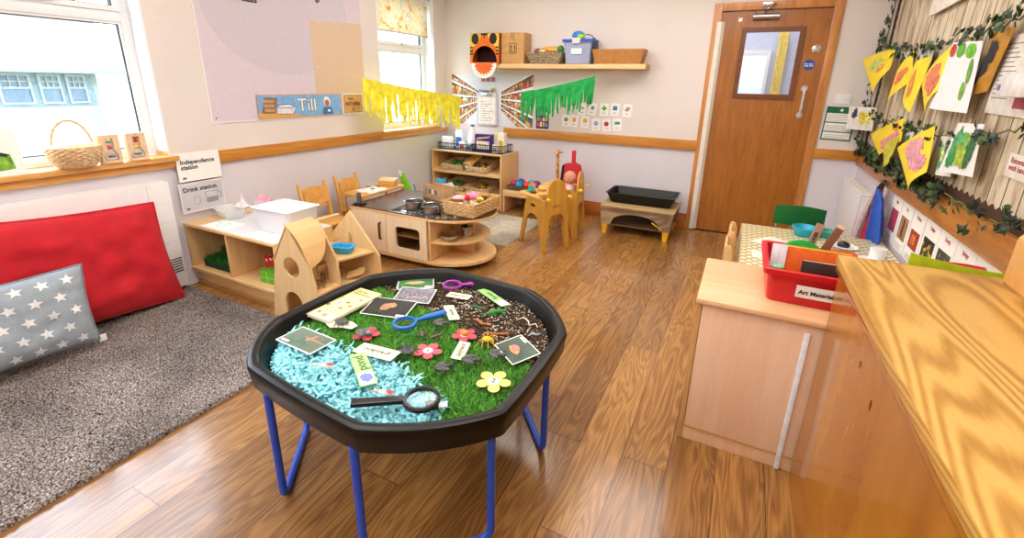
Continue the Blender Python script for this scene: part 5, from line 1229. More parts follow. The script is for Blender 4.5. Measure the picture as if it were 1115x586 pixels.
# bunting line and fringes
LINE = [(-3.20, .2, 1.72), (-3.18, 1.63, 1.665), (-3.12, 2.4, 1.50), (-3.05, 3.13, 1.375), (-2.98, 3.75, 1.27), (-2.93, 4.30, 1.21), (-2.75, 4.45, 1.195), (-2.12, 4.42, 1.265), (-1.345, 4.40, 1.43), (-1.10, 4.50, 1.495)]
tag(P('bunting_string', B().tube(LINE, .0012, 5), plain('e9e4da', .7)), 'thin white string strung along the window wall and across to the wall shelf', 'string')
def fringe(name, label, p0, p1, h, col, n, seed, sag=.01):
    g = random.Random(seed); a, c = Vector(p0), Vector(p1); d = c-a; o = T(name, label, 'bunting', a)
    nn = d.cross(Vector((0, 0, 1))).normalized()
    mat = plain(col, .7, var=.10, nscale=18)
    P('band', B().grid(lambda u, v: Vector(d*u+nn*(.006*math.sin(u*40)) + Vector((0, 0, -sag*4*u*(1-u)-.055*v))), 30, 3, thick=.0012), mat, o)
    V = []; F = []
    for i in range(n):
        u0 = i/n; w = 1/n*.92; L = h*(.8+.3*g.random()); k = len(V); tw = g.uniform(-.6, .6); off = g.uniform(-.006, .012); sw = g.uniform(-.018, .018); segs = 6
        for j in range(segs+1):
            t = j/segs; z = -sag*4*u0*(1-u0)-.05-(L-.05)*t; c_ = d*(u0+w/2)+nn*(off*t*2+.004*math.sin(t*7+i))+d.normalized()*sw*t; hw = d.length*w*.74*(1-.2*t)
            ax = d.normalized()*math.cos(tw*t*2)+nn*math.sin(tw*t*2)
            V += [tuple(c_-ax*hw+Vector((0, 0, z))), tuple(c_+ax*hw+Vector((0, 0, z)))]
        F += [(k+2*j, k+2*j+1, k+2*j+3, k+2*j+2) for j in range(segs)]
    fo = raw('tassels', V, F, mat, o); fo['kind'] = 'stuff'
fringe('fringe_bunting', 'bright yellow tissue fringe bunting hanging in front of the far window', (-3.04, 3.17, 1.37), (-2.86, 4.44, 1.205), .335, 'f7e436', 60, 1)
fringe('fringe_bunting', 'bright green tissue fringe bunting hanging below the wall shelf', (-2.105, 4.42, 1.265), (-1.33, 4.40, 1.435), .275, '12a24a', 44, 2)

# ------------------------------------------------------------------ wall shelf and what stands on it
o = T('wall_shelf', 'thick pale wooden floating shelf on the far wall', 'shelf', (-1.70, YB, 1.50)); P('board', B().box(-.93, .80, -.20, -.002, 0, .045, .003), wood('eccb96', 'ddb478', 'x', .45), o)
P('end_cap', B().box(.8005, .803, -.20, -.002, 0, .045, 0), wood('c9a45c', 'b48a44', 'y', .5), o); P('mounting_bar', B().box(-.80, .66, -.03, -.002, -.012, 0, .001), wood('eccb96', 'ddb478', 'x', .45), o)
tz = 1.5455
# big cat mask on a box
o = T('animal_box', 'orange and black striped big cat face box with open toothed mouth', 'cardboard craft', (-2.585, 4.60, tz))
ORG = plain('e8721a', .6)
mouth = [(-.150, .012)]+[(.15*math.cos(a), .012+.165*math.sin(a)) for a in [PI-PI*i/16 for i in range(1, 16)]]+[(.150, .012)]
P('face', B().prism([(-.178, 0), (.172, 0), (.172, .30), (.06, .30), (-.08, .30), (-.178, .30)], -.105, -.099, 'xz', holes=[mouth]), ORG, o)
P('box_sides', B().box(-.178, -.173, -.098, .10, 0, .30, 0).box(.167, .172, -.098, .10, 0, .30, 0).box(-.172, .166, -.098, .10, .295, .30, 0).box(-.172, .166, -.098, .10, 0, .004, 0), plain('a84a14', .7), o)
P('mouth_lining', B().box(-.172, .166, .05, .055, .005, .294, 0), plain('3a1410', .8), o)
for s in (-1, 1):
    P('cheek', B().prism([(s*.175-.003, .11), (s*.175-.003, .295), (s*.03, .295), (s*.075, .21), (s*.13, .17)][::s], -.1075, -.1055, 'xz'), plain('f2c84a', .6), o)
    e = P('eye', B().prism(circ(s*.108-.003, .245, .044, 20, .054), -.1105, -.108, 'xz'), BLACK, o)
    for k in range(3): P('stripe', B().prism([(s*.172-.003, .085+k*.032), (s*.135, .092+k*.032), (s*.140, .105+k*.032), (s*.172-.003, .103+k*.032)][::s], -.109, -.1078, 'xz'), BLACK, o)
P('stripe', B().prism([(-.045, .298), (.045, .298), (.03, .275), (.008, .285), (0, .245), (-.008, .285), (-.03, .275)], -.109, -.1056, 'xz'), BLACK, o)
jaw = [(.152*math.cos(a), .005+.155*math.sin(a)) for a in [PI+PI*i/20 for i in range(21)]]
P('jaw', B(Matrix.Translation((-.003, -.107, 0)) @ Matrix.Rotation(.0, 4, 'X')).prism([(x, z) for x, z in jaw], -.006, -.001, 'xz'), PAPER, o)
tg = []
for i in range(21):
    a = PI+PI*i/20; r = .125 if i % 2 == 0 else .098; tg.append((r*math.cos(a), .004+r*math.sin(a)))
P('tongue', B(Matrix.Translation((-.003, -.1135, 0))).prism(tg, -.0025, -.0005, 'xz'), plain('e8671a', .6), o)
o = T('cardboard_box', 'plain brown cardboard box with black arrow symbol on the wall shelf', 'cardboard box', (-2.265, 4.61, tz), 0)
P('carton', B().box(-.135, .125, -.085, .085, 0, .30, .002), plain('c99a60', .75), o)
P('tape', B().box(-.03, .02, -.0855, .0855, .3, .3008, 0).box(-.03, .02, -.0858, -.0852, .23, .30, 0), plain('b98a50', .5), o)
fm_ = frame((0, -.086, .15), (1, 0, 0), (0, 0, 1))
P('arrow_symbol', B(fm_).prism(rrect(-.045, .045, -.05, .05, .003), 0, .0006, holes=[rrect(-.040, .040, -.045, .045, .003)]).prism([(-.024, -.03), (-.016, -.03), (-.016, .012), (-.008, .012), (-.020, .035), (-.032, .012), (-.024, .012)], 0, .0006).prism([(.016, -.03), (.024, -.03), (.024, .012), (.032, .012), (.020, .035), (.008, .012), (.016, .012)], 0, .0006).card(-.034, .034, -.037, -.033, .0006), INK, o)
o = T('shelf_wicker', 'grey brown woven basket of small things on the wall shelf', 'basket', (-1.91, 4.60, tz))
basket(o, .30, .13, .38, .17, .105, mottle('grey_wicker', [(.3, '5e4c38'), (.7, 'c4ad8a')], 70, .6), 7, 40)
for nm, lab, cat, c, p, r in [('woven_fan', 'golden woven cone lying in the shelf basket', 'woven cone', 'd9a04a', (.03, 0, .13), (.12, .05, .04)), ('cloth_bundle', 'brown and cream cloth bundle in the shelf basket', 'cloth', '8a5c40', (-.10, 0, .12), (.05, .045, .03)), ('green_ball', 'green glass ball at the right end of the shelf basket', 'ball', '3f8a3c', (.145, -.01, .135), (.035, .035, .04)), ('cream_shell', 'cream coloured shell in front of the cone in the shelf basket', 'shell', 'e0c49a', (-.04, -.05, .118), (.035, .02, .018))]:
    q = P(nm, B().ball((0, 0, 0), r, wob=.25, n=14), mottle(nm, [(.35, shade(c, .8)), (.65, shade(c, 1.15))], 50, .5)); q.location = (-1.91+p[0], 4.60+p[1], tz+p[2]); tag(q, lab, cat)
o = T('clear_storage_box', 'translucent plastic box with a bright blue clip lid on the wall shelf', 'storage box', (-1.565, 4.60, tz))
b = B(); tubshape(b, .25, .15, .28, .17, .20, dip=False, t=.003); P('body', b, cloudy_mat('bluish_plastic', 'b9c3e6', .6), o)
P('lid', B().prism(rrect(-.16, .16, -.10, .10, .02), .2015, .225, bev=.003), plain('1f56c8', .35), o)
P('clip', B().box(-.05, .03, -.108, -.1005, .185, .235, .003), plain('e8ddd8', .4), o)
P('contents', B().box(-.11, .11, -.06, .06, .01, .06, .02), plain('7a4a40', .7), o); P('label', B().box(-.06, .05, -.0925, -.0905, .09, .14, 0), PAPER, o)
P('side_panel', B().box(.1455, .16, -.07, .07, .10, .19, .004), plain('2a2c40', .5), o)
q = T('toy_disc', 'round blue and lime toy disc lying on the blue lidded box', 'toy', (-1.59, 4.60, tz+.2255)); P('disc', B().ball((0, 0, .035), (.065, .06, .045), n=20), plain('2a86d0', .4), q); P('lime_panel', B().ball((.032, -.018, .022), (.042, .048, .03), n=18), plain('a6d81e', .4), q)
q = T('cable', 'looped black cable on the blue lidded box', 'cable', (-1.50, 4.62, tz+.2255)); P('loop', B().tube([(-.05, 0, .004), (-.04, 0, .04), (.0, 0, .05), (.045, 0, .035), (.06, 0, .004)], .004, 6), BLACK, q); P('plug', B().box(.05, .075, -.012, .012, 0, .016, .003), BLACK, q)
o = T('cardboard_tray', 'long shallow open cardboard tray with sloping ends on the wall shelf', 'cardboard tray', (-1.17, 4.60, tz))
bm_ = B()
def slab(b, A, C, D, E_, t): 
    n_ = (Vector(C)-Vector(A)).cross(Vector(E_)-Vector(A)).normalized()*t
    tt = bmesh.new(); vs = [tt.verts.new(Vector(p)) for p in (A, C, D, E_)]+[tt.verts.new(Vector(p)+n_) for p in (A, C, D, E_)]
    for f in ((0, 1, 2, 3), (7, 6, 5, 4), (0, 4, 5, 1), (1, 5, 6, 2), (2, 6, 7, 3), (3, 7, 4, 0)): tt.faces.new([vs[i] for i in f])
    bmesh.ops.recalc_face_normals(tt, faces=tt.faces[:]); b.take(tt)
B0 = [(-.215, -.075, 0), (.215, -.075, 0), (.215, .075, 0), (-.215, .075, 0)]; T0 = [(-.245, -.09, .13), (.245, -.09, .13), (.245, .09, .13), (-.245, .09, .13)]
for k in range(4): slab(bm_, B0[k], B0[(k+1) % 4], T0[(k+1) % 4], T0[k], -.004)
bm_.box(-.212, .212, -.072, .072, 0, .004, 0); P('tray', bm_, plain('b57c3e', .75), o)

# ------------------------------------------------------------------ supermarket aisle poster
o = T('supermarket_poster', 'large poster showing a supermarket aisle with stocked shelves on the far wall', 'poster', M=FB(-3.15, .885, .001))
pw_, ph_ = 1.05, .555
P('sheet', B().card(0, pw_, 0, ph_, .001), plain('dfe4ee', .45, var=.02), o)
vpx, vpy = .505, .30
prod = [plain(c, .5, var=.12, nscale=60) for c in ('e0a04a', 'c85a3a', 'd9c24a', '8a9a4a', 'e6dcc8', '9c5a4a', '4a6a8a', 'd98a6a')]
dark = plain('2c2c33', .5); lt = plain('f0f2f5', .5)
gq = random.Random(3)
def ray_quad(side, t0, t1, a0, a1, z0, m, b):
    """strip of a shelf face receding to the vanishing point"""
    ex = 0 if side < 0 else pw_
    def pt(t, h): return (ex+(vpx-ex)*t, h+(vpy-h)*t)
    b.prism([pt(t0, a0), pt(t1, a0), pt(t1, a1), pt(t0, a1)], z0, z0+.0003)
pm_all = [dark, lt]+prod; bd = B()
def cutbox(t):
    for (co, no) in (((0, .002, 0), (0, -1, 0)), ((0, ph_-.002, 0), (0, 1, 0)), ((.002, 0, 0), (-1, 0, 0)), ((pw_-.002, 0, 0), (1, 0, 0))):
        bmesh.ops.bisect_plane(t, geom=t.verts[:]+t.edges[:]+t.faces[:], plane_co=co, plane_no=no, clear_outer=True)
def strip(side, t0, t1, a0, a1, z, m):
    ex = 0 if side < 0 else pw_
    t = bmesh.new(); t.faces.new([t.verts.new((ex+(vpx-ex)*q, h+(vpy-h)*q, z)) for q, h in (((t0, a0), (t1, a0), (t1, a1), (t0, a1)) if side < 0 else ((t0, a1), (t1, a1), (t1, a0), (t0, a0)))])
    cutbox(t); bd.take(t, m)
for side in (-1, 1):
    hts = [-.12, .02, .18, .34, .50, .60] if side < 0 else [-.16, -.02, .13, .29, .44, .60]
    for k in range(len(hts)-1):
        a0, a1 = hts[k], hts[k+1]-.035
        strip(side, .0, .72, a0, a1, .0012, 0); strip(side, .0, .80, a1, a1+.035, .0022, 1)
        t = .0
        while t < .68:
            w = .055*(1-t)*(.8+.5*gq.random()); h0 = a0+.006; hm = a0+(a1-a0)*(.45+.1*gq.random()); h1 = a0+(a1-a0)*(.78+.18*gq.random()); mi = gq.randrange(len(prod))
            strip(side, t+.004, t+w, h0, hm, .0016, 2+mi); strip(side, t+.004, t+w, hm, h1, .0016, 2+(mi+(1 if gq.random() < .4 else 4)) % len(prod)); t += w
P('printed_shelves', bd, pm_all, o)
P('aisle_print', B(Matrix.Translation((0, 0, .0026))).prism([(vpx-.09, .0), (vpx+.12, .0), (vpx+.06, .22), (vpx-.05, .22)], 0, .0002), plain('e9edf4', .3), o)
P('aisle_end_print', B(Matrix.Translation((0, 0, .0028))).card(vpx-.06, vpx+.09, .21, .34, .0003), plain('a8b6c8', .5), o)
for k, (x, y, w, h, c) in enumerate([(vpx-.05, .24, .05, .08, 'cf9a86'), (vpx+.0, .21, .02, .07, '3a6a8c'), (vpx+.045, .16, .018, .17, '7ab8dc'), (vpx+.03, .22, .014, .05, '30343c')]): P('figure_print', B(Matrix.Translation((0, 0, .0031))).card(x, x+w, y, y+h, .0003), plain(c, .5), o)
P('hanging_sign_print', B(Matrix.Translation((0, 0, .0031))).card(vpx-.11, vpx+.08, .475, .53, .0003), plain('c9b4b8', .5), o)
for k in range(3): P('hanging_sign_print', B(Matrix.Translation((0, 0, .0035))).card(vpx-.10+k*.062, vpx-.055+k*.062, .48, .525, .0003), plain('a36a72', .5), o)
# clipboard list in front of it
o = T('clipboard', 'clear clipboard holding a printed shopping list hanging over the supermarket poster', 'clipboard', M=FB(-2.80, .885, .02))
P('board', B().prism(rrect(0, .265, 0, .36, .02), 0, .003), plain('c9ccd6', .3), o)
P('sheet', B(Matrix.Translation((0, 0, .0032))).card(.022, .243, .02, .31, .0004), plain('efe9dd', .6), o)
b = B(Matrix.Translation((0, 0, .0038)))
for k in range(9): b.card(.045, .045+.12+.05*math.sin(k*2.1), .05+k*.026, .056+k*.026, .0002)
P('printed_lines', b, plain('9b8f86', .6), o); P('clip', B().box(.06, .20, .325, .355, .003, .012, .003), STEEL, o)
text('lettering', 'Shopping list', .035, NAVY, o, Matrix.Translation((.03, .37, .002)), .0008)
P('sunflower_print', B(Matrix.Translation((.215, .385, .001))).prism(flower(.03, 8, .6), 0, .001), plain('b99a2c', .6), o)
# small bright poster
o = T('small_poster', 'small dark blue poster of packets beside the supermarket poster', 'poster', M=FB(-2.06, .885, .001)); P('sheet', B().card(0, .15, 0, .24, .001), plain('22285a', .5), o)
for i in range(12):
    c = ['d85a5a', 'e8e0d8', 'e0b04a', '7aa0d0', 'd88aa0'][i % 5]; x, y = .012+(i % 4)*.033, .02+(i//4)*.06
    P('packet_print', B(Matrix.Translation((0, 0, .0011))).card(x, x+.026, y, y+.045+.008*math.sin(i), .0003), plain(c, .5), o)

# shape cards
cards = [('pentagon', '7f8f2a', 603+13, 132), ('oval', 'e2a24c', 625, 133), ('circle', 'dcb01c', 638.5, 134), ('circle', '8fa6c4', 650.5, 137), ('hexagon', 'a51f3e', 662.5, 138), ('rectangle', '1f9488', 674, 137),
         ('star', '4f7088', 645, 120), ('cross', '4fa02c', 658, 120), ('square', '2272b8', 670.5, 120), ('parallelogram', 'b08a98', 684, 121), ('semicircle', 'd8b0a0', 633, 119)]
pos = {0: (-1.715, .985), 1: (-1.625, .985), 2: (-1.505, .982), 3: (-1.385, .962), 4: (-1.275, .962), 5: (-1.165, .975), 6: (-1.435, 1.115), 7: (-1.31, 1.115), 8: (-1.20, 1.12), 9: (-1.075, 1.115), 10: (-1.545, 1.11)}
names = ['olive pentagon', 'orange oval', 'yellow circle', 'light blue circle', 'dark red hexagon', 'teal rectangle', 'slate blue star', 'green cross', 'blue square', 'pink parallelogram', 'faded peach shape']
for k, (sh, c, _, _) in enumerate(cards):
    x, z = pos[k]
    o = T('shape_card', 'white shape card with a %s on the far wall under the green bunting' % names[k], 'card', M=FB(x, z, .001) @ Matrix.Rotation([.02, -.12, .0, .04, .15, .08, -.2, .02, -.03, -.1, .0][k], 4, 'Z'), group='shape cards on the far wall')
    P('card', B().prism(rrect(-.045, .045, -.062, .062, .006), 0, .001), PAPER, o)
    poly = {'circle': circ(0, .012, .024), 'oval': circ(0, .012, .018, 20, .026), 'pentagon': circ(0, .012, .025, 5), 'hexagon': circ(0, .012, .026, 6), 'rectangle': [(-.027, 0), (.027, 0), (.027, .027), (-.027, .027)], 'square': [(-.022, -.008), (.022, -.008), (.022, .034), (-.022, .034)],
            'star': [((.03 if i % 2 == 0 else .012)*math.sin(2*PI*i/10), .012+(.03 if i % 2 == 0 else .012)*math.cos(2*PI*i/10)) for i in range(10)], 'cross': [(-.009, -.015), (.009, -.015), (.009, .003), (.027, .003), (.027, .021), (.009, .021), (.009, .039), (-.009, .039), (-.009, .021), (-.027, .021), (-.027, .003), (-.009, .003)],
            'parallelogram': [(-.028, -.008), (.012, -.008), (.028, .034), (-.012, .034)], 'semicircle': circ(0, .0, .026, 14, .026, 0, PI)}[sh]
    P('printed_shape', B(Matrix.Translation((0, 0, .0011))).prism(poly, 0, .0004), plain(c, .5), o)
    P('caption', B(Matrix.Translation((0, 0, .0011))).card(-.016, .016, -.036, -.031, .0003), plain('8a6a86', .6), o)

# fire notice and light switch
o = T('fire_notice', 'green and white fire action notice on the wall right of the door', 'sign', M=FB(.585, .948, .001) @ Matrix.Rotation(-.02, 4, 'Z'))
GRN = plain('0f6a4a', .4); P('panel', B().card(0, .215, 0, .275, .0015), GRN, o)
for (a, b_) in ((.152, .222), (.075, .142), (.012, .066)): P('text_panel', B(Matrix.Translation((0, 0, .0016))).card(.01, .205, a, b_, .0003), PAPER, o)
P('cross_symbol', B(Matrix.Translation((.107, .248, .0016))).prism([(-.004, -.013), (.004, -.013), (.004, -.004), (.013, -.004), (.013, .004), (.004, .004), (.004, .013), (-.004, .013), (-.004, .004), (-.013, .004), (-.013, -.004), (-.004, -.004)], 0, .0003), PAPER, o)
b = B(Matrix.Translation((0, 0, .002)))
for a, n_ in ((.16, 5), (.083, 4), (.018, 3)):
    for k in range(n_): b.card(.02, .19-.03*(k % 2), a+k*.012, a+k*.012+.003, .0002)
P('printed_lines', b, plain('8a9a92', .6), o)
o = T('light_switch', 'square white double light switch plate beside the door frame', 'light switch', M=FB(.685, 1.285, 0)); P('plate', B().prism(rrect(-.058, .058, -.04, .04, .005), 0, .008, bev=.002), PVC, o)
for s in (-.022, .022): P('rocker', B().box(s-.008, s+.008, -.014, .014, .0082, .012, .002), WHITE, o)
P('socket_hole', B(Matrix.Translation((0, 0, .0082))).lathe([(.003, 0), (.003, .0008), (0, .001)], c=(.045, 0, 0), n=8), plain('c03030', .5), o)

# ------------------------------------------------------------------ right wall: panel, ivy, drawings
o = T('wood_effect_panel', 'white weathered plank wallpaper panel above the rail on the right wall', 'wall panel', M=frame((XR-.001, 4.66, .885), (0, -1, 0), (0, 0, 1)))
def plankpaper():
    m, nt, b = nmat('weathered_planks'); v = coords(nt, (1, 1, 1)); sp = nt.nodes.new('ShaderNodeSeparateXYZ'); nt.links.new(v, sp.inputs[0])
    d = node(nt, 'ShaderNodeMath', operation='DIVIDE'); nt.links.new(sp.outputs[0], d.inputs[0]); d.inputs[1].default_value = .118
    fl = node(nt, 'ShaderNodeMath', operation='FLOOR'); nt.links.new(d.outputs[0], fl.inputs[0]); fr = node(nt, 'ShaderNodeMath', operation='FRACT'); nt.links.new(d.outputs[0], fr.inputs[0])
    wn_ = node(nt, 'ShaderNodeTexWhiteNoise', noise_dimensions='1D'); nt.links.new(fl.outputs[0], wn_.inputs['W'])
    mp = nt.nodes.new('ShaderNodeCombineXYZ'); ax = node(nt, 'ShaderNodeMath', operation='MULTIPLY'); ax.inputs[1].default_value = 9; nt.links.new(sp.outputs[0], ax.inputs[0])
    ay = node(nt, 'ShaderNodeMath', operation='MULTIPLY_ADD'); ay.inputs[1].default_value = 2.2; nt.links.new(sp.outputs[1], ay.inputs[0])
    az = node(nt, 'ShaderNodeMath', operation='MULTIPLY'); az.inputs[1].default_value = 30; nt.links.new(wn_.outputs[0], az.inputs[0]); nt.links.new(az.outputs[0], ay.inputs[2])
    nt.links.new(ax.outputs[0], mp.inputs[0]); nt.links.new(ay.outputs[0], mp.inputs[1])
    n = noise_n(nt, mp.outputs[0], 1.1, 5, .68, .8)
    c = ramp(nt, n, [(.30, '7d6648'), (.42, 'b5a182'), (.52, 'd6c9b0'), (.75, 'e6dcc6')])
    lt_ = node(nt, 'ShaderNodeMath', operation='LESS_THAN'); lt_.inputs[1].default_value = .07; nt.links.new(fr.outputs[0], lt_.inputs[0])
    mx = node(nt, 'ShaderNodeMix', data_type='RGBA'); nt.links.new(lt_.outputs[0], mx.inputs[0]); nt.links.new(c, mx.inputs[6]); mx.inputs[7].default_value = lin('4a3a2c')
    nt.links.new(mx.outputs[2], b.inputs['Base Color']); b.inputs['Roughness'].default_value = .7; return m
P('sheet', B().card(0, 4.2, 0, 1.45, .002), plankpaper(), o)
BORD = plain('4d3323', .8)
sc_ = [(0, 0)]+[(.0+i*.03, .045+.018*(i % 2)) for i in range(141)]+[(4.2, 0)]
P('scalloped_border', B(Matrix.Translation((0, 0, .0025))).prism(sc_, 0, .003), BORD, o)
sc_ = [(0, 0)]+[(.045+.018*(i % 2), i*.03) for i in range(49)]+[(0, 1.44)]
P('scalloped_border', B(Matrix.Translation((0, 0, .0060))).prism([(p[0], p[1]) for p in sc_][::-1], 0, .003), BORD, o)

# ivy garlands: a wavy stem with lobed leaves
IVY = [plain('22401f', .45, var=.25), plain('15261a', .45, var=.25), plain('46622c', .45, var=.25)]
LEAF = [(0, -.5), (.32, -.38), (.22, -.12), (.52, .05), (.24, .2), (0, .6), (-.24, .2), (-.52, .05), (-.22, -.12), (-.32, -.38)]
def ivy(label, pts, dens, size, seed, group='ivy garlands on the right wall', out=(-1, 0, 0), spread=.035):
    g = random.Random(seed); o = T('ivy_garland', label, 'garland', pts[0], group=group); P0 = Vector(pts[0])
    stem = []; 
    for a, c in zip(pts, pts[1:]):
        a, c = Vector(a), Vector(c); k = max(2, int((c-a).length/.05))
        for i in range(k): stem.append(a+(c-a)*i/k+Vector((g.uniform(-.006, .004), g.uniform(-.01, .01), g.uniform(-.012, .012))))
    stem.append(Vector(pts[-1])); P('stem', B().tube([p-P0 for p in stem], .0035, 5), plain('6a6a34', .6), o)
    V = []; F = []; MI = []
    tot = sum((Vector(b_)-Vector(a)).length for a, b_ in zip(pts, pts[1:])); n = int(tot*dens)
    for _ in range(n):
        s = stem[g.randrange(len(stem))]+Vector((g.uniform(-.045, -.002), g.uniform(-spread, spread), g.uniform(-spread, spread)*1.1)); s.x = min(s.x, XR-.018)
        sz = size*(.6+.7*g.random()); nrm = Vector((-1, g.uniform(-.9, .9), g.uniform(-.7, .7))).normalized(); up = Vector((g.uniform(-.3, .3), g.uniform(-1, 1), g.uniform(-1, .3))).normalized()
        ri = up.cross(nrm).normalized(); up = nrm.cross(ri); k = len(V); V.append(tuple(s-P0+nrm*sz*.12)); mi = g.choice([0, 0, 1, 1, 2])
        for (x, y) in LEAF: V.append(tuple(s-P0+ri*x*sz+up*y*sz))
        for j in range(10): F.append((k, k+1+j, k+1+(j+1) % 10)); MI.append(mi)
    lo = raw('leaves', V, F, IVY, o, mi=MI); lo['kind'] = 'stuff'
    return o
ivy('dense small leaved ivy garland along the far bottom border of the plank panel', [(.875, 4.64, .93), (.87, 4.2, .90), (.87, 3.6, .90), (.87, 3.1, .90), (.87, 2.75, .90)], 190, .042, 1, spread=.05)
ivy('loose ivy garland with larger leaves along the bottom border nearest the counter', [(.865, 2.75, .91), (.865, 2.35, .90), (.865, 1.9, .935), (.865, 1.5, .94)], 55, .040, 2, spread=.05)
ivy('ivy garland climbing the left edge of the plank panel', [(.872, 4.66, .93), (.872, 4.68, 1.25), (.872, 4.66, 1.6), (.872, 4.68, 2.0), (.87, 4.6, 2.3)], 70, .038, 3)
ivy('upper ivy garland that holds the row of yellow paintings', [(.87, 4.66, 1.68), (.87, 4.2, 1.62), (.87, 3.6, 1.585), (.87, 3.05, 1.60), (.87, 2.6, 1.62), (.87, 2.2, 1.72)], 50, .040, 4)
ivy('lower ivy garland that holds the second row of paintings', [(.87, 4.6, 1.19), (.87, 4.0, 1.16), (.87, 3.4, 1.155), (.87, 2.9, 1.15), (.87, 2.5, 1.20), (.87, 2.2, 1.245), (.87, 1.9, 1.25)], 42, .040, 5)

# paintings on the garlands: sheets with a curl and daubs of paint
YEL = plain('f3d935', .6, var=.04); 
def painting(label, corners, base, daubs, seed, n=10, curl=.02, neat=False):
    """corners tl, tr, br, bl in space; daubs: (u, v, ru, rv, colour)"""
    g = random.Random(seed); A, Bc, C, D = [Vector(c) for c in corners]; P0 = (A+Bc)/2
    nrm = Vector((-1, 0, 0))
    def f(u, v, off=0):
        p = (A*(1-u)+Bc*u)*(1-v)+(D*(1-u)+C*u)*v
        return p-P0+nrm*(off+curl*(math.sin(u*PI)*.6+v*v*.8*math.sin(seed+u*2)))
    o = T('child_painting', label, 'painting', P0, group='paintings pegged on the ivy')
    P('paper', B().grid(lambda u, v: f(u, v), n, n, thick=.0008), base, o, ang=80)
    for k, (u, v, ru, rv, c) in enumerate(daubs):
        t = bmesh.new(); nn_ = 16; subs = [(0, 0, 1.0)]+[] if neat else [(0, 0, .8)]+[(g.uniform(-.6, .6), g.uniform(-.6, .6), g.uniform(.3, .6)) for _ in range(5)]
        for m_i, (du, dv, sc2) in enumerate(subs):
            u2, v2 = min(.92, max(.08, u+du*ru)), min(.92, max(.08, v+dv*rv)); off = .0022+.0003*k+.00004*m_i; ring = []
            cc = t.verts.new(f(u2, v2, off))
            for i in range(nn_):
                a = 2*PI*i/nn_; w = sc2*(1+(.0 if neat else .9)*mnoise.noise(Vector((math.cos(a)*2.4+seed, math.sin(a)*2.4+m_i, k*3.1))))
                ring.append(t.verts.new(f(min(.97, max(.03, u2+ru*w*math.cos(a))), min(.97, max(.03, v2+rv*w*math.sin(a))), off)))
            for i in range(nn_): t.faces.new((cc, ring[i], ring[(i+1) % nn_]))
        bb = B(); bb.take(t); P('paint_daub', bb, mottle('daub_'+c, [(.35, shade(c, .85)), (.65, shade(c, 1.15))], 45, .6), o)
    P('peg', B().box(-.006, .0, -.004, .004, -.012, .018, .001), BIRCH_Z, o)
    return o
PINKD, GRD, DKG = 'd9806a', '9cba5a', '1f4a34'
def X_(x, y, z): return (x, y, z)
painting('yellow painting with green and pink smudges, first on the upper garland from the corner', [(.74, 4.62, 1.585), (.86, 4.26, 1.645), (.84, 4.17, 1.50), (.80, 4.22, 1.33)], YEL, [(.45, .35, .28, .16, 'b8c870'), (.6, .6, .22, .12, 'd89a5a')], 1)
painting('dark green painting half hidden behind the second yellow painting on the upper garland', [(.868, 4.12, 1.60), (.868, 3.86, 1.60), (.868, 3.85, 1.42), (.868, 4.05, 1.40)], plain('e6e4da', .6), [(.5, .45, .35, .4, '2a5a3a'), (.4, .3, .2, .2, '183a2a')], 2)
painting('yellow painting with a red patch, second yellow one on the upper garland', [(.84, 3.98, 1.47), (.85, 3.75, 1.59), (.83, 3.60, 1.42), (.81, 3.88, 1.30)], YEL, [(.55, .5, .33, .2, 'e07a5a')], 3)
painting('white and grey folded painting behind the narrow yellow one on the upper garland', [(.868, 3.74, 1.60), (.868, 3.46, 1.59), (.868, 3.42, 1.38), (.868, 3.66, 1.36)], plain('dcdcd8', .6), [(.35, .6, .2, .25, '33506a'), (.7, .3, .15, .12, '6a7a5a')], 4)
painting('narrow yellow painting with an orange streak on the upper garland', [(.84, 3.62, 1.52), (.85, 3.38, 1.54), (.83, 3.39, 1.24), (.81, 3.62, 1.31)], YEL, [(.5, .5, .14, .34, 'dd8a4a')], 5)
painting('yellow painting with a large pink scribble beside the white painting on the upper garland', [(.84, 3.40, 1.41), (.85, 3.12, 1.575), (.84, 3.03, 1.37), (.81, 3.10, 1.245)], YEL, [(.5, .38, .33, .3, 'dc7f62'), (.62, .68, .26, .2, 'd8725a'), (.45, .25, .18, .14, 'e0885a')], 6)
painting('large white painting with red and green ovals and a green stem, upper garland', [(.84, 3.08, 1.585), (.85, 2.76, 1.565), (.84, 2.66, 1.27), (.82, 3.06, 1.275)], plain('eeedf0', .6, var=.01), [(.16, .12, .12, .10, 'c23a32'), (.46, .12, .13, .11, '5aa82c'), (.76, .13, .13, .11, '6ab42c'), (.86, .42, .05, .18, '6aa83a'), (.80, .70, .05, .13, '6aa83a')], 7, curl=.012, neat=True)
painting('dark painting with yellow edge behind the large white painting', [(.873, 2.76, 1.60), (.873, 2.56, 1.60), (.873, 2.66, 1.36), (.873, 2.78, 1.33)], plain('c08a2c', .6), [(.45, .5, .3, .4, '1f2430')], 8)
painting('small white painting with dark blue and yellow marks hanging at the panel corner', [(.74, 4.70, 1.225), (.86, 4.36, 1.235), (.855, 4.40, 1.06), (.75, 4.68, 1.05)], plain('eceae8', .6), [(.3, .35, .13, .25, '2a3350'), (.62, .45, .14, .35, 'd8cc4a'), (.82, .5, .1, .35, 'e6dc7a')], 9)
painting('yellow painting with pink lower part, first on the lower garland', [(.82, 4.16, 1.055), (.85, 3.56, 1.205), (.84, 3.52, 1.07), (.82, 3.84, .945)], YEL, [(.55, .75, .35, .22, 'd98a9a'), (.8, .25, .1, .2, 'd8985a')], 10)
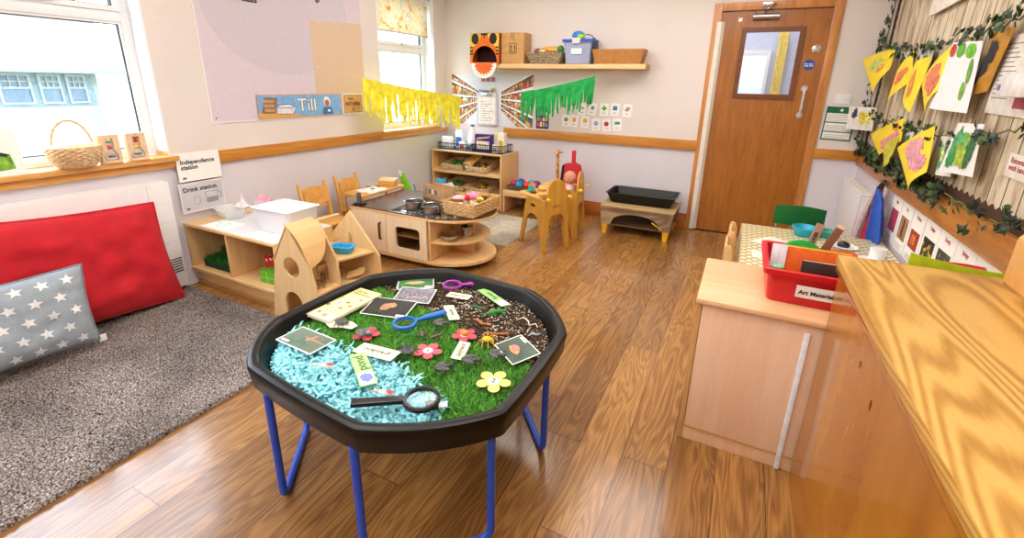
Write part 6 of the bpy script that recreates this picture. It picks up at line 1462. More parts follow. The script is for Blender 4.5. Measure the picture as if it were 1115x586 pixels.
painting('green and white painting behind the first yellow one on the lower garland', [(.868, 3.62, 1.15), (.868, 3.18, 1.155), (.868, 3.24, .97), (.868, 3.52, .96)], plain('e4e6de', .6), [(.3, .5, .25, .35, '3f7a4a'), (.7, .4, .2, .3, '2a5a3a')], 11)
painting('olive yellow folded paper hanging below the first yellow painting', [(.83, 3.80, 1.02), (.84, 3.55, 1.09), (.83, 3.52, .93), (.81, 3.58, .87)], plain('b9b23a', .6), [(.5, .3, .3, .2, 'c8c04a')], 12)
painting('yellow painting with a big pink shape, largest on the lower garland', [(.82, 3.44, 1.035), (.84, 3.00, 1.195), (.82, 2.83, .985), (.81, 2.99, .87)], YEL, [(.55, .42, .34, .34, 'd79aa6'), (.72, .68, .2, .18, 'd490a0'), (.6, .15, .15, .1, 'dca0a8')], 13)
painting('narrow green and cream painting beside the big pink shape painting', [(.868, 2.98, 1.15), (.868, 2.77, 1.16), (.868, 2.74, .985), (.868, 2.86, .975)], plain('e8e6da', .6), [(.5, .5, .3, .4, '5a9a6a'), (.5, .45, .12, .2, 'd8e08a')], 14)
painting('white painting covered with green and lime dabs, last on the lower garland', [(.85, 2.76, 1.225), (.85, 2.50, 1.235), (.84, 2.45, 1.03), (.83, 2.74, 1.01)], plain('eceef0', .6, var=.01), [(.25, .5, .16, .40, '4aa05a'), (.30, .75, .16, .16, '2f8a4a'), (.55, .65, .16, .3, 'a8c03a'), (.60, .35, .15, .22, '7ab04a'), (.82, .45, .12, .35, '2f6a3a'), (.4, .3, .15, .12, '5ab87a')], 15, curl=.01)

# letter boards and notices high on the plank panel
def notice(name, label, cat, y, z, w, h, rot, base='ece6dc', off=.02, t=.010):
    o = T(name, label, cat, M=FR(y, z, off) @ Matrix.Rotation(rot, 4, 'Z')); P('board', B().box(0, w, 0, h, 0, t, .001), plain(base, .5), o); return o
o = notice('name_board', 'cream board with cursive writing at the top of the plank panel, the larger one', 'sign', 3.72, 1.775, .48, .32, .05); text('lettering', 'Our', .19, INK, o, Matrix.Translation((.18, .05, .0105)), .0, slant=.35)
P('easel_strip', B().box(.482, .50, .02, .32, 0, .02, .002), plain('2c3030', .6), o)
o = notice('name_board', 'cream board beside the cursive board at the top of the plank panel', 'sign', 3.15, 1.785, .42, .3, .04); text('lettering', 'Wall', .15, INK, o, Matrix.Translation((.06, .10, .0105)), .0, slant=.35)
o = notice('printed_notice', 'white printed notice with a red band and small text on the plank panel', 'notice', 2.66, 1.275, .50, .30, -.02, 'eae6e0', .008, .001)
b = B(Matrix.Translation((0, 0, .0012)))
for k in range(13): b.card(.02, .16-.02*(k % 3), .06+k*.017, .064+k*.017, .0002)
P('printed_lines', b, plain('8f8a86', .6), o); P('red_band', B(Matrix.Translation((0, 0, .0014))).card(.22, .50, .03, .085, .0002).card(.20, .25, .21, .27, .0002), plain('b8485a', .5), o)
P('photo_print', B(Matrix.Translation((0, 0, .0014))).card(.26, .44, .16, .28, .0002), plain('9fb8c8', .5), o)
o = T('glue_gun', 'white rounded plastic handset fixed over the printed notice', 'device', M=FR(2.47, 1.375, .012)); P('shell', B().prism(rrect(0, .30, -.035, .045, .033, 8), 0, .05, bev=.008), plain('eceaea', .3), o); P('button', B().lathe([(.012, .0505), (.010, .054), (0, .055)], c=(.03, .0, 0), n=14), plain('7a8ab0', .4), o)
o = notice('red_text_notice', 'small white notice with two lines of red lettering on the plank panel', 'notice', 2.335, 1.062, .36, .085, -.02, 'efeae4', .008, .001)
text('lettering', 'Remember to\nwash hands', .028, plain('a33a3e', .6), o, Matrix.Translation((.02, .052, .0012)), .0006, align='LEFT')

# flower and pattern prints below the rail
pcols = [('plain pink photo of petals', [('b03a5a', .1, .9, .1, .9)]), ('brown photo of a bare stem', [('a8805c', .1, .9, .1, .9), ('5a3a28', .42, .58, .2, .8)]), ('red and orange flowers photo', [('a83a28', .1, .9, .15, .75), ('e0902c', .3, .6, .3, .6)]), ('photo of yellow tulips on black', [('2a1c1c', .08, .92, .05, .85)]), ('photo of red dots on dark green', [('2c3c34', .08, .92, .05, .85)]), ('black and white striped pattern', [('e4e4e6', .08, .92, .1, .8)]), ('grey maze pattern', [('d0d2d6', .08, .92, .1, .75)])]
ys = [3.56, 3.35, 3.14, 2.93, 2.73, 2.53, 2.33]
for k, ((lab, blocks), y) in enumerate(zip(pcols, ys)):
    w, h, z = .196, .285, .468
    o = T('pattern_card', 'white card under the right wall rail with a '+lab, 'card', M=FR(y, z, .001), group='picture cards under the rail')
    P('card', B().card(0, w, 0, h, .001), PAPER, o)
    pz0, pz1 = .05, .215
    def pc(u, v): return (.008+u*(w-.016), pz0+v*(pz1-pz0))
    for j, (c, a, b_, c0, c1) in enumerate(blocks):
        P('photo', B(Matrix.Translation((0, 0, .0011+.0003*j))).prism([pc(a, c0), pc(b_, c0), pc(b_, c1), pc(a, c1)], 0, .0002), mottle('photo_'+c, [(.3, shade(c, .75)), (.7, shade(c, 1.2))], 30, .5), o)
    g = random.Random(k); bb = B(Matrix.Translation((0, 0, .0018))); 
    if k in (3, 4):
        b2 = B(Matrix.Translation((0, 0, .0022)))
        for i in range(16): u, v = g.random()*.7+.15, g.random()*.6+.2; x, yy = pc(u, v*.9); b2.prism(circ(x, yy, .008, 8, .011), 0, .0002); bb.card(x-.0015, x+.0015, pz0+.015, yy, .0002)
        P('bloom_print', b2, plain('e0b83a' if k == 3 else 'c8404a', .5), o); P('stem_print', bb, plain('4f8a4a', .5), o)
    if k in (5, 6):
        for i in range(9):
            for j in range(7):
                x, yy = pc(.12+.09*i, .14+.09*j)
                if g.random() < .5: bb.card(x, x+.014, yy, yy+.004, .0002)
                else: bb.card(x+.002, x+.006, yy-.003, yy+.012, .0002)
        P('maze_print', bb, INK, o)
    text('lettering', ['Soft', 'Dry', 'Warm', 'Tulips', 'Dotty', 'Stripy', 'Maze'][k], .026, plain('b03048', .5), o, Matrix.Translation((w/2, .235, .0012)), .0008, align='CENTER')
    if k < 3:
        b3 = B(Matrix.Translation((0, 0, .0012)))
        for j in range(3): b3.card(.03, w-.05-.02*(j % 2), .012+j*.011, .015+j*.011, .0002)
        P('printed_lines', b3, plain('8a8a8a', .6), o)

# storage heater in the corner
o = T('storage_heater', 'tall white slim heater with a slatted top in the corner by the door', 'heater', (.845, 4.33, 0))
P('body', B().box(-.03, .035, -.345, .355, .13, .648, .006), plain('e9e9ec', .35, var=.01), o)
b = B()
for k in range(22): b.box(-.026, .032, -.33+k*.031, -.312+k*.031, .6485, .654, .001)
P('slatted_top', b, plain('e6dcc8', .4), o); P('door_outline', B().box(-.024, .029, -.3462, -.3454, .15, .152, 0).box(-.024, .029, -.3462, -.3454, .63, .633, 0).box(-.024, -.022, -.3462, -.3454, .15, .63, 0).box(.027, .029, -.3462, -.3454, .15, .63, 0), plain('9aa0ac', .5), o)
P('foot', B().box(-.02, .03, -.30, -.26, 0, .13, .003), plain('d0d0d4', .4), o); P('foot', B().box(-.02, .03, .26, .30, 0, .13, .003), plain('d0d0d4', .4), o)
# hook with hanging bags
o = T('coat_hook', 'double metal coat hook under the rail on the right wall', 'hook', M=FR(3.68, .79, .029)); P('plate', B().box(-.02, .06, -.012, .012, 0, .003, .001), STEEL, o)
for s in (0, .04): P('prong', B().tube([(s, 0, .003), (s, -.005, .02), (s, .01, .03), (s, .02, .028)], .003, 6), STEEL, o)
def hang(name, label, cat, c, pts, depth, n=16, strap=None):
    """folded fabric hanging from the hook; pts: (z, y centre, half width)"""
    o = T(name, label, cat, (.80, 3.68, .80)); tt = bmesh.new(); rings = []
    for k, (z, yc, hw, d) in enumerate(pts):
        rings.append([tt.verts.new((-.0+depth+d*math.sin(2*PI*i/n)*(1+.35*math.sin(i*2.3+k)), yc+hw*math.cos(2*PI*i/n), z)) for i in range(n)])
    for A, C in zip(rings, rings[1:]):
        for j in range(n): tt.faces.new((A[j], A[(j+1) % n], C[(j+1) % n], C[j]))
    tt.faces.new(rings[0]); tt.faces.new(rings[-1]); bmesh.ops.recalc_face_normals(tt, faces=tt.faces[:]); bb = B(); bb.take(tt); P('fabric', bb, plain(c, .75, var=.08), o, ang=70)
    if strap: P('cord', B().tube(strap, .006, 6), BLACK, o)
    return o
hang('drawstring_bag', 'blue drawstring bag hanging on the hook by the picture cards', 'bag', '1f4fb0', [(-.05, -.04, .03, .01), (-.10, -.10, .07, .018), (-.20, -.15, .10, .026), (-.30, -.19, .125, .028), (-.38, -.20, .13, .024)], .030, strap=[(.03, -.03, -.06), (.04, .0, -.03), (.055, -.01, .0), (.04, -.05, -.03), (.03, -.05, -.07)])
hang('red_apron', 'red cloth hanging behind the blue bag on the wall hook', 'apron', 'c4182e', [(-.06, .02, .015, .006), (-.18, .06, .05, .008), (-.33, .12, .10, .010), (-.50, .15, .13, .010)], .062, strap=[(.062, .02, -.06), (.065, .01, .005)])
hang('pink_apron', 'pale pink cloth hanging to the left of the red cloth on the wall hook', 'apron', 'dcbcc0', [(-.06, .05, .012, .005), (-.20, .16, .03, .006), (-.34, .27, .045, .007), (-.50, .345, .06, .007)], .040, strap=[(.04, .05, -.06), (.065, .02, .002)])

# ------------------------------------------------------------------ little table with spotted cloth, chairs round it
o = T('craft_table', 'low table under a green and cream spotted oilcloth beyond the cabinet', 'table', (.48, 3.02, 0)); L_ = loc(.48, 3.02)
P('tabletop', B(L_).box(.085, .86, 2.56, 3.44, .435, .455, .004), BIRCH, o)
for x in (.13, .82):
    for y in (2.583, 3.41): P('leg', B(L_).tube([(x, y, .4345), (x, y, 0)], .018, 12), BIRCH_Z, o)
def dotmat():
    m, nt, b = nmat('spotted_oilcloth'); v = coords(nt, (24, 24, 24), rot=(0, 0, .785)); vo = nt.nodes.new('ShaderNodeTexVoronoi'); vo.feature = 'F1'; vo.inputs['Scale'].default_value = 1; vo.inputs['Randomness'].default_value = 0; nt.links.new(v, vo.inputs['Vector'])
    vo.voronoi_dimensions = '2D'
    lt_ = node(nt, 'ShaderNodeMath', operation='LESS_THAN'); lt_.inputs[1].default_value = .33; nt.links.new(vo.outputs['Distance'], lt_.inputs[0])
    mx = node(nt, 'ShaderNodeMix', data_type='RGBA'); nt.links.new(lt_.outputs[0], mx.inputs[0]); mx.inputs[6].default_value = lin('b9a76a'); mx.inputs[7].default_value = lin('efe8d2'); nt.links.new(mx.outputs[2], b.inputs['Base Color']); b.inputs['Roughness'].default_value = .35; return m
cl = T('oilcloth', 'spotted oilcloth draped over the low craft table', 'tablecloth', (.48, 3.02, .456)); tb = B(loc(.48, 3.02, .456))
tb.box(.078, .868, 2.55, 3.445, .4562, .4582, .001)
DOT = dotmat(); P('top_sheet', tb, DOT, cl)
P('side_drop', B(loc(.48, 3.02, .456)).grid(lambda u, v: (.076-.012*math.sin(u*17)*v-.006*v, 2.55+.895*u, .4575-v*(.15+.02*math.sin(u*9))), 40, 6, thick=.001), DOT, cl)
P('side_drop', B(loc(.48, 3.02, .456)).grid(lambda u, v: (.078+.785*u, 3.447+.012*math.sin(u*15)*v+.006*v, .4575-v*.14), 40, 6, thick=.001), plain('dcdcd2', .5), cl)
TZ = .4587
def tsheet(label, x, y, w, h, a, c='efece2', cat='paper'):
    o = T('paper_sheet', label, cat, (x, y, TZ), a, group='paper on the craft table'); P('sheet', B().card(-w/2, w/2, -h/2, h/2, .001), plain(c, .6), o); P('fold', B().card(-.001, .001, -h/2, h/2, .0003, .001), plain(shade(c, .9), .6), o)
tsheet('white pointed paper sheet at the left back of the craft table', .27, 3.06, .20, .20, .9); tsheet('small white paper square at the left front of the craft table', .20, 2.80, .12, .13, .05)
tsheet('white tray paper with scribbles at the right of the craft table', .66, 2.98, .22, .16, .1, 'e6e6e8')
def bowl(name, label, cat, x, y, r, h, c, z=TZ):
    o = T(name, label, cat, (x, y, z)); P('bowl', B().lathe([(0, 0), (r*.7, 0), (r, h), (r*.94, h), (r*.66, .004), (0, .004)], n=28), plain(c, .3), o); P('rim', B().tube([(r*.98*math.cos(a), r*.98*math.sin(a), h) for a in [2*PI*i/28 for i in range(28)]], .003, 6, closed=True), plain(c, .3), o); return o
bowl('paint_bowl', 'bright cyan plastic bowl at the back of the craft table', 'bowl', .44, 3.34, .075, .055, '1fa8c8'); bowl('paint_bowl', 'sea green plastic bowl beside the cyan bowl on the craft table', 'bowl', .57, 3.36, .055, .045, '2f9a8a')
o = T('paint_tray', 'pale mint rectangular paint tray on the craft table', 'tray', (.47, 2.92, TZ), -.35); b = B(); tubshape(b, .19, .11, .21, .12, .035, dip=False, r=.012); P('tray', b, plain('bfe0cf', .4), o)
o = T('glue_pot', 'white cylindrical pot standing at the right side of the craft table', 'pot', (.765, 3.05, TZ)); P('pot', B().lathe([(0, 0), (.038, 0), (.038, .05), (0, .05)], n=24), WHITE, o); P('lid', B().lathe([(.040, .0505), (.040, .062), (.0, .064)], n=24), PVC, o)
o = T('black_brush', 'small black domed brush on a white saucer on the craft table', 'brush', (.63, 3.19, TZ)); P('dome', B().ball((0, 0, .014), (.034, .026, .022)), BLACK, o); P('saucer', B().lathe([(0, 0), (.06, 0), (.075, .008), (.06, .003), (0, .003)], n=24), PVC, o)
o = T('scissors', 'small red handled scissors on the craft table behind the red tray', 'scissors', (.385, 3.10, TZ), .4)
P('blade', B().prism([(0, 0), (.07, .004), (0, .009)], 0, .003), STEEL, o)
for s in (-1, 1): P('finger_loop', B().tube([(-.018+.016*math.cos(a), s*.014+.011*math.sin(a), .004) for a in [2*PI*i/14 for i in range(14)]], .0035, 6, closed=True), RED, o)
# green chair behind, two pale wooden chairs at the left side
o = T('green_chair', 'child chair with a dark green curved plastic back behind the craft table', 'chair', (.44, 3.64, 0))
P('backrest', B().grid(lambda u, v: (-.155+.31*u, .11-.04*math.cos((u-.5)*2.4), .42+.13*v+.02*math.sin(PI*u)*v), 18, 4, thick=.008), plain('0f6a30', .35), o)
P('seat', B().prism(rrect(-.15, .15, -.14, .14, .04), .275, .29, bev=.004), plain('0f6a30', .35), o)
for sx in (-1, 1):
    P('leg', B().tube([(sx*.13, -.12, .275), (sx*.14, -.13, 0)], .009, 8), STEEL, o); P('leg', B().tube([(sx*.13, .10, .55 if False else .48), (sx*.13, .11, .27), (sx*.14, .15, 0)], .009, 8), STEEL, o)
def small_chair(x, y, a, label):
    o = T('craft_chair', label, 'chair', (x, y, 0), a, group='pale wooden chairs at the craft table'); W_ = wood('ecc48c', 'd9a868', 'z', .4)
    for s in (-1, 1):
        P('leg', B().prism([(-.12, 0), (-.085, 0), (-.09, .30), (-.11, .50), (-.125, .535), (-.15, .535), (-.155, .50), (-.125, .28)], s*.115-.011, s*.115+.011, 'xz', bev=.004), W_, o); P('leg', B().box(.10, .13, s*.115-.011, s*.115+.011, 0, .262, .003), W_, o)
    P('seat', B().prism(rrect(-.11, .14, -.135, .135, .03), .2625, .278, bev=.003), W_, o)
    P('backrest', B().box(-.155, -.140, -.103, .103, .43, .525, .004), W_, o); P('backrest_rail', B().box(-.142, -.128, -.103, .103, .33, .365, .003), W_, o)
small_chair(.16, 3.03, .0, 'pale wooden chair tucked at the left side of the craft table, the farther one')
small_chair(.150, 2.745, .0, 'pale wooden chair tucked at the left side of the craft table, the nearer one')


# ------------------------------------------------------------------ red tray of art materials on the beech cabinet
AT = Vector((.295, 1.915, kz+.0005))
o = T('art_tray', 'red plastic tray with a white art materials label on the beech cabinet', 'tray', AT)
b = B(); bm = bmesh.new(); hT = .13
def ring_(w, l, z, r=.02): return [bm.verts.new((x, y, z)) for x, y in rrect(-w/2, w/2, -l/2, l/2, r, 5)]
rings = [ring_(.265, .29, 0), ring_(.272, .296, .006), ring_(.292, .322, hT-.022), ring_(.322, .352, hT-.022), ring_(.326, .356, hT-.002), ring_(.318, .348, hT), ring_(.286, .316, hT-.002), ring_(.266, .288, .010), ring_(.25, .27, .005)]
for A, C in zip(rings, rings[1:]):
    for j in range(len(A)): bm.faces.new((A[j], A[(j+1) % len(A)], C[(j+1) % len(A)], C[j]))
bm.faces.new(rings[0][::-1]); bm.faces.new(rings[-1]); bmesh.ops.recalc_face_normals(bm, faces=bm.faces[:]); b.take(bm)
P('body', b, plain('d01a28', .3, var=.02), o)
lb = P('label_card', B(frame((-.052, -.1615, .038), (1, 0, 0), (0, -.09, 1))).card(0, .15, 0, .045, .0015), PAPER, o)
text('lettering', 'Art Materials', .021, INK, lb, frame((-.044, -.1652, .052), (1, 0, 0), (0, -.09, 1)), .0006, align='LEFT')
def inside(nm, label, cat, w, h, y, x, tilt, c, t=.002, z=.012, mat=None, rz=0):
    q = T(nm, label, cat, M=Matrix.Translation(AT+Vector((x, y, z))) @ Matrix.Rotation(rz, 4, 'Z') @ Matrix.Rotation(tilt, 4, 'X'))
    P('sheet', B().box(-w/2, w/2, -t/2, t/2, 0, h, .0005), mat or plain(c, .5), q); return q
q = inside('orange_folder', 'orange card folder standing in the red art tray', 'folder', .21, .150, .0, .015, -.12, 'e8641c', .004); P('yellow_edge', B().box(-.105, .105, -.0025, .0025, .1505, .156, .0005), plain('f0c83a', .5), q)
q = inside('white_paper', 'white paper sheet standing left of the orange folder in the red tray', 'paper', .05, .158, -.008, -.108, -.12, 'ece9f2', .002); P('fold', B().box(-.001, .001, -.0016, -.0011, .0, .158, 0), plain('d0ccd8', .5), q)
q = inside('dark_book', 'dark brown book lying against the orange folder in the red tray', 'book', .16, .125, -.065, .045, -.18, '2a0f0c', .012); P('pages', B().box(-.076, .076, -.004, .004, .1205, .1265, 0), plain('d8ccb8', .6), q)
q = T('plastic_disc', 'green plastic disc leaning behind the orange folder in the red tray', 'disc', M=Matrix.Translation(AT+Vector((-.03, .06, .02))) @ Matrix.Rotation(-.12, 4, 'X')); P('disc', B().lathe([(0, 0), (.075, 0), (.078, .004), (.075, .008), (0, .008)], n=28, L=Matrix.Translation((0, 0, .08)) @ Matrix.Rotation(PI/2, 4, 'X')), plain('2cae4a', .4), q); P('rim', B().tube([(.076*math.cos(a), -.004, .08+.076*math.sin(a)) for a in [2*PI*i/28 for i in range(28)]], .004, 6, closed=True), plain('2cae4a', .4), q)
RW = wood('b8927a', '94705a', 'z', .6)
for k, (x, rz, nm, lab, tl) in enumerate([(-.035, .24, 'ruler', 'wooden ruler with stamped black letters sticking up from the red tray', .0), (.0, .36, 'wooden_stick', 'brown wooden stick with a pale tip beside the ruler in the red tray', .0)]):
    q = T(nm, lab, 'ruler' if k == 0 else 'stick', M=Matrix.Translation(AT+Vector((x, .10, .012))) @ Matrix.Rotation(rz, 4, 'Y') @ Matrix.Rotation(-.05, 4, 'X'))
    P('bar', B().box(-.014, .014, -.003, .003, 0, .235+.0*k, .001), RW if k == 0 else wood('8a5c40', '6f452c', 'z', .6), q)
    if k == 0: text('lettering', 'RULER', .018, INK, q, Matrix(((0, -1, 0, .006), (0, 0, -1, -.0034), (1, 0, 0, .15), (0, 0, 0, 1))), .0006)
    else: P('pale_tip', B().box(-.014, .014, -.0032, .0032, .2352, .247, .001), PALE, q)
q = T('tape_roll', 'small green and white tape roll at the near left corner inside the red tray', 'tape', AT+Vector((-.115, -.09, .02))); P('roll', B().lathe([(.010, .0), (.022, .0), (.022, .095), (.010, .095)], n=18), plain('5cae7a', .4), q); P('core', B().lathe([(.008, .0), (.0098, .0), (.0098, .096), (.008, .096)], n=18), PAPER, q)
# lime folder, pine box
q = T('lime_folder', 'lime green curved plastic folder standing behind the far end of the oak counter', 'folder', (.65, 1.72, kz+.0005))
P('panel', B().grid(lambda u, v: (-.14+.30*u, .0+.02*math.sin(u*2.2), (.262-.030*u-.012*math.sin(PI*u))*v+(.0 if v < 1 else 0)), 20, 6, thick=.004), plain('c3dc2c', .4), q)
P('foot_flap', B().box(-.14, .16, .024, .09, 0, .003, .001), plain('c3dc2c', .4), q)
q = T('pink_folder', 'bright pink plastic sheet just showing behind the lime folder', 'folder', (.65, 1.76, kz+.0005)); P('panel', B().grid(lambda u, v: (-.05+.10*u, .01*math.sin(u*3), .236*v), 10, 3, thick=.003), plain('e03a5a', .4), q); P('foot_flap', B().box(-.05, .05, .012, .05, 0, .003, .001), plain('e03a5a', .4), q)
PB = wood('e2ae6c', 'cf9450', 'z', .45)
q = T('pine_box', 'pale wooden box standing on the oak counter at the right edge', 'box', (.775, 1.44, cz+.0005))
P('body', B().box(-.09, .09, -.18, .175, .006, .128, .004), PB, q); P('top', B().prism([(-.09, .1285), (.09, .1285), (.085, .150), (-.075, .150)], -.18, .175, 'xz', bev=.003), wood('e6b878', 'd4a060', 'y', .45), q); P('base_strip', B().box(-.088, .088, -.178, .173, 0, .0055, .001), wood('b98040', 'a06a30', 'y', .5), q)

# ================================================================== WHAT LIES IN THE BLACK TRAY
def lay(x, y, a, z=.4585, rx=0, ry=0): return Matrix.Translation((x, y, z)) @ Matrix.Rotation(a, 4, 'Z') @ Matrix.Rotation(rx, 4, 'X') @ Matrix.Rotation(ry, 4, 'Y')
def quadframe(p_bl, p_br, p_tl, z, tilt=0):
    a = Vector((p_br[0]-p_bl[0], p_br[1]-p_bl[1], 0)); v = Vector((p_tl[0]-p_bl[0], p_tl[1]-p_bl[1], tilt))
    return frame((p_bl[0], p_bl[1], z), a, v), a.length, v.length
def pcard(name, label, bl, br, tl, z, tilt=0, base=PAPER, group=None, cat='card', t=.0012):
    M, w, h = quadframe(bl, br, tl, z, tilt); o = T(name, label, cat, M=M, group=group); P('card', B().prism(rrect(0, w, 0, h, .004), 0, t), base, o); return o, w, h
def pic(o, x0, x1, y0, y1, mat, k=0, name='photo'): return P(name, B(Matrix.Translation((0, 0, .0014+.0004*k))).card(x0, x1, y0, y1, .0002), mat, o)
def blob(o, x, y, r, ry, c, k=1, n=16, name='photo_subject', seed=0):
    pts = [(x+r*(1+.35*mnoise.noise(Vector((math.cos(a)*1.6+seed, math.sin(a)*1.6, k))))*math.cos(a), y+ry*(1+.35*mnoise.noise(Vector((math.cos(a)*1.6, math.sin(a)*1.6+seed, k+5))))*math.sin(a)) for a in [2*PI*i/n for i in range(n)]]
    return P(name, B(Matrix.Translation((0, 0, .0014+.0004*k))).prism(pts, 0, .0002), plain(c, .5, var=.12, nscale=90), o)
# book
Mb, w, h = quadframe((-1.462, 1.10), (-1.305, 1.085), (-1.475, 1.385), .463)
Mb, w, h = quadframe((-1.455, 1.095), (-1.305, 1.09), (-1.46, 1.375), .463)
o = T('activity_book', 'cream yellow minibeast book with small printed creatures lying on the grass', 'book', M=Mb)
P('cover', B().box(0, w, 0, h, .0085, .011, .001), plain('f0e9a8', .5), o); P('pages', B().box(.002, w-.002, .002, h-.002, .002, .0082, .0), PAPER, o); P('back_cover', B().box(0, w, 0, h, 0, .0018, .0), plain('e8cfc0', .5), o)
P('cover_band', B(Matrix.Translation((0, 0, .0112))).card(0, w, 0, .05, .0002), plain('f0cdb4', .5), o)
for k, (x, y, r, c) in enumerate([(.03, .10, .010, '7a5a4a'), (.06, .13, .012, '8fa0c8'), (.03, .17, .009, 'b0b86a'), (.10, .10, .011, 'c87a5a'), (.09, .15, .010, '9c6a4a'), (.12, .19, .010, 'c07a6a'), (.03, .22, .010, 'b8c87a'), (.09, .03, .012, 'd88a7a'), (.12, .13, .009, 'b05a4a'), (.05, .04, .010, '8a9a5a')]):
    P('creature_print', B(Matrix.Translation((x, y, .0115))).prism(flower(r, 5, .5), 0, .0002), plain(c, .5), o)
text('lettering', 'Garden\nMinibeasts', .022, plain('a8a04a', .5), o, Matrix.Translation((.035, .245, .0116)), .0006)
# photo cards
o, w, h = pcard('photo_card', 'photo card of a pale brown caterpillar on a green leaf, furthest in the tray', (-1.30, 1.47), (-1.165, 1.565), (-1.365, 1.555), .452, .01, group='animal photo cards in the tray'); pic(o, .004, w-.004, .004, h-.004, mottle('leaf_green', [(.3, '1f5735'), (.7, '4f844c')], 12, .5)); blob(o, w*.5, h*.5, .045, .012, 'c8a878', 1); blob(o, w*.3, h*.35, .03, .02, '7cc45a', 0); pic(o, w*.75, w*.95, .008, .018, PAPER, 2, 'caption')
o, w, h = pcard('photo_card', 'photo card of grey gravel and a pink worm, beside the green caterpillar card', (-1.245, 1.375), (-1.09, 1.425), (-1.285, 1.485), .452, .012, group='animal photo cards in the tray'); pic(o, .004, w-.004, .004, h-.004, mottle('gravel_photo', [(.35, '424249'), (.5, '797983'), (.65, '9a9aa1')], 110, .5)); P('photo_subject', B(Matrix.Translation((0, 0, .0018))).tube([(w*.3, h*.25, 0), (w*.5, h*.35, 0), (w*.7, h*.3, 0), (w*.85, h*.45, 0)], .003, 5), plain('e0b0b0', .5), o)
o, w, h = pcard('photo_card', 'black photo card of a brown frog with white caption on the grass by the book', (-1.275, 1.215), (-1.09, 1.262), (-1.315, 1.345), .459, .008, group='animal photo cards in the tray'); pic(o, .004, w-.004, .004, h-.004, mottle('dark_photo', [(.3, '191716'), (.7, '2b2826')], 14, .5)); blob(o, w*.42, h*.5, .022, .03, 'b0805a', 1, seed=2); blob(o, w*.52, h*.62, .02, .02, 'c08a60', 2, seed=4); blob(o, w*.25, h*.25, .035, .018, '6a8a3a', 0, seed=3); pic(o, w*.78, w*.97, .008, .022, PAPER, 2, 'caption')
o, w, h = pcard('photo_card', 'photo card of a brown dragonfly over green water, lying on the blue tissue', (-1.355, .90), (-1.175, .89), (-1.345, 1.01), .484, -.002, group='animal photo cards in the tray'); pic(o, .005, w-.005, .005, h-.005, mottle('water_photo', [(.3, '385a4c'), (.5, '637867'), (.7, '7e635c')], 9, .5)); blob(o, w*.6, h*.6, .04, .006, 'a87a5a', 1, seed=5); P('photo_subject', B(Matrix.Translation((0, 0, .0020))).card(w*.45, w*.95, h*.56, h*.59, .0002).prism([(w*.5, h*.45), (w*.56, h*.45), (w*.62, h*.82), (w*.57, h*.82)], 0, .0002), plain('b8907a', .5), o); pic(o, .012, .05, .012, .022, PAPER, 1, 'caption')
o, w, h = pcard('photo_card', 'photo card of a pink and orange moth on dark green, resting against the right rim', (-.685, 1.262), (-.572, 1.182), (-.645, 1.365), .462, .012, group='animal photo cards in the tray'); w0 = w; pic(o, .004, w-.004, .004, h-.004, mottle('moth_photo', [(.3, '21382e'), (.7, '5a7060')], 8, .5)); blob(o, w*.5, h*.4, .03, .012, 'd8905a', 1, seed=1); blob(o, w*.45, h*.5, .02, .01, 'd07a80', 2, seed=7); pic(o, w*.1, w*.4, h*.86, h*.94, PAPER, 1, 'caption')
# word labels
CREAM = plain('f1ecc8', .6)
def word(label, bl, br, tl, z, s, size, base=CREAM, sx=1, rot180=False):
    o, w, h = pcard('word_label', label, bl, br, tl, z, .004, base, 'word labels in the tray')
    text('lettering', s, size, plain('55584a', .6), o, Matrix.Translation((w/2, h/2-size*.3, .0015)) @ (Matrix.Rotation(PI, 4, 'Z') if False else Matrix.Identity(4)), .0003, align='CENTER', sx=sx, slant=.2); return o, w, h
word('cream label reading grassland, lying on the border of grass and blue tissue', (-.925, 1.05), (-1.075, 1.035), (-.93, .985), .480, 'grassland', .027)
word('small cream label reading woodlice on the soil below the purple magnifier', (-.965, 1.575), (-1.07, 1.56), (-.945, 1.525), .456, 'woodlice', .022)
word('small cream label reading beetle standing across the soil and grass border', (-.895, 1.365), (-.985, 1.455), (-.93, 1.34), .458, 'beetle', .022)
word('cream label reading ladybird on the grass near the orange moth card', (-.735, 1.13), (-.765, 1.235), (-.775, 1.12), .460, 'ladybird', .024)
o, w, h = pcard('word_label', 'green and white label reading forest on the far soil', (-.775, 1.575), (-.945, 1.665), (-.795, 1.53), .458, .004, plain('9ad67a', .6), 'word labels in the tray'); pic(o, 0.004, .055, .003, h-.003, PAPER, 0, 'white_panel'); text('lettering', 'forest', .032, plain('3c5a3a', .6), o, Matrix.Translation((w*.58, h/2-.01, .0016)), .0003, align='CENTER', slant=.2)
o, w, h = pcard('word_label', 'green label reading pond with a blue pond picture, on the blue tissue', (-.868, .875), (-1.018, .98), (-.905, .84), .490, .003, plain('aadd86', .6), 'word labels in the tray')
text('lettering', 'pond', .042, plain('3c5a3a', .6), o, Matrix.Translation((w*.68, h/2-.012, .0016)), .0003, align='CENTER'); pic(o, .004, .075, .003, h-.003, plain('d8e0c8', .5), 0, 'pond_photo'); blob(o, .04, h/2, .024, .017, '7a8fd0', 1)
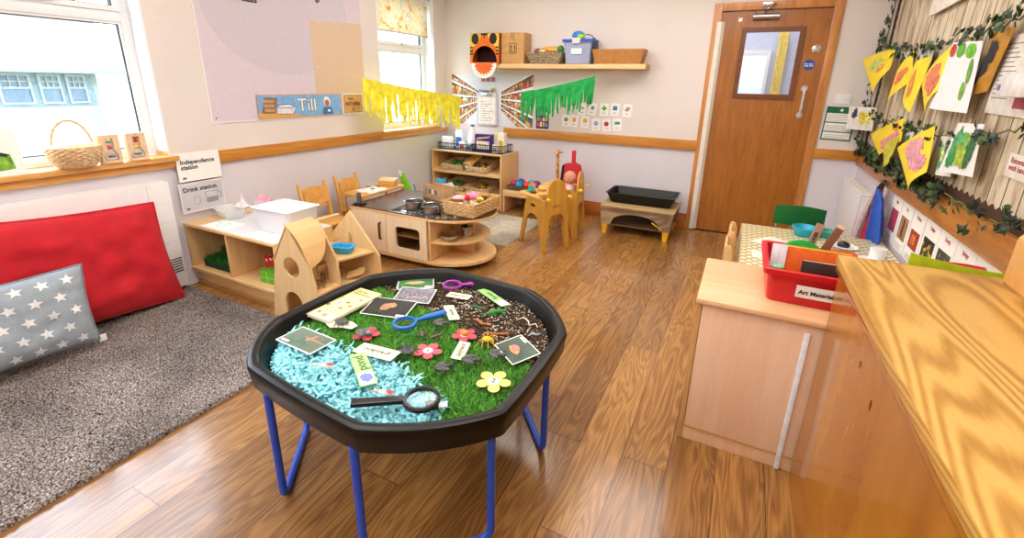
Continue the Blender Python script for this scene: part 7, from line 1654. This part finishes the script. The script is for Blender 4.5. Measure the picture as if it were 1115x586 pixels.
# card flowers
def cflower(label, x, y, r, c, a, num=None, z=.4625):
    o = T('card_flower', label, 'card flower', M=lay(x, y, a, z)); P('petals', B().prism(flower(r, 5, .42, 10), 0, .0016), plain(c, .6, var=.03), o)
    P('centre', B(Matrix.Translation((0, 0, .0018))).prism(circ(0, 0, r*.34), 0, .0004), plain('f3ead8', .6), o)
    if num: text('lettering', num, r*.5, INK, o, Matrix.Translation((0, -r*.17, .0024)), .0003, align='CENTER')
    return o
cflower('red card flower numbered 1 on the grass, nearest the centre', -.868, 1.12, .050, 'e0566a', .3, '1'); cflower('red card flower with an orange ladybird on it, near the soil edge', -.812, 1.268, .048, 'd9465a', .1)
cflower('red card flower beneath a grey insect, near the middle left of the grass', -1.133, 1.105, .050, 'e0485c', .5); cflower('pale yellow card flower numbered 2 near the right rim', -.586, 1.078, .056, 'f3d878', .2, '2')
o = T('leaf_shape', 'cream leaf shaped card with a grey insect, in front of the book', 'card shape', M=lay(-1.262, 1.112, .35, .4625)); P('shape', B().prism([(-.062, -.005), (-.035, -.028), (.01, -.022), (.05, -.028), (.062, .0), (.03, .025), (-.02, .03)], 0, .002), plain('efe6cf', .6), o); P('edge_print', B(Matrix.Translation((0, 0, .0022))).prism(circ(.0, 0, .03, 14, .012), 0, .0003), plain('c8bca0', .6), o)
q = P('toy_ladybird', B().ball((0, 0, .008), (.018, .014, .010)), plain('d88a3a', .4)); q.location = (-.812, 1.268, .4650); tag(q, 'small orange toy ladybird on the red card flower by the soil', 'toy insect')
# plastic insects
def insect(label, x, y, a, s=1.0, c='4c4650', z=.4635, wings=True):
    o = T('toy_insect', label, 'toy insect', M=lay(x, y, a, z), group=None); MT = plain(shade(c, .72), .35, .0, .35, spec=.7, nscale=80)
    P('body', B().ball((0, 0, .009*s), (.022*s, .008*s, .007*s)).ball((.022*s, 0, .010*s), (.008*s, .007*s, .006*s)).ball((-.018*s, 0, .010*s), (.013*s, .009*s, .008*s)), MT, o)
    for sd in (-1, 1):
        for k, x0 in enumerate((.012, .0, -.010)): P('leg', B().tube([(x0*s, sd*.006*s, .009*s), ((x0+.004*(1-k))*s, sd*.020*s, .015*s), ((x0+.010*(1-k))*s, sd*.029*s, .0)], .0013*s, 5), MT, o)
        if wings: P('wing', B().ball((-.008*s, sd*.012*s, .014*s), (.020*s, .009*s, .0022*s), L=Matrix.Rotation(sd*.45, 4, 'Z')), MT, o)
        P('antenna', B().tube([(.028*s, sd*.003*s, .012*s), (.038*s, sd*.010*s, .018*s)], .0009*s, 5), MT, o)
    return o
insect('dark grey plastic insect just behind the red flower numbered 1', -.930, 1.285, .5, 1.05, '5a5050'); insect('brown plastic beetle pair member on the grass above the red flower, left one', -.945, 1.19, 2.2, .8, '7d5a48', wings=False); insect('brown plastic beetle above the red flower numbered 1, right one', -.890, 1.205, 1.2, .8, '77564a', wings=False)
insect('dark grey plastic fly left of the red flower numbered 1', -.925, 1.075, 2.6, 1.15, '474450'); insect('dark grey plastic fly on the grass left of the ladybird label foot', -.755, 1.055, .9, 1.1, '4a4750'); insect('dark grey plastic fly between the ladybird label and the moth card', -.698, 1.13, .4, 1.15, '464350')
insect('dark grey plastic insect on the corner of the moth photo card', -.632, 1.185, .2, 1.05, '4e4a50', z=.4745); insect('grey plastic insect on the red flower nearest the book', -1.128, 1.090, .1, 1.1, '77757c', z=.4655); insect('small grey plastic insect lying on the cream leaf shape', -1.262, 1.112, .3, .95, '5c5a60', z=.4655)
o = T('toy_spider', 'yellow plastic spider with spread legs beside the moth photo card', 'toy insect', M=lay(-.715, 1.262, .2, .4645)); YM = plain('e6b62a', .4); P('body', B().ball((0, 0, .012), (.018, .014, .010)).ball((.018, 0, .011), (.009, .008, .007)), YM, o)
for k in range(8):
    sd = 1 if k < 4 else -1; a = (.5+.62*(k % 4))*sd; P('leg', B().tube([(.01*math.cos(a), .01*math.sin(a), .012), (.026*math.cos(a), .026*math.sin(a), .020), (.040*math.cos(a), .040*math.sin(a), .0)], .0016, 5), YM, o)
def worm(label, pts, c, r=.0045):
    o = P('toy_worm', B().tube([(x, y, .455+.004*math.sin(i*1.7)) for i, (x, y) in enumerate(pts)], [r*(.5 if i in (0, len(pts)-1) else 1) for i in range(len(pts))], 8), plain(c, .4)); tag(o, label, 'toy worm')
worm('short orange brown rubber worm on the soil, the left one', [(-.855, 1.40), (-.83, 1.395), (-.81, 1.385), (-.79, 1.395), (-.77, 1.385)], 'c8743a'); worm('long orange brown rubber worm on the soil near the grass edge', [(-.765, 1.325), (-.74, 1.33), (-.72, 1.345), (-.70, 1.36), (-.68, 1.37)], 'c96f34')
worm('dark green rubber caterpillar on the soil beside the forest label', [(-.925, 1.485), (-.905, 1.49), (-.885, 1.495), (-.865, 1.51)], '2f6a4a', .006); worm('cream twisted rubber worm on the far right soil', [(-.70, 1.475), (-.68, 1.50), (-.655, 1.49), (-.64, 1.465), (-.62, 1.48), (-.60, 1.455)], 'e6ddc8', .0028)
worm('pale grey string on the soil left of the green caterpillar', [(-.955, 1.47), (-.94, 1.49), (-.92, 1.48), (-.93, 1.46)], 'c9c8cc', .003); worm('pale blue rubber worm at the right soil edge', [(-.61, 1.385), (-.60, 1.40), (-.585, 1.41), (-.575, 1.43)], '9fc4d0', .004); worm('white plastic root on the far right soil by the rim', [(-.60, 1.53), (-.585, 1.55), (-.57, 1.54), (-.56, 1.56)], 'e9e6e0', .003)
o = T('toy_lizard', 'green plastic lizard on the soil below the forest label', 'toy animal', M=lay(-.80, 1.475, .75, .456)); GL = plain('2f9a3a', .4)
P('body', B().tube([(-.06, .008, .004), (-.04, -.004, .006), (-.02, .0, .008), (.01, .002, .010), (.03, 0, .010), (.045, 0, .009)], [.002, .003, .006, .008, .006, .006]), GL, o)
for (x, s) in ((-.012, 1), (-.012, -1), (.025, 1), (.025, -1)): P('leg', B().tube([(x, 0, .008), (x+.006, s*.018, .009), (x+.014, s*.022, .001)], .0025, 5), GL, o)
worm('thin dark green plastic stem on the grass under the blue magnifier', [(-1.02, 1.17), (-1.0, 1.18), (-.98, 1.20), (-.955, 1.205)], '2c8a4a', .003)
def fish(label, x, y, a):
    o = T('toy_fish', label, 'toy fish', M=lay(x, y, a, .487)); P('body', B().ball((0, 0, .006), (.030, .011, .006)), cloudy_mat('clear_fish', 'e8dcd8', .4), o); P('red_spot', B().ball((.012, 0, .011), (.012, .007, .003)), plain('d8303c', .4), o); P('tail', B().prism([(-.026, 0), (-.045, .012), (-.040, 0), (-.045, -.012)], .004, .007), cloudy_mat('clear_fish_tail', 'e8c8c0', .75), o)
fish('clear plastic fish with a red spot on the blue tissue, left of the pond label', -1.07, .865, .4); fish('clear plastic fish with a red spot on the blue tissue beside the black magnifier', -.815, .85, .2)
# magnifiers
def magnifier(label, c1, c2, r, z, col, square=False, hw=.010, rim=.006, tilt=0, lens='f4f8fa'):
    d = Vector((c2[0]-c1[0], c2[1]-c1[1], 0)); L = d.length; M = Matrix.Translation((c1[0], c1[1], z)) @ Matrix.Rotation(math.atan2(d.y, d.x), 4, 'Z') @ Matrix.Rotation(tilt, 4, 'Y')
    o = T('magnifying_glass', label, 'magnifying glass', M=M); m = plain(col, .3)
    P('lens_rim', B().lathe([(r-.002, .003), (r+rim, .002), (r+rim+.001, .010), (r+rim-.002, .015), (r-.002, .014), (r-.002, .003)], n=32), m, o)
    P('lens', B().lathe([(0, .006), (r-.003, .007), (r-.003, .010), (0, .0115)], n=32), glass_mat('lens_glass', (.95, .98, 1, 1), .02), o)
    if square: P('handle', B().prism([(r+rim-.002, -.014), (r+rim+.02, -.012), (L, -.014), (L, .014), (r+rim+.02, .012), (r+rim-.002, .014)], .003, .016, bev=.003), m, o)
    else: P('handle', B().tube([(r+rim-.001, 0, .009), (r+rim+.02, 0, .010), (r+.045, 0, .011), (L-.01, 0, .012), (L, 0, .012)], [hw*.55, hw*.6, hw, hw*1.1, hw*.5], 12), m, o)
    return o
magnifier('blue plastic magnifying glass on the grass', (-1.050, 1.220), (-.955, 1.36), .040, .4645, '2470d0', hw=.012)
magnifier('purple magnifying glass on the soil at the back of the tray', (-1.10, 1.62), (-.965, 1.72-.02), .038, .452, 'b03ab0', hw=.012)
magnifier('large black magnifying glass on the blue tissue at the near rim', (-.705, .872), (-.865, .765), .045, .487, '222226', square=True, rim=.008, tilt=.0)
o = T('plastic_corner', 'clear strip of acetate under the rim beside the black magnifying glass', 'plastic strip', M=lay(-.655, .905, .6, .470)); P('strip', B().card(-.012, .012, -.012, .012, .003), cloudy_mat('acetate', 'd8ecf0', .7), o); P('black_mount', B().box(-.05, -.0125, -.02, .02, 0, .004, .001), BLACK, o)
